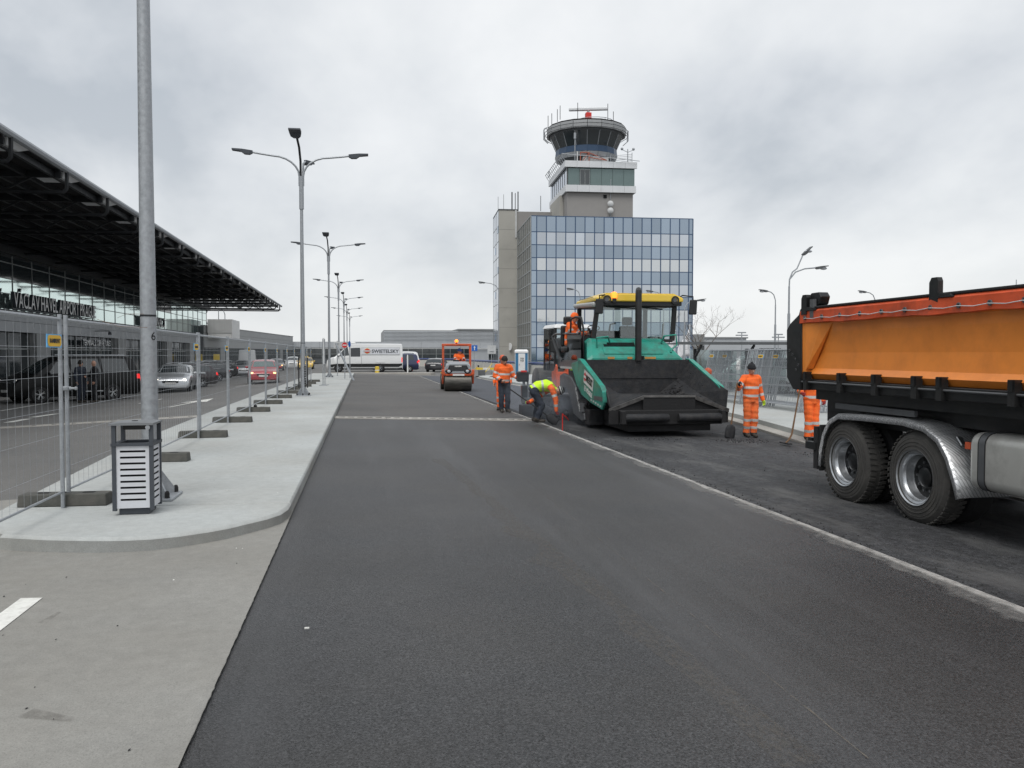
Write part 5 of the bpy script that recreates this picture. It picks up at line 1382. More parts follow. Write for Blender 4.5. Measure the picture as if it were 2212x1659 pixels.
    wide('windscreen', pf['ws'][0]-.004, pf['ws'][1]+.006, glass)
    if pf['rw']: wide('rear_window', pf['rw'][0]-.006, pf['rw'][1]+.004, glass)
    r0 = pf['r']; yw = hw-.11
    ty = MB().lathe([(r0*.62, -.1), (r0*.95, -.105), (r0, -.07), (r0, .07), (r0*.95, .105), (r0*.62, .1)], 22, (0,0,0), (0,1,0), closed=True).mesh('wheel', 'black_rubber', True)
    rm = MB().lathe([(r0*.64, .085), (r0*.60, .10), (r0*.56, .06), (r0*.15, .03), (0, .03)], 20, (0,0,0), (0,1,0))
    rmb = MB().lathe([(r0*.56, .055), (0, .045)], 16, (0,0,0), (0,1,0)).mesh('rim_back', 'black')
    for k in range(5):
        a = R(72*k+10)
        for da in (-.16, .16): rm.bar((r0*.10*math.cos(a), .075, r0*.10*math.sin(a)), (r0*.6*math.cos(a+da), .09, r0*.6*math.sin(a+da)), r0*.075, .02)
    rm.lathe([(r0*.16, .06), (r0*.14, .10), (0, .10)], 10, (0,0,0), (0,1,0)); rmm = rm.mesh('rim', rimm, True)
    arch = MB().lathe([(0, 0), (r0*1.16, 0), (r0*1.16, -.05)], 20, (0,0,0), (0,1,0)).mesh('wheel_arch', 'void')
    for xx in pf['wb']:
        for s in (1, -1):
            link('wheel_arch', arch, t, (xx*L, s*(hw*.985+.004), r0+.01), (0, 0, 0 if s > 0 else math.pi))
            w_ = link('wheel', ty, t, (xx*L, s*(hw-.085), r0), (0, 0, 0 if s > 0 else math.pi)); link('rim', rmm, w_, (0, .0, 0)); link('rim_back', rmb, w_, (0, 0.02, 0))
    for s in (1, -1):
        hl = {'off': 'lamp_off', 'on': 'lamp_white', 'warm': 'lamp_warm'}[lamps]
        be_ = min(B, samp(.47)[0])
        zz = samp(.475)[0]-.10
        mb = MB().ball((0, 0, 0), .11, 8, sq=(1.1, 1.8, .9)); mb.build('headlight', hl if hl != 'lamp_off' else 'lamp_off', t, loc=(.47*L, s*hw*.68, zz), rot=(0, 0, s*R(-22)), smooth=True)
        if kind not in ('bigvan',): patch('tail_light', -.494, -.462, 3.45, 3.98, s, 'lamp_red', 6, 2, .006)
        MB().ball((0,0,0), .1, 8, sq=(.7, 1.1, .75)).build('mirror', paint if kind not in ('bigvan',) else 'black', t, loc=((pf['sw'][0][0]-.0)*L, s*(hw+.10), B+.07), smooth=True)
        patch('sill_trim', -.2, .24, 1.2, 1.9, s, 'black', 4, 1, .004)
        MB().box(-.07, .07, -.012, .012, -.015, .015).build('door_handle', 'chrome' if paint in ('car_black', 'car_silver') else paint, t, loc=(pf['sw'][0][1]*L+.12, s*hw*.992, B-.10))
    gz0 = samp(.49)[0]-.12
    MB().box(-.02, .02, -hw*.42, hw*.42, -.065, .065).build('grille', 'black', t, loc=(.4965*L, 0, gz0), bev=.015)
    MB().box(-.02, .015, -hw*.45, hw*.45, .058, .075).build('grille_trim', 'chrome', t, loc=(.498*L, 0, gz0))
    MB().box(-.02, .02, -hw*.62, hw*.62, -.07, .07).build('air_intake', 'black', t, loc=(.494*L, 0, .36))
    if plate:
        MB().box(-.008, .008, -.26, .26, -.055, .055).build('number_plate', 'plate_white', t, loc=(.506*L, 0, .50)); MB().box(-.008, .008, -.26, .26, -.055, .055).build('number_plate', 'plate_white', t, loc=(-.502*L, 0, .72))
    t['_P'] = 0; del t['_P']
    t_patch[t.name] = (patch, P, L, hw)
    return t
t_patch = {}
# black people carrier beside the terminal
bvh = Vector((-.72, -.695, 0)); c = Vector((-12.55, 38.9, 0))
bv = car('black_people_carrier', 'black people carrier at left with chrome trims, seen through the near fence', (c.x, c.y, gz(c.x)), bvh, 'car_black', 'mpv', 5.35, 1.96, lamps='off', cat='van', rimm='alu')
pt_, P_, L_, hw_ = t_patch[bv.name]
MB().box(-.55, .55, -.012, .012, -.02, .02).build('door_trim', 'chrome', bv, loc=(-.35, hw_+.005, .42)); MB().box(-.13, .13, -.012, .012, -.02, .02).build('bumper_trim', 'chrome', bv, loc=(2.35, hw_*.93, .38))
for s in (1, -1):
    MB().box(-.16, .16, -.015, .015, -.02, .02).build('headlight_strip', 'lamp_white', bv, loc=(2.42, s*.82, .90), rot=(0, R(-18), s*R(-38))); MB().tube([(-2.0, s*.78, 1.97), (.3, s*.78, 1.98)], .02, 6).build('roof_rail', 'chrome', bv)
# a dark car half out of the frame with blue roof box edge
c = Vector((-15.6, 33.3, 0))
# silver lift-back coming towards the camera
p = GP(350, 849)
sv = car('silver_car', 'silver lift-back car coming this way behind the near lamp post', (-10.0, 47.3, gz(-10.0)), (.10, -1, 0), 'car_silver', 'lift', 4.75, 1.86, lamps='on', rimm='alu')
# angled row of dark estates
for i, (uv, pn, lab) in enumerate((((441, 836), 'car_maroon', 'dark maroon estate car with silver roof rails right behind the silver car'), ((474, 823), 'car_dark', 'dark grey estate parked second in the angled row, tail to the road'), ((495, 816), 'car_black', 'black saloon parked third in the angled row, tail to the road'))):
    q = GP(*uv); hd = Vector((-.74, -.67, 0)).normalized() if i == 0 else Vector((-.62, -.78, 0)).normalized()
    e = car('parked_car', lab, (0, 0, 0), hd, pn, 'estate' if i < 2 else 'lift', 4.7, 1.84, group='dark cars parked at an angle by the terminal')
    ctr = q + hd * 1.55 + Vector((-hd.y, hd.x, 0))*(-.6); e.location = (ctr.x, ctr.y, gz(ctr.x))
    for s in (1, -1): MB().tube([(-1.9, s*.62, 1.43), (-1.4, s*.64, 1.49), (-.2, s*.64, 1.50), (.15, s*.62, 1.45)], .02, 6).build('roof_rail', 'chrome', e)
    for s in (1, -1): MB().box(-1.1, 1.05, -.01, .01, -.012, .012).build('window_trim', 'chrome', e, loc=(-.35, s*.905, .945))
# silver car head-on with white van behind it
q = GP(527, 813)
car('silver_car', 'silver car facing the camera in front of a white van', (q.x-.3, q.y+2.2, gz(q.x)), (.12, -1, 0), 'car_silver', 'lift', 4.7, 1.84, lamps='on')
car('white_van', 'white van with grey rear window behind the silver car', (q.x-.9, q.y+9.5, gz(q.x)), (-.1, 1, 0), 'car_white', 'bigvan', 5.6, 1.9, cat='van', sc=.92).location.z = gz(q.x)
# red estate
rc = car('red_car', 'red estate car with glowing yellow headlights driving towards the camera', (-6.2, 54.3, gz(-6.2)), (.10, -1, 0), 'car_red', 'estate', 4.66, 1.82, lamps='warm', glass='pane_green')
# cars farther down the road
car('grey_car', 'grey car with roof sign coming past the far terminal wing', (-10.6, 106, gz(-10.6)), (.1, -1, 0), 'car_grey', 'estate', 4.6, 1.82, lamps='warm')
car('white_car', 'white car between the grey car and the yellow taxi', (-9.6, 118, gz(-9.6)), (.05, -1, 0), 'car_white', 'suv', 4.6, 1.82)
yt = car('yellow_taxi', 'yellow taxi with headlights on behind the lamp post with black guards', (-6.9, 104, gz(-6.9)), (.02, -1, 0), 'car_yellow', 'lift', 4.6, 1.82, lamps='warm', cat='taxi')
MB().box(-.1, .1, -.3, .3, 1.45, 1.60).build('taxi_sign', 'line_yellow', yt, bev=.03)
# dark estate seen from behind next to small roller
q = GP(955, 804)
car('dark_estate', 'dark estate car seen from behind left of the small roller', (q.x-.2, q.y+2.4, gz(q.x)), (.32, .95, 0), 'car_dark', 'estate', 4.6, 1.85)
# white crew van, side on
wv = car('white_crew_van', 'long white crew van with black lower sides and contractor lettering', (.15, 80.9, -.01), (-1, .0, 0), 'car_white', 'bigvan', 7.15, 2.05, cat='van', rimm='galv_dull')
pt_, P_, L_, hw_ = t_patch[wv.name]
pt_('lower_cladding', -.49, .46, 1.05, 2.8, 1, 'black', 20, 2, .007)
pt_('crew_window', (.185, .185), (.06, .06), 4.02, 4.72, 1, 'pane_dark', 4, 2, .01); pt_('wheel_blister', -.26, -.14, 3.0, 3.4, 1, 'car_white', 3, 1, .03)
pt_('door_seam', .20, .197, 2.4, 4.7, 1, 'grey_paint', 1, 4, .008); pt_('door_seam', .047, .044, 2.4, 4.7, 1, 'grey_paint', 1, 4, .008)
pt_('tail_light', -.494, -.482, 3.0, 3.9, 1, 'lamp_red', 2, 2, .006)
MB().loft([[(-.35,-.35,0),(.35,-.35,0),(.35,.35,0),(-.35,.35,0)], [(-.3,-.3,.16),(.3,-.3,.16),(.3,.3,.16),(-.3,.3,.16)]]).build('roof_fan', 'plastic_white', wv, loc=(1.2, 0, 2.69), bev=.03)
def side_text(par, body, size, px, y, z, m, s=1, bold=.02, depth=.01, space=1.0, lean=0.):
    """lettering on the +y side of a vehicle whose nose is +x: reads towards -x"""
    tt = text_mb(body, size, depth, bold, space); M = basis((-1, 0, 0) , (0, lean, 1), (px, y, z)); tt.xf(M); return tt.build('lettering', m, par)
for (nm, xa, xb, za, zb_, m, o_) in (('sign_border', .35, -3.3, 1.62, 2.35, 'pale_grey', .012), ('sign_board', .31, -3.26, 1.655, 2.315, 'white_panel', .02)):
    MB().hexa([(xa, hw_*.93, za), (xb, hw_*.93, za), (xb, hw_*.9, zb_), (xa, hw_*.9, zb_)], [(xa, hw_*.985+o_-.045+.02, za), (xb, hw_*.985+o_-.025, za), (xb, hw_*.985+o_-.085, zb_), (xa, hw_*.985+o_-.085, zb_)]).build(nm, m, wv)
yy_ = hw_*.985+.0
side_text(wv, 'SWIETELSKY', .455, -.64, yy_-.018, 1.80, 'anthracite', bold=.012, lean=-.075)
lg = MB().prism([(0,.28), (.25,.14), (.25,-.14), (0,-.28), (-.25,-.14), (-.25,.14)], 'z', 0, .012); lg.xf(basis((-1,0,0), (0,-.075,1), (-.22, yy_-.02, 1.98))); lg.build('logo_hexagon', 'line_yellow', wv)
lg = MB().lathe([(0,.014), (.22,.014), (.22,.02), (0,.02)], 20); lg.v = [(p[0]*1.25, p[1]*.95, p[2]) for p in lg.v]; lg.xf(basis((-1,0,0), (0,-.075,1), (-.22, yy_-.02, 1.98))); lg.build('logo_oval', 'sign_red', wv)
lg = MB().box(-.36, .36, -.07, .07, .021, .025); lg.xf(basis((-1,0,0), (0,-.075,1), (-.22, yy_-.02, 1.98))); lg.build('logo_bar', 'pale_grey', wv)
# vans behind it
q = GP(885, 802)
car('navy_van', 'dark navy van with white hubcaps half hidden behind the white crew van', (3.1, 83.8, gz(3.1)), (-1, -.05, 0), 'car_blue', 'caddy', 4.6, 1.86, cat='van', rimm='plastic_white')
car('pale_van', 'white van roof showing above the navy van', (3.2, 87.5, gz(3.2)), (-1, 0, 0), 'car_white', 'mpv', 5.2, 1.95, cat='van').scale = (1, 1, 1.05)
# pale car behind the shelter at right
q = YP(1528, 790, 37)
car('pale_estate_car', 'pale van parked behind the stacked fence panels', (20.2, 40.5, gz(14)), (-.95, .3, 0), 'car_pale', 'mpv', 5.0, 1.95, cat='van')
# ================================================================== dump truck
TX, TYR, TZ = 6.12, 9.76, -.245
tk = thing('dump_truck', 'orange dump truck with black rails backing up to the paver', 'truck', (TX, TYR, TZ))
RT = .525
def tyre(mb, c, w=.30):
    x0 = c[0]; prof = [(.30, 0), (.40, -.0), (.47, .012), (.515, .05), (RT, .08), (RT, w-.08), (.515, w-.05), (.47, w-.012), (.40, w), (.30, w)]
    mb.lathe([(r, h) for r, h in prof], 48, c, (1, 0, 0), closed=True)
def truck_wheel(y):
    mb = MB(); tyre(mb, (0, y, RT)); 
    for k in range(48):
        a = 2*math.pi*k/48
        for (xa, xb, sk) in ((.03, .12, .03), (.17, .27, -.03)):
            p = lambda r_, x_, da: (x_, y+r_*math.cos(a+da), RT+r_*math.sin(a+da))
            mb.hexa([p(RT-.004, xa, 0), p(RT-.004, xb, sk), p(RT-.004, xb, sk+.07), p(RT-.004, xa, .07)], [p(RT+.012, xa, 0), p(RT+.012, xb, sk), p(RT+.012, xb, sk+.07), p(RT+.012, xa, .07)])
    for r_ in (.36, .40, .44): mb.lathe([(r_-.004, .0+.006*(r_ > .42)), (r_, -.006+.008*(r_ > .42)), (r_+.004, .0+.006*(r_ > .42))], 40, (0, y, RT), (1, 0, 0))
    w_ = mb.build('wheel', 'tyre', tk, smooth=30)
    rim = MB().lathe([(.305, .0), (.318, -.012), (.312, .012), (.275, .03), (.268, .06), (.255, .075), (.245, .15), (.235, .17)], 40, (0, y, RT), (1, 0, 0)); rim.build('rim', 'chrome', w_, smooth=30)
    hub = MB().lathe([(.24, .165), (.20, .175), (.115, .17), (.11, .125), (.085, .11), (.0, .105)], 32, (0, y, RT), (1, 0, 0)); hub.build('hub', 'black_metal', w_, smooth=30)
    mb = MB()
    for k in range(10): a = R(36*k); mb.tube([(.15, y+.165*math.cos(a), RT+.165*math.sin(a)), (.185, y+.165*math.cos(a), RT+.165*math.sin(a))], .016, 6)
    mb.build('wheel_nuts', 'grey_paint', w_)
    mb = MB()
    for k in range(6): a = R(60*k+15); MB().lathe([(0, .168), (.03, .168)], 10, (0, y+.205*math.cos(a), RT+.205*math.sin(a)), (1, 0, 0)).build('hand_hole', 'void', w_)
    m2 = MB(); tyre(m2, (.36, y, RT)); m2.build('inner_tyre', 'black_rubber', tk, smooth=30); m3 = MB(); tyre(m3, (1.85, y, RT)); tyre(m3, (2.2, y, RT)); m3.build('far_tyres', 'black_rubber', tk, smooth=30)
for y in (0., -1.40): truck_wheel(y)
m3 = MB(); tyre(m3, (.05, -5.2, RT)); tyre(m3, (2.15, -5.2, RT)); m3.build('front_wheels', 'tyre', tk, smooth=30)
def L(Y, Z): return (Y-TYR, Z-TZ)
# body
k_ = TX/6.0
y_r, y_f = L(10.48*1.01, 0)[0], -6.2
zt_, zo_, zr0 = 2.26-TZ, 1.35-TZ+.0, 1.17-TZ
bx0 = -.10
def side(yv, zv): return (bx0, yv, zv)
# side wall: sloped upper strip, panel, lower chamfer
cs = [(-.03, zo_-.02), (-.10, zo_+.055), (-.05, zo_+.13), (-.03, zo_+.34), (-.045, zo_+.62), (-.06, zt_-.17), (-.12, zt_-.13), (-.13, zt_)]
outer = [[(bx0+x+.10, yv, z) for (x, z) in cs] + [(bx0+.22, yv, zt_), (bx0+.26, yv, zo_-.02)] for yv in (y_r-.02, -6.2)]
MB().loft(outer).build('bed_side', 'bed_orange', tk)
MB().add([(bx0-.03, y_r, zo_-.02), (bx0-.045, y_r, zt_-.02), (bx0-.045, y_r-.10, zt_-.02), (bx0-.03, y_r-.10, zo_-.02), (bx0+.2, y_r, zo_-.02), (bx0+.2, y_r, zt_-.02), (bx0+.2, y_r-.10, zt_-.02), (bx0+.2, y_r-.10, zo_-.02)], [(0,1,2,3),(7,6,5,4),(0,4,5,1),(1,5,6,2),(2,6,7,3),(3,7,4,0)]).build('bed_post', 'bed_orange', tk)
# slanted stiffener
MB().add([(bx0+.04, y_r-.12, zo_+.12), (bx0+.04, y_r-.30, zt_-.17), (bx0+.04, y_r-.62, zt_-.17), (bx0+.04, y_r-.16, zo_+.12), (bx0-.045, y_r-.10, zo_+.12), (bx0-.045, y_r-.10, zt_-.17), (bx0-.02, y_r-.46, zt_-.17), (bx0-.045, y_r-.13, zo_+.12)], [(4,5,6,7), (7,6,2,3), (4,0,1,5), (0,3,2,1)]).build('bed_gusset', 'bed_orange', tk)
# red tarp strip along the top with eyelets and cord
tp = MB(); rows_ = []
ny = 60
for i in range(ny+1):
    yv = y_r+.01 + (-6.2-y_r)*i/ny; wv_ = .004*math.sin(i*1.3)+.006*math.sin(i*.47)
    rows_.append([(bx0-.04, yv, zt_+.02), (bx0-.075+.5*wv_, yv, zt_-.01), (bx0-.075+wv_, yv, zt_-.09), (bx0-.08+wv_*1.6, yv, zt_-.165+wv_), (bx0-.03, yv, zt_-.172+wv_)])
tp.loft(rows_, closed=False, caps=False); tp.build('tarp_edge', 'tarp_red', tk, smooth=True)
ey = MB().lathe([(.012, .0), (.014, .012), (.028, .012), (.030, 0)], 12, (0,0,0), (-1,0,0)).mesh('eyelet', 'grey_paint', True); eh = MB().lathe([(0, .004), (.014, .004)], 10, (0,0,0), (-1,0,0)).mesh('eyelet_hole', 'void')
yv = y_r-.13
cord = []
while yv > -5.9:
    o = link('eyelet', ey, tk, (bx0-.078, yv, zt_-.095)); link('eyelet_hole', eh, o)
    cord += [(bx0-.10, yv, zt_-.10), (bx0-.09, yv-.21, zt_-.115)]; yv -= .425
MB().tube(cord, .005, 5).build('cord', 'pale_grey', tk)
MB().box(bx0-.06, bx0+.22, -6.2, y_r-.2, zt_+.022, zt_+.055).build('top_rail', 'tar', tk, bev=.012)
# bed floor and far side, front
MB().box(bx0+.26, 2.5, -6.2, y_r-.05, zo_-.02, zo_+.1).build('bed_floor', 'bed_orange', tk); MB().box(2.4, 2.62, -6.2, y_r, zo_, zt_).build('far_side', 'bed_orange', tk)
MB().box(bx0+.2, 2.5, -6.3, -6.2, zo_-.02, zt_+.25).build('headboard', 'bed_orange', tk)
# black lower rail with hinge brackets
MB().box(bx0-.015, bx0+.25, -6.2, y_r+.03, zr0+.02, zo_-.025).build('lower_rail', 'black_metal', tk, bev=.01)
MB().tube([(bx0-.04, y_r, zr0+.12), (bx0-.04, -6.2, zr0+.12)], .014, 6).build('hinge_rod', 'grey_paint', tk)
hb = MB().box(-.06, .02, -.045, .045, -.17, .08).hexa([(-.075,-.03,-.03),(-.055,-.03,-.03),(-.055,.03,-.03),(-.075,.03,-.03)], [(-.075,-.03,.075),(-.055,-.03,.075),(-.055,.03,.075),(-.075,.03,.075)]).mesh('hinge_bracket', 'black_metal')
for yv in (10.33, 9.52, 8.80, 8.08, 7.68, 6.7, 5.9, 5.0): link('hinge_bracket', hb, tk, (bx0-.01, (yv*1.012)-TYR, zo_-.0))
MB().box(bx0+.12, 2.4, -6.2, y_r-.1, zr0-.12, zr0+.02).build('bed_frame', 'black_metal', tk)
# tall black stakes on the top
for yv in (y_r-.10, L(7.71*1.02, 0)[0]):
    MB().prism([(yv-.07, zt_-.05), (yv+.07, zt_-.05), (yv+.07, zt_+.17), (yv+.035, zt_+.22), (yv-.05, zt_+.22), (yv-.07, zt_+.18)], 'x', bx0-.08, bx0-.02).build('stake', 'black_metal', tk); MB().prism([(yv-.07, zt_+.0), (yv-.30, zt_+.0), (yv-.26, zt_+.03), (yv-.07, zt_+.05)], 'x', bx0-.09, bx0-.05).build('stake_foot', 'black_metal', tk)
# tailgate: thick black profile
q = [L(y, z) for (y, z) in ((10.58, 1.17), (10.80, 1.18), (10.97, 1.34), (10.99, 2.02), (10.90, 2.10), (10.66, 2.22), (10.62, 2.30), (10.58, 2.30))]
MB().prism(q, 'x', bx0-.06, 2.6).build('tailgate', 'black_metal', tk, bev=.015)
q = [L(y, z) for (y, z) in ((10.70, 2.26), (10.62, 2.36), (10.40, 2.50), (10.22, 2.50), (10.16, 2.44), (10.20, 2.34), (10.45, 2.24), (10.62, 2.2))]
MB().prism(q, 'x', bx0-.02, bx0+.12).build('tailgate_hinge', 'black_metal', tk, bev=.01)
MB().prism(q, 'x', 2.4, 2.54).build('tailgate_hinge', 'black_metal', tk, bev=.01)
q0 = L(10.30, 2.44); MB().box(bx0-.075, bx0-.03, q0[0]-.05, q0[0]+.04, q0[1]-.28, q0[1]-.03).build('hinge_lever', 'grey_paint', tk)
MB().box(bx0+.0, bx0+.05, L(10.66,0)[0]-.05, L(10.66,0)[0], zt_+.02, zt_+.14).build('marker_lamp', 'mach_orange', tk)
mb = MB()
ch = [L(y, z) for (y, z) in ((10.88, 1.72), (10.80, 1.66), (10.72, 1.60), (10.64, 1.52), (10.70, 1.45))]
for i, (a, b) in enumerate(ch): mb.lathe([(.014, -.004), (.020, -.004), (.020, .004), (.014, .004)], 8, (bx0-.068, a, b), (1, .4*(i % 2), .3), closed=True)
mb.build('chain', 'grey_paint', tk)
# chassis
MB().box(.75, .85, -6.5, 1.0, .62, .90).build('chassis_rail', 'black_metal', tk); MB().box(1.65, 1.75, -6.5, 1.0, .62, .90).build('chassis_rail', 'black_metal', tk)
MB().box(.10, 2.4, .95, 1.06, .62, .74).build('underrun_bar', 'black', tk); MB().box(-.02, .1, .66, .92, .60, .70).build('underrun_end', 'black', tk)
MB().box(.35, 2.1, -1.75, .35, .42, .62).build('axle', 'tar', tk)
MB().box(.3, .55, -1.5, .9, .98, 1.12).build('subframe', 'black_metal', tk); MB().box(.02, .06, -1.35, .25, 1.20, 1.27).build('access_rail', 'grey_paint', tk)
# mud flap at rear
MB().box(.02, .40, .60, .64, .32, .95).build('mud_flap', 'black_rubber', tk, bev=.01)
MB().box(.0, .12, .64, .74, .34, .92).build('mud_flap_bracket', 'black_rubber', tk)
# chequer plate mudguard over both axles
path = [(.58, .40), (.56, .62), (.48, .86), (.34, 1.04), (.12, 1.14), (-.4, 1.16), (-1.2, 1.17), (-1.58, 1.13), (-1.82, 1.02), (-1.98, .84), (-2.10, .60), (-2.17, .42)]
inn, outr = [], []
rows_ = []
for i, (y_, z_) in enumerate(path):
    a, b = path[max(0, i-1)], path[min(len(path)-1, i+1)]; d = Vector((b[0]-a[0], b[1]-a[1])).normalized(); nn = Vector((-d.y, d.x))
    if nn.y < 0 and abs(d.x) > .3: nn = -nn
    c_ = Vector((-.72, .45)); 
    if (Vector((y_, z_))-c_).dot(nn) < 0: nn = -nn
    lip = Vector((y_, z_)) - nn*.075
    rows_.append([(-.03, lip.x, lip.y), (-.035, y_-nn.x*.02, z_-nn.y*.02), (-.01, y_, z_), (.30, y_+nn.x*.012, z_+nn.y*.012), (.68, y_, z_)])
mg = MB(); mg.loft(rows_, closed=False, caps=False); o = mg.build('mudguard', 'diamond', tk, smooth=50); sd2 = o.modifiers.new('thick', 'SOLIDIFY'); sd2.thickness = .006
for f in (1,):
    MB().bar((.15, -1.90, 1.03), (.15, -1.98, .95), .05, .02).build('guard_stay', 'alu', tk); MB().bar((.2, -2.05, .93), (.2, -2.15, .74), .04, .02).build('guard_stay', 'alu', tk)
MB().box(.05, .09, -2.2, -2.12, .93, 1.0).build('side_marker', 'mach_orange', tk)
MB().box(.12, .3, -3.25, -3.0, .98, 1.12).build('valve_box', 'line_yellow', tk); MB().box(.12, .3, -3.75, -3.45, 1.13, 1.24).build('valve_box', 'line_yellow', tk); MB().box(.5, .8, -6, -1.6, .5, 1.2).build('hydraulics', 'tar', tk); MB().box(.30, 2.2, -6.1, .9, 1.115, 1.31).build('tipper_frame', 'black_metal', tk)
# fuel tank with straps
def rrect(w0, w1, z0, z1, r_, n=4):
    out = []
    for (cx, cz, a0) in ((w1-r_, z1-r_, 0), (w0+r_, z1-r_, 90), (w0+r_, z0+r_, 180), (w1-r_, z0+r_, 270)):
        out += [(cx+r_*math.cos(R(a0+90*q/n)), cz+r_*math.sin(R(a0+90*q/n))) for q in range(n+1)]
    return out
sec = rrect(-.0, .62, .53, 1.12, .12)
def ring_at(yv, g_): return [(x+(-.0 if x > .3 else 0)*g_ + (.31-x)*g_, yv, z+(.82-z)*g_) for (x, z) in sec]
MB().loft([ring_at(-2.24, .10), ring_at(-2.26, .03), ring_at(-2.30, 0), ring_at(-4.2, 0), ring_at(-4.24, .06)]).build('fuel_tank', 'tank_white', tk, smooth=40)
for yv in (-2.42, -3.9): 
    MB().loft([[(x+(.31-x)*g_, yv+dy, z+(.82-z)*g_) for (x, z) in sec] for (dy, g_) in ((-.04, -.015), (.04, -.015))]).build('tank_strap', 'grey_paint', tk, smooth=40)
    for d_ in (-.046, .046): MB().loft([[(x+(.31-x)*g_, yv+d_+dy, z+(.82-z)*g_) for (x, z) in sec] for (dy, g_) in ((-.005, -.02), (.005, -.02))]).build('strap_edge', 'black_rubber', tk)
MB().tube([(.22, -2.85, 1.11), (.22, -2.85, 1.17)], .09, 14).build('filler_cap', 'black', tk)
# cab (out of view to the right, gives the truck its front)
MB().prism([(-4.6, .6), (-6.9, .55), (-7.0, 1.6), (-6.7, 2.9), (-5.2, 3.0), (-4.6, 2.9)], 'x', 0, 2.5).build('cab', 'mach_orange', tk, bev=.06)
MB().prism([(-6.96, 1.75), (-6.74, 2.75), (-6.76, 2.75), (-6.98, 1.75)], 'x', .15, 2.35).build('windscreen', 'pane_smoke', tk)
MB().box(-.01, .0, -6.4, -5.3, 1.8, 2.6).build('side_window', 'pane_smoke', tk)

# ================================================================== paver
PX, PY, PZ = 7.0, 20.0, -.235
pv_ = thing('asphalt_paver', 'green and yellow tracked asphalt paver with an open black hopper', 'paver', (PX, PY, PZ))
def yp(u, v, Y): q = YP(u, v, Y); return Vector((q.x-PX, q.y-PY, q.z-PZ))
# tracks
tr_ = MB().prism([(.7, .12), (.95, .0), (3.5, .0), (3.8, .15), (3.85, .5), (3.6, .72), (.95, .72), (.65, .5)], 'x', -.15, .15).mesh('track', 'tar_steel')
for x in (-1.08, 1.08): link('track', tr_, pv_, (x, 0, 0))
MB().prism([(-1.46,.3), (-1.46,.60), (-.68,.91), (.58,.90), (1.44,.57), (1.44,.3)], 'y', -1.76, -1.70).build('front_plate', 'tar', pv_); MB().box(-.92, .92, .7, 4.0, .25, 1.3).build('chassis', 'tar_steel', pv_)
# push rollers and beam
for (a, b) in ((-1.16, -.12), (.12, 1.16)): MB().tube([(a, -1.98, .45), (a+.02, -1.98, .45), (b-.02, -1.98, .45), (b, -1.98, .45)], [.08, .095, .095, .08], 14).build('push_roller', 'tar_steel', pv_, smooth=40)
MB().box(-1.25, 1.25, -1.88, -1.72, .28, .62).build('push_beam', 'tar', pv_, bev=.02)
for x in (-1.22, 1.18): MB().box(x-.03, x+.07, -2.05, -1.8, .32, .6).build('roller_bracket', 'tar', pv_)
MB().box(-1.0, 1.0, -1.75, .3, .12, .5).build('underbody', 'tar', pv_)
# hopper bowl
ring_b = [(-1.42, .62, 1.72), (-1.15, .62, 1.25), (-.62, .62, .86), (.62, .62, .86), (1.15, .62, 1.25), (1.42, .62, 1.72)]
ring_m = [(-1.44, -.55, 1.34), (-1.2, -.55, .92), (-.6, -.55, .74), (.6, -.55, .74), (1.2, -.55, .92), (1.44, -.55, 1.34)]
ring_f = [(-1.44, -1.45, 1.02), (-1.42, -1.7, .64), (-.66, -1.80, .94), (.56, -1.80, .93), (1.40, -1.75, .60), (1.50, -1.62, 1.04)]
bw = MB(); bw.loft([ring_b, ring_m, ring_f], closed=False, caps=False)
# steep back wall and sides inside
bw.add([ring_b[0], ring_b[1], ring_b[2], ring_b[3], ring_b[4], ring_b[5]], [(0,1,2,3,4,5)])
o = bw.build('hopper', 'tar_steel', pv_); sm = o.modifiers.new('t', 'SOLIDIFY'); sm.thickness = .035
MB().box(-1.40, 1.42, .60, .66, 1.28, 1.76).build('hopper_back', 'tar_steel', pv_)
rr = random.Random(21); mb = MB()
def bowl(x, y):
    ra, rb, f = (ring_m, ring_b, (y+.55)/1.17) if y > -.55 else (ring_f, ring_m, (y+1.7)/1.15)
    f = max(0, min(1, f)); pts = [Vector(a).lerp(Vector(b), f) for a, b in zip(ra, rb)]
    for a, b in zip(pts[:-1], pts[1:]):
        if a.x <= x <= b.x: return a.z+(b.z-a.z)*(x-a.x)/max(1e-6, b.x-a.x)
    return pts[2].z
for i in range(520):
    x = rr.choice((-1, 1))*abs(rr.gauss(.75, .35)) if rr.random() < .6 else rr.uniform(-1, 1); x = max(-1.32, min(1.32, x)); y = rr.uniform(-1.5, .55)
    mb.ball((x, y, bowl(x, y)+.012), rr.uniform(.012, .05), 6, sq=(1, 1, .6))
tag(mb.build('asphalt_residue', 'tar', pv_), kind='stuff')
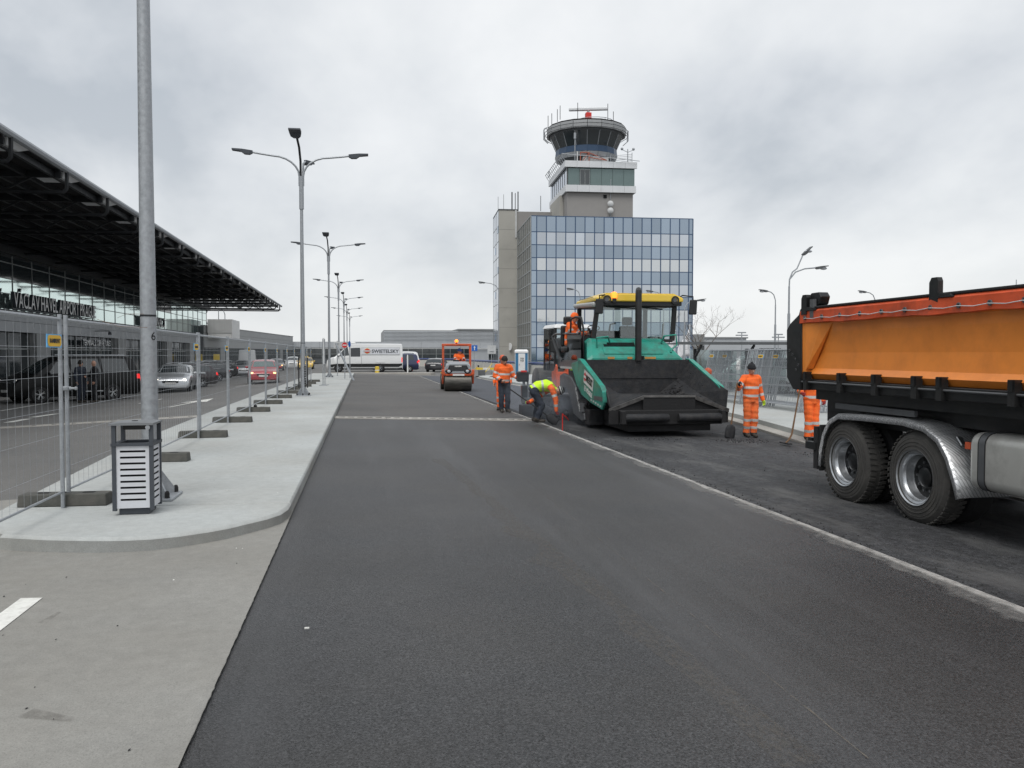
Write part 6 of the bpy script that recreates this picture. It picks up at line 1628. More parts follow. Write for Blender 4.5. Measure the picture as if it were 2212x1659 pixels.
# front apron: bent plates hanging from the lip
MB().hexa([(-.68,-1.84,.60), (.58,-1.84,.60), (.58,-1.78,.60), (-.68,-1.78,.60)], [(-.68,-1.86,.95), (.58,-1.86,.94), (.58,-1.80,.94), (-.68,-1.80,.95)]).build('apron_center', 'tar', pv_)
MB().hexa([(-1.46,-1.74,.56), (-.67,-1.86,.87), (-.67,-1.80,.87), (-1.46,-1.68,.56)], [(-1.46,-1.76,.65), (-.67,-1.88,.96), (-.67,-1.82,.96), (-1.46,-1.70,.65)]).build('apron_lip', 'worn_steel', pv_)
MB().hexa([(.57,-1.86,.86), (1.44,-1.80,.54), (1.44,-1.74,.54), (.57,-1.80,.86)], [(.57,-1.88,.95), (1.44,-1.82,.63), (1.44,-1.76,.63), (.57,-1.82,.95)]).build('apron_lip', 'worn_steel', pv_)
MB().hexa([(-.68,-1.875,.915), (.58,-1.875,.905), (.58,-1.84,.905), (-.68,-1.84,.915)], [(-.68,-1.875,.965), (.58,-1.875,.955), (.58,-1.84,.955), (-.68,-1.84,.965)]).build('apron_lip', 'worn_steel', pv_)
# green wings
wing_poly = [(.85, 1.74), (.72, 1.76), (-1.28, 1.10), (-1.42, .98), (-1.40, .72), (-1.28, .60), (-.2, .72), (.55, .86), (1.05, 1.10), (1.66, 1.60), (1.60, 1.66)]
MB().prism(wing_poly, 'x', -1.50, -1.44).build('hopper_wing', 'vest_green', pv_, bev=.012)
MB().prism([(y-.03, z) for (y, z) in wing_poly], 'x', 1.45, 1.51).build('hopper_wing', 'vest_green', pv_, bev=.012)
for s, dx in ((-1, -1.47), (1, 1.48)):
    MB().loft([[(dx+ox, y, z+oz) for (ox, oz) in ((-.06,-.02), (.06,-.02), (.06,.03), (-.06,.03))] for (y, z) in ((.85, 1.76), (.6, 1.74), (-1.25, 1.12), (-1.42, .99), (-1.44, .80))]).build('wing_edge', 'vest_green', pv_, bev=.01)
mb = MB()
for k in range(5): mb.box(-1.508, -1.502, -1.22+k*.2, -1.12+k*.2, .655+k*.026, .70+k*.026)
mb.build('reflector_tape', 'reflect', pv_)
MB().box(-1.507, -1.503, -1.35, -.60, .80, .90).build('wear_band', 'grey_paint', pv_)
# signs on the wing: plate and lettering run along the wing edge
sl = math.atan2(-.36, 1.)
xd = Vector((0, -math.cos(.22), -math.sin(.22))); yd = Vector((0, -math.sin(.0), 1))
def wingM(y, z): return basis((0, -1, -.24), (0, -.24, 1), (-1.506, y, z))
MB().box(0, .86, 0, .33, 0, .008).xf(wingM(.32, 1.20)).build('contractor_plate', 'plate_white', pv_)
t_ = text_mb('SWIETELSKY', .175, .004, bold=.005); xs = [p[0] for p in t_.v]; t_.v = [(p[0]*.60/(max(xs)-min(xs)), p[1]*1.35, p[2]+.012) for p in t_.v]; t_.xf(wingM(.32, 1.20) @ Matrix.Translation((.22, .09, 0))); t_.build('lettering', 'black', pv_)
lg = MB().prism([(0,.12), (.09,.06), (.09,-.06), (0,-.12), (-.09,-.06), (-.09,.06)], 'z', .009, .013); lg.xf(wingM(.32, 1.20) @ Matrix.Translation((.115, .165, 0))); lg.build('logo', 'sign_red', pv_)
lg = MB().box(-.10, .10, -.03, .03, .014, .016); lg.xf(wingM(.32, 1.20) @ Matrix.Translation((.115, .165, 0))); lg.build('logo_bar', 'plate_white', pv_)
t_ = text_mb('VÖGELE', .15, .004, bold=.006); t_.xf(wingM(.10, .96)); t_.build('lettering', 'plate_white', pv_)
lg = MB(); 
for (a, b, c_, d) in ((0,.13,0,.012), (0,.13,.118,.13), (0,.012,0,.13), (.118,.13,0,.13)): lg.box(a, b, c_, d, 0, .004)
lg.bar((.03,.10,.002), (.065,.03,.002), .014, .004); lg.bar((.10,.10,.002), (.065,.03,.002), .014, .004)
lg.xf(wingM(.28, .995)); lg.build('maker_mark', 'plate_white', pv_)
# engine hood
def hring(y, z, x0, x1, zb_): return [(x0, y, zb_), (x1, y, zb_), (x1-.02, y, z-.10), (x1-.14, y, z), (x0+.16, y, z), (x0+.02, y, z-.10)]
MB().loft([hring(.66, 1.80, -1.34, 1.32, 1.45), hring(.70, 1.88, -1.34, 1.30, 1.45), hring(1.05, 2.22, -1.26, 1.08, 1.45), hring(1.20, 2.30, -1.22, 1.02, 1.45), hring(1.75, 2.36, -1.2, 1.0, 1.45)]).build('engine_hood', 'vest_green', pv_, bev=.02)
def slope(x, t_, n_=.01): # point on the sloping front of the hood, t 0 bottom .. 1 top
    a, b = Vector((x, .70, 1.88)), Vector((x, 1.05, 2.22)); p = a.lerp(b, t_); return p + Vector((0, -.70, .715))*n_
def slope_panel(nm, x0, x1, t0, t1, m, n_=.012, th=.01):
    a, b, c_, d = slope(x0, t0, n_), slope(x1, t0, n_), slope(x1, t1, n_), slope(x0, t1, n_); e_ = Vector((0, .70, -.715))*th
    return MB().hexa([a+e_, b+e_, c_+e_, d+e_], [a, b, c_, d]).build(nm, m, pv_)
slope_panel('hood_panel', -.85, -.05, .06, .58, 'vest_green', .02); slope_panel('hood_panel', .15, .75, .06, .58, 'vest_green', .02)
for k in range(5): slope_panel('louvre', -.80+.10*(k > 2), .05, .66+k*.065, .69+k*.065, 'void', .014, .02)
for (x0, x1) in ((-.78, -.60), (-.25, -.12), (.22, .52)): MB().box(x0, x1, .640, .655, 1.78, 1.835).build('warning_label', 'label_orange', pv_)
MB().box(-.02, .2, .635, .67, 1.5, 1.86).build('exhaust_recess', 'void', pv_)
mb = MB()
for k in range(5): mb.hexa([(-1.345,.80+k*.10,1.62+k*.07), (-1.335,.80+k*.10,1.62+k*.07), (-1.335,.98+k*.10,1.58+k*.07), (-1.345,.98+k*.10,1.58+k*.07)], [(-1.345,.84+k*.10,1.66+k*.07), (-1.335,.84+k*.10,1.66+k*.07), (-1.335,1.02+k*.10,1.62+k*.07), (-1.345,1.02+k*.10,1.62+k*.07)])
mb.build('side_louvre', 'void', pv_)
for s, pts in ((-1, [(-1.0,.9,2.1), (-1.02,.85,2.33), (-.7,.9,2.36), (-.62,1.0,2.2)]), (1, [(.80,1.0,2.2), (.84,.9,2.38), (1.15,.85,2.42), (1.18,.85,2.15), (1.0,.8,2.02), (.98,.75,1.95)])): MB().tube(pts, .025, 8).build('handrail', 'vest_green', pv_, smooth=True)
# exhaust pipe
q = yp(1375, 700, 20.75); ex = q.x
MB().tube([(ex, .60, 1.74), (ex, .60, 3.38), (ex+.01, .62, 3.52), (ex+.04, .72, 3.58)], [.085, .085, .085, .075], 14).build('exhaust_pipe', 'black_metal', pv_, smooth=True)
# operator platform
MB().box(-1.28, 1.28, 1.75, 3.9, 1.62, 1.74).build('platform', 'black_metal', pv_)
MB().box(-1.42, -1.26, 1.0, 3.3, 1.52, 1.74).build('side_step', 'grey_paint', pv_); MB().box(-1.43, -1.42, 1.0, 3.2, 1.50, 1.56).build('step_stripe', 'reflect', pv_)
MB().prism([(1.0, 1.74), (3.3, 1.74), (4.15, 2.35), (1.0, 2.5)], 'x', -1.40, -1.385).build('side_screen', 'glass_smoke', pv_)
mb = MB().tube([(-1.40, 4.3, 2.44), (-1.40, 3.9, 2.5), (-1.40, 2.4, 2.47), (-1.40, 1.2, 2.44)], .03, 8).tube([(-1.40, 4.3, 2.44), (-1.40, 3.4, 1.80), (-1.40, 3.0, 1.72)], .05, 8)
mb.tube([(-1.38, 2.2, 2.45), (-1.38, 2.15, 2.86), (-1.3, 1.95, 2.92), (-1.25, 1.55, 2.88), (-1.22, 1.45, 2.6), (-1.22, 1.4, 1.8)], .028, 8)
mb.build('platform_rail', 'black_metal', pv_, smooth=True)
MB().box(-1.2, 1.2, 3.75, 3.9, 1.74, 2.6).build('rear_panel', 'black_metal', pv_)
MB().box(-1.2, 1.1, 1.55, 1.72, 1.7, 2.38).build('dash_panel', 'black_metal', pv_)
# windscreen frame: two posts, sill, head, pane
a_, b_, c_, d_ = yp(1281, 733, 21.5), yp(1452, 736, 21.5), yp(1457, 662, 21.5), yp(1291, 659, 21.5)
fr = MB()
for (p_, q_, w_) in ((a_, d_, .13), (b_, c_, .13), (a_, b_, .13), (d_, c_, .10)): fr.bar(p_, q_, w_, .08)
fr.build('windscreen_frame', 'black_metal', pv_, bev=.02)
MB().hexa([a_+Vector((.06,.0,.05)), b_+Vector((-.06,.0,.05)), b_+Vector((-.06,.015,.05)), a_+Vector((.06,.015,.05))], [d_+Vector((.06,.0,-.05)), c_+Vector((-.06,.0,-.05)), c_+Vector((-.06,.015,-.05)), d_+Vector((.06,.015,-.05))]).build('windscreen', 'glass_clear', pv_)
for (p_, q_) in (((-.6, 1.46, 2.98+.2), (.35, 1.46, 2.93+.2)), ((.30, 1.46, 2.98+.2), (1.0, 1.46, 2.92+.2))): MB().tube([p_, q_], .014, 5).tube([p_, (p_[0]+.6, 1.46, 3.24)], .012, 5).build('wiper', 'black', pv_)
# rear roof posts
for x in (-.88, 1.1): MB().bar((x, 3.2, 1.7), (x, 3.15, 3.3), .11).build('roof_post', 'black_metal', pv_)
# yellow roof: faceted shell
zr = 3.32
def rr2(y, x0, x1, z0, z1, ch_): return [(x0, y, z0), (x1, y, z0), (x1, y, z0+(z1-z0)*.45), (x1-ch_, y, z1), (x0+ch_, y, z1), (x0, y, z0+(z1-z0)*.45)]
MB().loft([rr2(1.10, -.92, 1.44, zr-.02, zr+.16, .18), rr2(1.13, -.94, 1.46, zr-.02, zr+.20, .26), rr2(1.30, -.95, 1.47, zr-.0, zr+.215, .30), rr2(2.2, -.95, 1.47, zr, zr+.22, .30), rr2(3.2, -.95, 1.47, zr, zr+.20, .30), rr2(3.4, -.92, 1.4, zr, zr+.12, .2)]).build('roof', 'mach_yellow', pv_, bev=.03)
MB().box(-.90, 1.42, 1.14, 3.3, zr-.12, zr-.0).build('roof_liner', 'black', pv_)
# side pod of the roof (left) with torn edge
MB().prism([(1.45, zr+.10), (2.9, zr+.10), (2.9, zr+.115), (1.45, zr+.115)], 'x', -.958, -.952).build('roof_slot', 'black', pv_)
MB().hexa([(-1.00,1.30,zr-.17), (-.90,1.30,zr-.17), (-.90,3.35,zr-.10), (-1.00,3.35,zr-.10)], [(-1.02,1.28,zr-.03), (-.92,1.28,zr-.03), (-.92,3.4,zr+.03), (-1.02,3.4,zr+.03)]).build('torn_trim', 'reflect', pv_, bev=.05)
for x in (-.42-.25, 1.22): MB().lathe([(.0, 0), (.06, 0), (.08, -.05), (.09, -.06)], 14, (x, 1.095, zr+.03), (0, -1, 0)).build('work_light', 'grey_paint', pv_, smooth=True); MB().lathe([(.07, .01), (.11, .01), (.11, -.04)], 14, (x, 1.09, zr+.03), (0,-1,0)).build('light_bezel', 'black', pv_)
MB().tube([(-.47, 1.12, zr-.05), (-.47, 1.12, zr+.06)], .06, 10).build('beacon_base', 'black', pv_); MB().lathe([(.075, 0), (.08, .1), (.06, .16), (0, .175)], 14, (-.47, 1.12, zr+.06)).build('beacon', 'lamp_amber', pv_, smooth=True)
t_ = None
for s, x in ((-1, -.90), (1, 1.70)):
    MB().hexa([(x-.12,1.0,zr-.36), (x+.10,1.0,zr-.36), (x+.10,1.07,zr-.36), (x-.12,1.07,zr-.36)], [(x-.09,1.0,zr+.04), (x+.12,1.0,zr+.04), (x+.12,1.07,zr+.04), (x-.09,1.07,zr+.04)]).build('mirror', 'black', pv_, bev=.03)
    MB().tube([(x, 1.03, zr+.0), (x, 1.03, zr+.12), (x-s*.25, 1.15, zr+.16), (x-s*.42, 1.3, zr+.05)], .018, 6).build('mirror_arm', 'black_metal', pv_)
# seats, consoles
def seat(x, y):
    s_ = MB().box(x-.25, x+.25, y-.25, y+.25, 1.95, 2.12).build('seat', 'black', pv_, bev=.05); MB().box(x-.24, x+.24, y+.22, y+.34, 2.12, 2.72).build('backrest', 'black', s_, bev=.05); MB().box(x-.16, x+.16, y+.24, y+.34, 2.74, 2.98).build('headrest', 'black', s_, bev=.05); MB().box(x-.15, x+.15, y-.15, y+.15, 1.74, 1.95).build('pedestal', 'black_metal', s_)
seat(-1.22, 2.75); seat(.55, 2.85)
MB().box(-1.0, -.2, 1.75, 2.0, 2.3, 2.46).build('console', 'black', pv_, bev=.04); MB().box(-.75, -.55, 1.85, 1.95, 1.74, 2.35).build('console_post', 'black_metal', pv_)
MB().lathe([(.15, -.015), (.17, 0), (.15, .015), (.14, 0)], 18, (-.80, 1.92, 2.62), (.2, .5, 1), closed=True).build('steering_wheel', 'black', pv_)
MB().box(.95, 1.2, 2.0, 2.6, 2.2, 2.34).build('arm_console', 'cloth_blue', pv_, bev=.04)
MB().tube([(-.4, 1.9, 2.3), (-.35, 1.85, 2.72), (-.2, 1.85, 2.75)], .025, 6).tube([(.0, 1.8, 2.3), (-.1, 1.8, 2.55), (.12, 1.8, 2.68), (.2, 1.8, 2.4)], .022, 6).build('grab_rail', 'black_metal', pv_)
MB().tube([(1.1, 1.75, 2.3), (1.12, 1.75, 2.72), (1.2, 1.9, 2.75)], .022, 6).build('grab_rail', 'black_metal', pv_)
# tow arms and side gear
arm = [(3.3, 1.30), (3.3, .95), (2.5, .95), (2.0, .62), (1.7, .30), (.8, .15), (.55, .22), (.62, .38), (1.2, .52), (1.55, 1.05), (2.0, 1.28), (2.9, 1.36)]
for x in (-1.42, 1.34): MB().prism(arm, 'x', x, x+.10).build('tow_arm', 'grey_paint', pv_, bev=.02)
t_ = text_mb('SUPER 1900', .15, .004, bold=.004); t_.xf(basis((0, -.62, -.78), (0, -.78, .62), (-1.424, 1.50, .98))); t_.build('lettering', 'pale_grey', pv_)
MB().tube([(-1.36, 1.6, .45), (-1.30, 1.6, .45)], .36, 20).build('track_wheel', 'tar_steel', pv_, smooth=40)
mb = MB()
for k in range(9): mb.tube([(-1.25-.02*k, .2+.05*k, 1.0-.06*k), (-1.35, .5+.1*k, .7), (-1.3, .9+.08*k, .3+.03*k)], .022, 5)
mb.build('hoses', 'tar', pv_)
MB().tube([(-1.38, .75, .42), (-1.38, .75, .64)], .11, 12).build('cylinder', 'grey_paint', pv_, smooth=True)
MB().box(-1.4, -1.0, .2, .6, .1, .5).build('lower_bracket', 'tar_steel', pv_, bev=.03); MB().box(-1.38, -1.2, 1.2, 1.9, 1.32, 1.5).build('side_locker', 'black_metal', pv_); MB().box(-1.392, -1.384, 1.95, 2.2, 1.46, 1.54).build('safety_label', 'hi_yellow', pv_)
MB().box(-1.38, -.9, 1.3, 2.1, .95, 1.5).build('side_box', 'tar_steel', pv_, bev=.02)
# screed with augers and side plate
MB().box(-1.9, 1.75, 4.2, 5.1, .04, .62).build('screed', 'tar_steel', pv_, bev=.03); MB().box(-1.9, 1.75, 4.25, 5.2, .62, .70).build('screed_walkway', 'black_metal', pv_)
au = MB(); au.tube([(-1.7, 3.95, .35), (1.6, 3.95, .35)], .05, 8)
for k in range(26): au.lathe([(.05, 0), (.19, .03)], 12, (-1.65+k*.125, 3.95, .35), (1, .15, 0))
au.build('auger', 'tar_steel', pv_)
rr = random.Random(12); mb = MB()
for i in range(140): mb.ball((rr.uniform(-1.75, -1.2), rr.uniform(3.0, 4.1), rr.uniform(.0, .25)), rr.uniform(.06, .16), 8)
o = mb.build('asphalt_heap', 'tar', pv_, smooth=80); tag(o, kind='stuff')
MB().box(-1.98, -1.92, 3.2, 5.2, .0, .75).build('side_plate', 'tar_steel', pv_, bev=.01)
q = yp(1131, 850, 24.9)
gx = q.x
MB().box(gx-.08, gx+.10, 4.75, 4.95, .45, .95).build('control_post', 'black_metal', pv_, bev=.02); MB().tube([(gx, 4.85, .1), (gx, 4.85, 1.2)], .045, 8).tube([(gx+.12, 4.85, .4), (gx+.12, 4.85, 1.3)], .03, 8).build('sensor_mast', 'galv_dull', pv_, smooth=True)
MB().box(gx-.22, gx+.14, 4.72, 5.0, 1.06, 1.38).build('control_panel', 'black', pv_, bev=.05); MB().box(gx-.12, gx+.06, 4.70, 4.73, 1.36, 1.41).build('panel_trim', 'signal_red', pv_)
MB().tube([(gx+.1, 4.85, .95), (gx+.28, 4.85, 1.0), (gx+.32, 4.85, .85), (gx+.30, 4.85, .45)], .02, 6).build('control_handle', 'galv_dull', pv_, smooth=True)
MB().box(gx-.1, gx+.2, 4.70, 4.78, .40, .58).build('sensor_box', 'grey_paint', pv_, bev=.02); MB().box(gx+.02, gx+.14, 4.685, 4.70, .40, .50).build('tag_plate', 'glove_lime', pv_)
MB().box(gx-.12, gx+.3, 4.5, 5.05, .02, .36).build('screed_extension', 'tar_steel', pv_, bev=.02); MB().box(gx+.2, -1.3, 4.6, 5.0, .15, .5).build('extension_beam', 'tar_steel', pv_)
# red guide peg with string
p = GP(1215, 932, -.04); p.z = gz(p.x)-.045
o = thing('guide_peg', 'thin red guide peg with a string clip before the paver', 'peg', p)
MB().tube([(0,0,0), (0,0,.44)], .012, 6).build('stake', 'signal_red', o); MB().tube([(0,0,.42), (.12,.1,.34), (.2,.2,.26)], .014, 6).build('clip_arm', 'signal_red', o)
MB().tube([(.2,.2,.26), (1.4, .6, .20), (2.4,.9,.22)], .005, 4).build('string', 'black', o)

# ================================================================== small tandem roller
q = GP(991, 846); RX, RYY = q.x+.02, q.y+.55
rl = thing('tandem_roller', 'small orange tandem roller with steel drums facing the camera', 'roller', (RX, RYY, gz(RX)), R(-4)); rl.scale = (1, 1, .82)
DR, DW = .42/.82, .67
for i, (yv, sx) in enumerate(((0, 0.), (2.05, -.14))):
    dm_ = MB().lathe([(0, -DW), (.37, -DW), (.42, -DW+.03), (.42, DW-.03), (.37, DW), (0, DW)], 40, (sx, yv, 0), (1, 0, 0)); dm_.v = [(p[0], p[1], DR+p[2]/.82) for p in dm_.v]; dm_.build('drum', 'drum_steel', rl, smooth=40)
    MB().box(sx-DW-.0, sx+DW, yv-.12, yv-.06, DR*2-.0, DR*2+.06).build('scraper', 'line_yellow', rl)
MB().box(-.74, .74, -.30, .55, .93, 1.06).build('front_frame', 'mach_orange', rl, bev=.03)
for x in (-.78, .70): MB().prism([(-.28, 1.22), (-.30, .95), (-.1, .45), (.2, .42), (.5, .95), (.5, 1.22)], 'x', x, x+.08).build('drum_arm', 'mach_orange', rl, bev=.02)
for x in (-.80, .62): MB().box(x, x+.18, -.32, .2, .98, 1.30).build('fender_box', 'mach_orange', rl, bev=.03)
MB().box(-.60, .60, -.33, -.29, .95, 1.05).build('front_bar', 'mach_orange', rl); MB().box(-.26, .30, -.352, -.335, .93, 1.04).build('name_plate', 'plate_white', rl)
hd_ = [( -.62, 1.06), (.62, 1.06), (.68, 1.22), (.58, 1.62), (.40, 1.76), (-.40, 1.76), (-.58, 1.62), (-.68, 1.22)]
MB().loft([[(x*1.0, -.34, 1.06+(z-1.06)*.86) for (x, z) in hd_], [(x, -.10, z) for (x, z) in hd_], [(x*.98, .6, z+.02) for (x, z) in hd_], [(x*.9, .85, 1.06+(z-1.06)*.7) for (x, z) in hd_]]).build('engine_hood', 'galv_dull', rl, bev=.03)
MB().prism([(-.46, 1.24), (.46, 1.24), (.50, 1.34), (.42, 1.56), (-.42, 1.56), (-.50, 1.34)], 'y', -.37, -.33).build('grille', 'black', rl, bev=.015)
mb = MB()
for k in range(5): mb.box(-.4, .4, -.378, -.368, 1.29+k*.05, 1.305+k*.05)
mb.build('grille_bars', 'grey_paint', rl)
t_ = text_mb('HAMM', .11, .004, bold=.006, align='CENTER'); t_.xf(Matrix.Translation((0, -.382, 1.46)) @ Matrix.Rotation(R(90), 4, 'X')); t_.build('lettering', 'plate_white', rl)
for s in (-1, 1):
    MB().ball((s*.46, -.30, 1.21), .17, 12, sq=(1.15, .6, .9)).build('lamp_housing', 'black', rl, smooth=True); MB().lathe([(0, .02), (.07, .015), (.085, 0)], 14, (s*.45, -.40, 1.20), (0, -1, 0)).build('headlight', 'lamp_off', rl, smooth=True); MB().lathe([(0, .01), (.03, .0)], 10, (s*.54, -.385, 1.31), (0, -1, 0)).build('indicator', 'mach_orange', rl)
# rollover bar
for x in (-.70, .66): MB().box(x-.05, x+.06, 1.0, 1.12, 1.0, 2.78).build('rollover_post', 'mach_orange', rl, bev=.015)
MB().box(-.76, .73, .98, 1.14, 2.70, 2.86).build('rollover_head', 'mach_orange', rl, bev=.02); MB().box(-.56, .53, .975, 1.0, 2.74, 2.76).build('head_slot', 'black', rl)
MB().tube([(-.02, 1.06, 2.86), (-.02, 1.06, 2.94)], .05, 10).build('beacon_base', 'black', rl); MB().lathe([(.085, 0), (.09, .1), (.06, .17), (0, .19)], 14, (-.02, 1.06, 2.94)).build('beacon', 'lamp_amber', rl, smooth=True)
MB().box(-.60, .60, .85, 1.5, .7, 1.10).build('platform', 'black_metal', rl); MB().box(-.1, .45, 1.15, 1.55, 1.10, 1.40).build('seat', 'black', rl, bev=.05); MB().box(-.1, .45, 1.5, 1.62, 1.40, 1.85).build('backrest', 'black', rl, bev=.05)
MB().box(-.2, .1, .82, .95, 1.70, 1.88).build('dash', 'black', rl, bev=.03); MB().lathe([(.16, -.012), (.18, 0), (.16, .012), (.15, 0)], 18, (.02, .95, 1.92), (0, -.5, 1), closed=True).build('steering_wheel', 'black', rl)
MB().box(-.62, .62, 1.6, 2.6, .93, 1.40).build('rear_body', 'mach_orange', rl, bev=.05)
MB().tube([(-.74, -.1, 1.3), (-.74, .0, 1.9), (-.70, .9, 1.95)], .018, 6).build('side_rail', 'steel_dark', rl); MB().tube([(.74, -.1, 1.3), (.76, .1, 1.75)], .015, 6).build('side_rail', 'steel_dark', rl); MB().tube([(.72, 0, 1.2), (1.0, -.1, 1.5)], .02, 6).build('lever', 'line_yellow', rl)
MB().box(.96, 1.04, -.12, -.08, 1.44, 1.56).build('lever_grip', 'black', rl)
# ================================================================== large roller behind the paver
q = GP(1225, 852)
bx_, by_ = YP(1222, 800, 31.5).x, 31.5
br = thing('cabbed_roller', 'big orange and black cabbed roller with rear lamps lit behind the paver', 'roller', (bx_+.55, by_, gz(bx_)+.004), R(3))
MB().lathe([(0, -.84), (.60, -.84), (.65, -.80), (.65, .80), (.60, .84), (0, .84)], 36, (0, .4, .65), (1, 0, 0)).build('drum', 'drum_steel', br, smooth=40); MB().lathe([(0, -.84), (.60, -.84), (.65, -.80), (.65, .80), (.60, .84), (0, .84)], 36, (0, 3.6, .65), (1, 0, 0)).build('drum', 'drum_steel', br, smooth=40)
MB().box(-.98, .98, -.25, 1.3, .72, .95).build('rear_frame', 'black_metal', br, bev=.03)
for x in (-1.05, -.62): MB().prism([(-.38, .55), (-.38, 1.42), (-.25, 1.5), (-.02, 1.25), (.3, 1.2), (.3, .55)], 'x', x, x+.07).build('side_fender', 'mach_orange', br, bev=.03)
MB().box(-1.0, -.55, -.34, -.28, .62, 1.2).build('fender_plate', 'mach_orange', br, bev=.02); MB().box(.55, 1.0, -.34, -.28, .75, 1.2).build('fender_plate', 'mach_orange', br, bev=.02)
MB().hexa([(.25,-.36,.85), (.5,-.36,.85), (.5,-.3,.85), (.25,-.3,.85)], [(.42,-.36,1.25), (.95,-.36,1.25), (.95,-.3,1.25), (.42,-.3,1.25)]).build('orange_corner', 'mach_orange', br)
MB().box(-.55, .55, -.32, .9, .85, 1.35).build('rear_body', 'black', br, bev=.03)
MB().loft([[(-.62,-.36,1.36), (.62,-.36,1.36), (.62,1.2,1.36), (-.62,1.2,1.36)], [(-.60,-.34,1.62), (.60,-.34,1.62), (.60,1.2,1.7), (-.60,1.2,1.7)], [(-.40,.1,1.85), (.40,.1,1.85), (.40,1.2,1.98), (-.40,1.2,1.98)]]).build('rear_hood', 'grey_paint', br, bev=.04)
t_ = text_mb('110', .17, .004, bold=.008); t_.xf(Matrix.Translation((-.5, -.355, 1.46)) @ Matrix.Rotation(R(90), 4, 'X')); t_.build('lettering', 'pale_grey', br)
MB().lathe([(0, .02), (.10, .015), (.115, 0)], 16, (-.12, -.33, 1.10), (0,-1,0)).build('work_light', 'lamp_warm', br, smooth=True); MB().box(-.42, -.32, -.345, -.32, 1.0, 1.22).build('tail_light', 'lamp_red', br)
MB().box(-.42, -.32, -.35, -.34, 1.08, 1.13).build('indicator', 'lamp_amber', br)
for z in (.72, .55, .40): MB().box(-.5, .5, -.42, -.36, z-.03, z+.03).build('step', 'alu', br)
# cab
cabp = [(-.70, 1.3), (-.78, 2.2), (-.72, 2.95)]
for (x, y) in ((-.72, .95), (.72, .95), (-.72, 2.5), (.72, 2.5)): MB().bar((x, y, 1.2), (x*.97, y, 2.95), .09).build('cab_post', 'black_metal', br)
MB().loft([[(-.80,.80,2.92), (.80,.80,2.92), (.80,2.65,2.92), (-.80,2.65,2.92)], [(-.70,.9,3.08), (.70,.9,3.08), (.70,2.55,3.08), (-.70,2.55,3.08)]]).build('cab_roof', 'plastic_white', br, bev=.04)
MB().box(-.70, .70, .93, .95, 1.5, 2.9).build('cab_pane', 'glass_clear', br); MB().box(-.74, -.72, 1.0, 2.45, 1.5, 2.9).build('cab_pane', 'glass_clear', br)
MB().box(-.65, .65, 1.0, 2.5, 1.2, 1.5).build('cab_floor', 'black_metal', br); MB().box(-.25, .25, 1.5, 1.65, 1.5, 2.35).build('cab_seat', 'black', br, bev=.05)
MB().box(-.98, -.74, .72, .80, 1.95, 2.45).build('mirror', 'black', br, bev=.03)
MB().tube([(-.78,.85,2.8), (-1.0,.8,2.8), (-1.0,.78,1.7), (-.78,.85,1.65)], .022, 6).tube([(-1.0,.78,2.2), (-.86,.76,2.2)], .02, 6).build('mirror_arm', 'black_metal', br); MB().tube([(-.95,.9,1.3), (-.95,.9,2.85)], .028, 6).build('hand_rail', 'black_metal', br)
for s in (0, 1): MB().tube([(-.35+s*.55, -.2, 1.7), (-.3+s*.5, -.15, 1.95), (-.1+s*.5, .0, 1.98)], .018, 6).build('grab_rail', 'steel_dark', br)
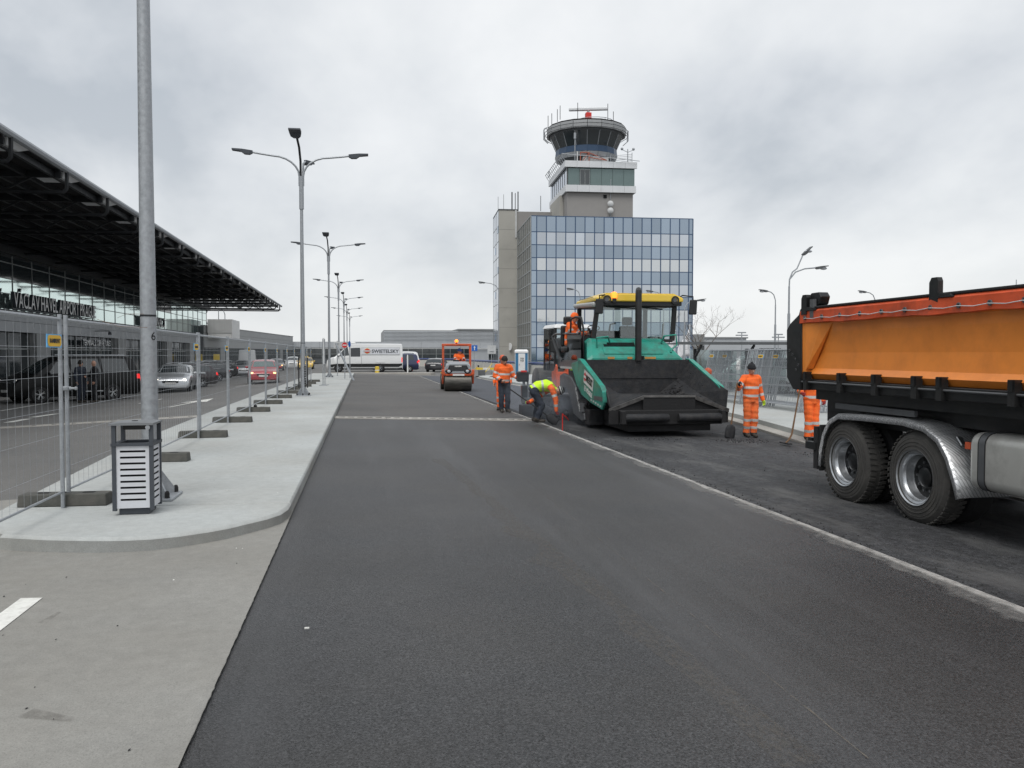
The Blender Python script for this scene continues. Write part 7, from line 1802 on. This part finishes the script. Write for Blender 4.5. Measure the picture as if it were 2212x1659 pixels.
# ================================================================== people
def V(*a): return Vector(a)
STAND = dict(pelvis=V(0,0,.94), waist=V(0,.0,1.08), chest=V(0,.01,1.28), neck=V(0,.02,1.455), head=V(0,-.015,1.625),
    shL=V(-.185,.01,1.41), shR=V(.185,.01,1.41), elL=V(-.255,.04,1.13), elR=V(.255,.04,1.13), wrL=V(-.265,-.05,.90), wrR=V(.265,-.05,.90),
    hiL=V(-.095,0,.90), hiR=V(.095,0,.90), knL=V(-.11,-.02,.49), knR=V(.11,-.02,.49), anL=V(-.115,.03,.09), anR=V(.115,.03,.09), toL=V(-.14,-.13,.03), toR=V(.14,-.13,.03))
def person(label, loc, rz, J=None, st=None, group=None, voxel=.0085, look=V(0,-1,-.1), hat='beanie', hatm='cloth_black', grip=(.6, .6), handd=(None, None), scale=1.):
    j = {k: v.copy() for k, v in STAND.items()}; j.update(J or {})
    st = dict(dict(jacket='hi_orange', trousers='hi_orange', stripe='reflect', boot='boot', glove='skin', skin='skin', sbands='jacket', lbands=True, gloveR=None, top2=None), **(st or {}))
    t = thing('person', label, 'person', loc, rz, group); t.scale = (scale,)*3
    mats = [st['jacket'], st['trousers'], st['stripe'], st['skin'], st['boot'], st['glove'], st['gloveR'] or st['glove'], st['top2'] or st['jacket'], st.get('cuff', st['jacket'])]
    mb = MB(); segs = []
    def cap(p, q, r0, r1, fn, seg=12):
        p, q = Vector(p), Vector(q); mb.tube([p, q], [r0, r1], seg); mb.ball(p, r0, seg); mb.ball(q, r1, seg); segs.append((p, q, r0, r1, fn))
    sb = st['stripe'] is not None and st['sbands']
    # torso loft
    lat_s = (j['shR']-j['shL']).normalized(); lat_h = (j['hiR']-j['hiL']).normalized()
    sp = [j['pelvis'] - (j['waist']-j['pelvis']).normalized()*.09, j['pelvis'], j['waist'], j['chest'], j['neck']-(j['neck']-j['chest'])*.30, j['neck']-(j['neck']-j['chest'])*.08, j['neck']+(j['head']-j['neck'])*.12]
    dims = [(.160,.125), (.190,.145), (.195,.155), (.220,.160), (.215,.138), (.135,.095), (.066,.066)]
    rings = []
    for i, c in enumerate(sp):
        tg = (sp[min(i+1, len(sp)-1)]-sp[max(0, i-1)]).normalized(); f = i/(len(sp)-1); lat = lat_h.lerp(lat_s, min(1, f*1.4)); lat = (lat-tg*lat.dot(tg)).normalized(); dep = tg.cross(lat)
        rings.append([c+lat*dims[i][0]*math.cos(2*math.pi*k/16)+dep*dims[i][1]*math.sin(2*math.pi*k/16) for k in range(16)])
    mb.loft(rings); 
    def tor0(s_): return 1 if s_ < .12 else 0
    lo = 7 if st.get('yellow_back') else 0; ua = 0 if st.get('yellow_back') else 7
    def tfn1(t_): return 1 if t_ < -.2 else ((2 if sb and .25 < t_ < .75 else 0))
    segs.append((sp[0], j['pelvis'], .15, .155, lambda t_: 8 if st.get('cuff') else 1)); segs.append((j['pelvis'], j['waist'], .155, .16, lambda t_: 2 if sb and .20 < t_ < .58 else lo)); 
    segs.append((j['waist'], j['chest'], .165, .175, lambda t_: (2 if sb and .38 < t_ < .66 else (lo if t_ < .66 else 7)) if sb else 0)); segs.append((j['chest'], sp[5], .175, .12, lambda t_: 7)); segs.append((sp[5], j['neck'], .08, .06, lambda t_: 7))
    cap(j['neck'], j['head'], .058, .05, lambda t_: 3 if t_ > .25 else 7)
    for s, S in ((-1, 'L'), (1, 'R')):
        cap(j['neck']+(j['chest']-j['neck'])*.12, j['sh'+S]+(j['neck']-j['sh'+S])*.12, .072, .082, lambda t_: 7)
        cap(j['sh'+S], j['el'+S], .088, .070, lambda t_: 2 if sb and .50 < t_ < .72 else (ua if t_ < .5 else 0)); cap(j['el'+S], j['wr'+S], .068, .050, lambda t_: (2 if sb and .42 < t_ < .66 else (8 if t_ > .85 and st.get('cuff') else 0)))
        lb = st['lbands']
        cap(j['hi'+S], j['kn'+S], .112, .090, lambda t_: 1); cap(j['kn'+S], j['an'+S], .090, .076, lambda t_: 2 if lb and (.10 < t_ < .26 or .55 < t_ < .70) else (4 if t_ > .93 else 1))
        # foot
        a, to = j['an'+S], j['to'+S]; heel = a+(a-to)*.28; heel.z = min(a.z, to.z+.02); cap(V(heel.x, heel.y, to.z+.025), V(to.x, to.y, to.z+.012), .046, .042, lambda t_: 4); cap(a, V(a.x, a.y, to.z+.04), .055, .052, lambda t_: 4)
        # hand: palm, four fingers of different length, thumb
        gi = 5 if s < 0 else 6; w = j['wr'+S]; d = (handd[0 if s < 0 else 1] or (w-j['el'+S])).normalized(); inw = V(-s, -.35, 0); inw = (inw-d*inw.dot(d)).normalized(); side = d.cross(inw).normalized(); gr = grip[0 if s < 0 else 1]
        cap(w, w+d*.05, .036, .034, lambda t_, gi=gi: gi, 8)
        for off_ in (-.018, .018): cap(w+d*.045+side*off_, w+d*.085+side*off_, .024, .020, lambda t_, gi=gi: gi, 8)
        for k, ln in enumerate((.066, .076, .072, .056)):
            b0 = w+d*.088+side*(k-1.5)*.0215; a1 = gr*1.1; d1 = d*math.cos(a1*.5)+inw*math.sin(a1*.5); m1 = b0+d1*ln*.55; d2 = d*math.cos(a1*1.5)+inw*math.sin(a1*1.5)
            cap(b0, m1, .0105, .0100, lambda t_, gi=gi: gi, 6); cap(m1, m1+d2*ln*.55, .0100, .0088, lambda t_, gi=gi: gi, 6)
        b0 = w+d*.035+side*-.034*1.0+inw*.006; d1 = (d*.7-side*.55+inw*.45).normalized(); cap(b0, b0+d1*.042, .0125, .0115, lambda t_, gi=gi: gi, 6); cap(b0+d1*.042, b0+d1*.042+(d*.8+inw*.5).normalized()*.032, .0115, .0095, lambda t_, gi=gi: gi, 6)
    # head
    hc = j['head']; up = (hc-j['neck']).normalized(); f = look.normalized(); up = (up*.55+V(0,0,.45)).normalized(); f = (f-up*f.dot(up)).normalized(); rt = f.cross(up).normalized()
    Mh = Matrix((rt, f, up)).transposed()
    mb.ball(hc+up*.01, .1, 16, sq=(.78, .96, 1.16), rot=Mh); mb.ball(hc-up*.055+f*.025, .07, 12, sq=(.82, .9, .85), rot=Mh)
    segs.append((hc-up*.06+f*.02, hc+up*.07, .085, .095, lambda t_: 3))
    cap(hc+f*.092+up*.012, hc+f*.112-up*.022, .009, .015, lambda t_: 3, 8)
    mb.ball(hc+f*.088-up*.052, .02, 8, sq=(1.5, .6, .45), rot=Mh)
    for s in (-1, 1): mb.ball(hc+rt*s*.080-up*.005, .03, 8, sq=(.35, .6, 1.), rot=Mh)
    tmp = mb.build('tmp_body', ['skin'])
    m1 = tmp.modifiers.new('r', 'REMESH'); m1.mode = 'VOXEL'; m1.voxel_size = voxel; m1.use_smooth_shade = True
    m2 = tmp.modifiers.new('s', 'SMOOTH'); m2.factor = .5; m2.iterations = 2
    dg = bpy.context.evaluated_depsgraph_get(); me = bpy.data.meshes.new_from_object(tmp.evaluated_get(dg)); bpy.data.objects.remove(tmp)
    me.name = 'body'; me.materials.clear()
    for m in mats: me.materials.append(MT[m] if m else MT['skin'])
    nv_ = len(me.vertices); co = np.empty(nv_*3); me.vertices.foreach_get('co', co); co = co.reshape(-1, 3); no = np.empty(nv_*3); me.vertices.foreach_get('normal', no); no = no.reshape(-1, 3)
    wob = np.zeros(nv_)
    for (fx_, fy_, fz_, am, ph) in ((19, 7, 26, .003, .3), (11, 23, 34, .003, 1.7), (31, 17, 13, .0025, 4.1), (9, 5, 52, .0025, 2.2)): wob += am*np.sin(co[:, 0]*fx_+2.1*np.sin(co[:, 2]*5+ph)+co[:, 1]*fy_+co[:, 2]*fz_+ph)
    hd_ = np.linalg.norm(co-np.array(j['head']), axis=1); hl_ = np.minimum(np.linalg.norm(co-np.array(j['wrL']), axis=1), np.linalg.norm(co-np.array(j['wrR']), axis=1))
    wob *= np.clip((hd_-.15)/.08, 0, 1)*np.clip((hl_-.10)/.10, 0, 1); me.vertices.foreach_set('co', (co+no*wob[:, None]).ravel())
    n = len(me.polygons); cen = np.empty(n*3); me.polygons.foreach_get('center', cen); cen = cen.reshape(-1, 3)
    best = np.full(n, 1e9); idx = np.zeros(n, int); tt = np.zeros(n)
    for i, (p, q, r0, r1, fn) in enumerate(segs):
        p_, q_ = np.array(p), np.array(q); d_ = q_-p_; l2 = max(1e-9, d_@d_); tv = ((cen-p_)@d_)/l2; tc_ = np.clip(tv, 0, 1); dist = np.linalg.norm(cen-(p_+tc_[:, None]*d_), axis=1)-(r0+(r1-r0)*tc_)
        b = dist < best; best[b] = dist[b]; idx[b] = i; tt[b] = tc_[b]
    mi = np.array([segs[i][4](x) for i, x in zip(idx, tt)], dtype=np.int32); me.polygons.foreach_set('material_index', mi); me.shade_smooth(); me.update()
    link('body', me, t)
    # eyes, brows, hat or hair
    for s in (-1, 1): MB().ball(hc+f*.086+rt*s*.031+up*.022, .0105, 8).build('eye', 'eye', t)
    MB().ball(hc+f*.100-up*.05, .018, 8, sq=(1.35, .35, .22), rot=Mh).build('mouth', 'cloth_red', t)
    def dome(r, z0, z1, sq=(.86, 1.02, 1.)):
        prof = []; rings = []
        for k in range(7):
            a = math.pi/2*k/6; zz = z0+(z1-z0)*math.sin(a); rr3 = r*math.cos(a)**.7 if k < 6 else .004; rings.append([hc+up*zz+rt*rr3*sq[0]*math.cos(2*math.pi*q/18)+f*rr3*sq[1]*math.sin(2*math.pi*q/18) - f*.006 for q in range(18)])
        return rings
    if hat in ('beanie', 'cap', 'pom', 'striped'):
        h = MB().loft(dome(.112, .035, .165)).build('hat', hatm, t, smooth=True)
        fold = []
        for (rr3, zz) in ((.108, .025), (.117, .03), (.118, .075), (.111, .08)): fold.append([hc+up*zz+rt*rr3*.86*math.cos(2*math.pi*q/18)+f*rr3*1.02*math.sin(2*math.pi*q/18)-f*.006 for q in range(18)])
        MB().loft(fold, caps=False).build('hat_brim', hatm, h, smooth=True)
        if hat == 'pom': MB().ball(hc+up*.17, .028, 8).build('pompom', hatm, h)
        if hat == 'cap': MB().loft([[hc+up*.035+rt*x*.085+f*(.08+.10*(1-x*x)) for x in (-1,-.5,0,.5,1)], [hc+up*.05+rt*x*.085+f*(.06) for x in (-1,-.5,0,.5,1)]], closed=False, caps=False).build('peak', hatm, h)
        if hat == 'striped':
            for zz in (.06, .115): MB().loft([[hc+up*(zz+dz)+rt*r3*.86*math.cos(2*math.pi*q/18)+f*r3*1.02*math.sin(2*math.pi*q/18)-f*.006 for q in range(18)] for (dz, r3) in ((0, .119-.5*max(0, zz-.07)), (.024, .117-.9*max(0, zz-.07)))], caps=False).build('stripe', 'reflect', h)
    elif hat == 'hair':
        rg = dome(.112, -.02, .16); MB().loft([[q-f*.012 + up*(.0 if True else 0) for q in r_] for r_ in rg]).build('hair', hatm, t, smooth=True)
    return t
dirty = dict(jacket='hi_orange', trousers='hi_orange_dirty', glove='cloth_black', gloveR='glove_lime')
# worker leaning on a shovel
q = GP(1621, 944, -.04); wz = gz(q.x)-.045
J = dict(shL=V(-.19,.0,1.41), elL=V(-.36,-.03,1.18), wrL=V(-.44,-.16,1.24), elR=V(.27,.03,1.14), wrR=V(.31,-.04,.90), head=V(-.02,-.05,1.61), neck=V(0,.0,1.455), hiL=V(-.085,0,.90), hiR=V(.085,0,.90), anL=V(-.085,.05,.09), anR=V(.08,.0,.09), toL=V(-.12,-.10,.03), toR=V(.06,-.15,.03), knL=V(-.09,.0,.49), knR=V(.085,-.04,.49))
person('worker in orange with black wool hat leaning on a shovel right of the paver', (q.x, q.y, wz), R(8), J, dirty, look=V(-.25,-1,-.45), hat='pom', grip=(1.5, .6), handd=(V(-.2,-.5,.6), None), scale=.985)
def shovel(label, grip_, tip, z, name='shovel', blade=True, m='wood'):
    g_, t_ = Vector(grip_), Vector(tip); o = thing(name, label, 'tool', (t_.x, t_.y, z)); g_ = g_-Vector((t_.x, t_.y, z)); t2 = V(0, 0, t_.z-z); d = (g_-t2).normalized()
    MB().tube([t2+d*.30, t2+d*.55, t2+(g_-t2)*.6, g_+d*.10], [.02, .018, .017, .018], 8).build('handle', m, o, smooth=True)
    a = d.cross(V(0, 1, 0)).normalized(); n_ = d.cross(a).normalized()
    if blade:
        rows_ = [[t2+d*h+a*w_*x+n_*(.03*(1-x*x)) for x in (-1, -.5, 0, .5, 1)] for (h, w_) in ((.0, .10), (.03, .125), (.22, .125), (.29, .10), (.33, .025))]
        b = MB().loft(rows_, closed=False, caps=False).build('blade', 'tar_steel', o, smooth=True); sdm = b.modifiers.new('t', 'SOLIDIFY'); sdm.thickness = .006
    return o
sx = q + V(-.44, -.28, 0)
tip = GP(1577, 943, -.04)
shovel('long handled black shovel standing beside the worker in the black wool hat', (q.x-.47, q.y-.24, wz+1.20), (q.x-.47-.20, q.y-.30, wz+.01), wz)
# worker half hidden by the truck, with a rake
q = GP(1752, 958, -.03); wz = gz(9)-.002
J = dict(elL=V(-.33,-.02,1.14), wrL=V(-.40,-.16,1.10), elR=V(.28,.02,1.13), wrR=V(.20,-.15,.92), anL=V(-.07,.03,.09), anR=V(.09,.0,.09), toL=V(-.16,-.08,.03), toR=V(.02,-.12,.03), hiL=V(-.085,0,.9), hiR=V(.085,0,.9), knL=V(-.08,-.01,.49), knR=V(.085,-.02,.49))
person('worker in orange half hidden behind the truck tailgate holding a rake', (q.x, q.y, wz), R(10), J, dict(glove='glove_red', gloveR='glove_red'), look=V(-.3,-1,-.2), grip=(1.4, 1.0), scale=.985)
o = shovel('worn wooden rake handle resting on the ground left of the half hidden worker', (q.x-.42, q.y-.24, wz+1.15), (q.x-.66, q.y-.3, wz), wz, 'rake', False)
dk = (V(q.x-.42, q.y-.24, wz+1.15)-V(q.x-.66, q.y-.3, wz)).normalized(); MB().tube([V(-.10,0,.02), V(-.03,0,.08), dk*.2, dk*.33], .020, 8).build('neck', 'wood', o, smooth=True); MB().box(-.14, -.06, -.2, .2, .0, .025).build('head', 'tar_steel', o)
# standing worker looking down, black trousers
q = GP(1089, 891); bl = dict(jacket='hi_orange', trousers='cloth_navy', lbands=False, cuff='cloth_black', glove='skin', gloveR='cloth_black')
J = dict(head=V(.0,-.07,1.60), neck=V(0,-.01,1.455), elL=V(-.29,.03,1.14), wrL=V(-.12,-.19,1.00), elR=V(.29,.0,1.15), wrR=V(.40,-.14,1.06), hiL=V(-.09,0,.9), hiR=V(.09,0,.9), knL=V(-.09,-.01,.49), anL=V(-.08,.03,.09), toL=V(-.08,-.14,.03), toR=V(.16,-.14,.03))
person('worker in orange jacket and black trousers looking down left of the paver', (q.x, q.y, gz(q.x)), R(2), J, bl, look=V(.15,-1,-.9), hat='beanie', hatm='hair_dark', grip=(1.2, .9))
person('worker in orange standing right behind the man in black trousers', (q.x*1.04-.05, q.y*1.04, gz(q.x)), R(-20), None, dict(), look=V(.3,-1,-.1), hatm='mach_orange', voxel=.011)
# bending worker with yellow back
q = GP(1160, 912); yb = dict(jacket='hi_orange', trousers='cloth_navy', lbands=False, glove='glove_red', top2='hi_yellow', boot='boot', yellow_back=True)
J = dict(pelvis=V(-.12,.02,.86), waist=V(.02,.02,.96), chest=V(.22,.01,.98), neck=V(.42,.0,.92), head=V(.56,-.03,.83), shL=V(.36,-.19,.90), shR=V(.36,.19,.90), elL=V(.46,-.22,.60), wrL=V(.47,-.22,.33), elR=V(.0,.10,.66), wrR=V(-.22,-.10,.55),
    hiL=V(-.10,-.09,.82), hiR=V(-.10,.11,.82), knL=V(.10,-.11,.46), knR=V(.02,.14,.47), anL=V(-.03,-.10,.09), anR=V(-.05,.14,.09), toL=V(.16,-.12,.03), toR=V(.14,.14,.03))
person('worker bending over in a yellow and orange jacket beside the paver', (q.x+.02, q.y-.0, gz(q.x)), R(-6), J, yb, look=V(.75,-.25,-.75), hat='striped', hatm='cloth_black', grip=(1.3, 1.5), handd=(V(.2,0,-1), None))
o = shovel('black shovel held low by the bending worker', (q.x-.62, q.y+.10, gz(q.x)+.82), (q.x+.50, q.y-.26, gz(q.x)+.0), gz(q.x), m='black_metal')
# someone stooping behind the hopper
person('worker in orange stooping behind the right hopper wing', (9.25, 22.4, gz(9)-.0), R(60), dict(pelvis=V(-.05,.1,.9), waist=V(0,.02,1.02), chest=V(0,-.14,1.18), neck=V(0,-.3,1.28), head=V(0,-.42,1.36), shL=V(-.19,-.25,1.26), shR=V(.19,-.25,1.26), elL=V(-.24,-.35,1.0), elR=V(.24,-.35,1.0), wrL=V(-.2,-.5,.85), wrR=V(.2,-.5,.85)), dict(), look=V(0,-1,-.4), hatm='mach_orange', voxel=.011)
# paver operator, seated sideways at the left edge
sx_, sy_ = PX-1.24, PY+2.66
J = dict(pelvis=V(0,.05,.12), waist=V(0,.03,.26), chest=V(0,.0,.46), neck=V(0,-.02,.63), head=V(0,-.09,.79), shL=V(-.19,-.01,.59), shR=V(.19,-.01,.59), elL=V(-.25,-.12,.34), elR=V(.25,-.14,.34), wrL=V(-.12,-.36,.36), wrR=V(.14,-.40,.38),
    hiL=V(-.1,.03,.08), hiR=V(.1,.03,.08), knL=V(-.12,-.40,.12), knR=V(.12,-.42,.12), anL=V(-.12,-.40,-.30), anR=V(.12,-.42,-.30), toL=V(-.13,-.58,-.36), toR=V(.13,-.6,-.36))
person('paver operator in orange suit and orange wool hat seated on the platform', (sx_, sy_, PZ+2.12), R(55), J, dict(trousers='hi_orange_dirty'), look=V(.1,-1,-.55), hat='beanie', hatm='hi_orange', grip=(1.1, 1.1))
# driver of the small roller
J2 = {k: v.copy() for k, v in J.items()}
person('roller driver in orange jacket and blue cap looking aside', (RX+.20, RYY+1.30, gz(RX)+1.16), R(14), J2, dict(glove='cloth_black'), look=V(.9,-.6,-.05), hat='cap', hatm='cloth_blue', voxel=.011, grip=(1.1, 1.1))
# pedestrian in dark red by the navy van
q = GP(888, 802)
person('man in dark red jacket and brown trousers holding papers by the navy van', (q.x, q.y, gz(q.x)), R(-10), dict(elL=V(-.26,.0,1.15), wrL=V(-.05,-.25,1.12), elR=V(.26,.0,1.15), wrR=V(.1,-.26,1.12)), dict(jacket='cloth_red', trousers='cloth_khaki', sbands=False, lbands=False, boot='sign_red'), hat='cap', hatm='cloth_red', voxel=.014)
# two men in black by the people carrier
q = GP(205, 870)
person('bald man in long black coat standing beside the black people carrier', (q.x, q.y, gz(q.x)), R(-62), dict(elL=V(-.25,-.1,1.15), wrL=V(-.08,-.30,1.10)), dict(jacket='cloth_black', trousers='cloth_black', sbands=False, lbands=False), hat='none', look=V(.1,-1,-.2), voxel=.013)
q = GP(170, 871)
person('man in dark clothes next to the bald man, mostly behind the fence post', (q.x, q.y+.3, gz(q.x)), R(60), None, dict(jacket='cloth_navy', trousers='cloth_navy', sbands=False, lbands=False), hat='hair', hatm='hair_dark', voxel=.014)
# yellow stands and trolleys before the terminal doors
for (u, v, lab) in ((430, 795, 'yellow ticket stand by the terminal doors behind the maroon estate'), (468, 792, 'yellow ticket stand by the terminal behind the dark grey estate')):
    p = XP(u, v, -18.6); o = thing('ticket_stand', lab, 'stand', (p.x, p.y, -.24)); MB().box(-.3, .3, -.2, .2, 0, 1.1).build('cabinet', 'cloth_khaki', o, bev=.03); MB().box(-.35, .35, -.22, .22, 1.12, 1.9).build('header', 'line_yellow', o, bev=.02)
for i in range(4):
    p = XP(268+i*5, 800, -17.2)
    if i == 0:
        o = tr0 = thing('luggage_trolley', 'grey luggage trolley in the row behind the silver car bonnet', 'trolley', (p.x, p.y, -.24), 0, 'nested luggage trolleys')
        mb = MB().tube([(-.3,0,.1), (-.3,0,1.0), (.3,0,1.0), (.3,0,.1)], .02, 6).tube([(-.3,0,.2), (-.25,.9,.2), (.25,.9,.2), (.3,0,.2)], .02, 6); mb.build('frame', 'galv', o); MB().box(-.28, .28, -.02, .02, .5, .9).build('panel', 'pale_grey', o)
        wt = MB().tube([(-.02,0,0), (.02,0,0)], .08, 8).mesh('wheel', 'black_rubber')
        for (x, y) in ((-.28, .1), (.28, .1), (-.22, .8), (.22, .8)): link('wheel', wt, o, (x, y, .08))
    else: o = copy_tree(tr0); o.location = (p.x, tr0.location.y+i*.35, -.24)
# clean up unused helper meshes
for me in list(bpy.data.meshes):
    if me.users == 0: bpy.data.meshes.remove(me)

# ================================================================== bluish fumes rising from the hot asphalt
def fumes():
    m = bpy.data.materials.new('fumes'); m.use_nodes = True; t = m.node_tree; t.nodes.clear()
    out = t.nodes.new('ShaderNodeOutputMaterial'); pv = t.nodes.new('ShaderNodeVolumePrincipled')
    pv.inputs['Color'].default_value = (.72, .80, .92, 1); pv.inputs['Anisotropy'].default_value = .1
    tcn = t.nodes.new('ShaderNodeTexCoord'); gr = t.nodes.new('ShaderNodeTexGradient'); gr.gradient_type = 'SPHERICAL'
    n = t.nodes.new('ShaderNodeTexNoise'); n.inputs['Scale'].default_value = 2.2; n.inputs['Detail'].default_value = 3
    t.links.new(tcn.outputs['Object'], gr.inputs[0]); t.links.new(tcn.outputs['Object'], n.inputs['Vector'])
    r = t.nodes.new('ShaderNodeMapRange'); r.inputs['From Min'].default_value = .35; r.inputs['From Max'].default_value = .7; r.inputs['To Max'].default_value = 1.
    t.links.new(n.outputs['Fac'], r.inputs[0])
    mu = t.nodes.new('ShaderNodeMath'); mu.operation = 'MULTIPLY'; t.links.new(gr.outputs['Fac'], mu.inputs[0]); t.links.new(r.outputs[0], mu.inputs[1])
    m2 = t.nodes.new('ShaderNodeMath'); m2.operation = 'MULTIPLY'; m2.inputs[1].default_value = .38; t.links.new(mu.outputs[0], m2.inputs[0])
    t.links.new(m2.outputs[0], pv.inputs['Density']); t.links.new(pv.outputs[0], out.inputs['Volume'])
    MT['fumes'] = m
    o = MB().ball((0, 0, 0), 1., 24).build('asphalt_fumes', 'fumes'); o.location = (5.6, 22.6, .45); o.scale = (2.0, 3.2, 1.15)
    tag(o, 'faint bluish fumes hanging around the bending worker and the paver', 'fumes', kind='stuff')
fumes()
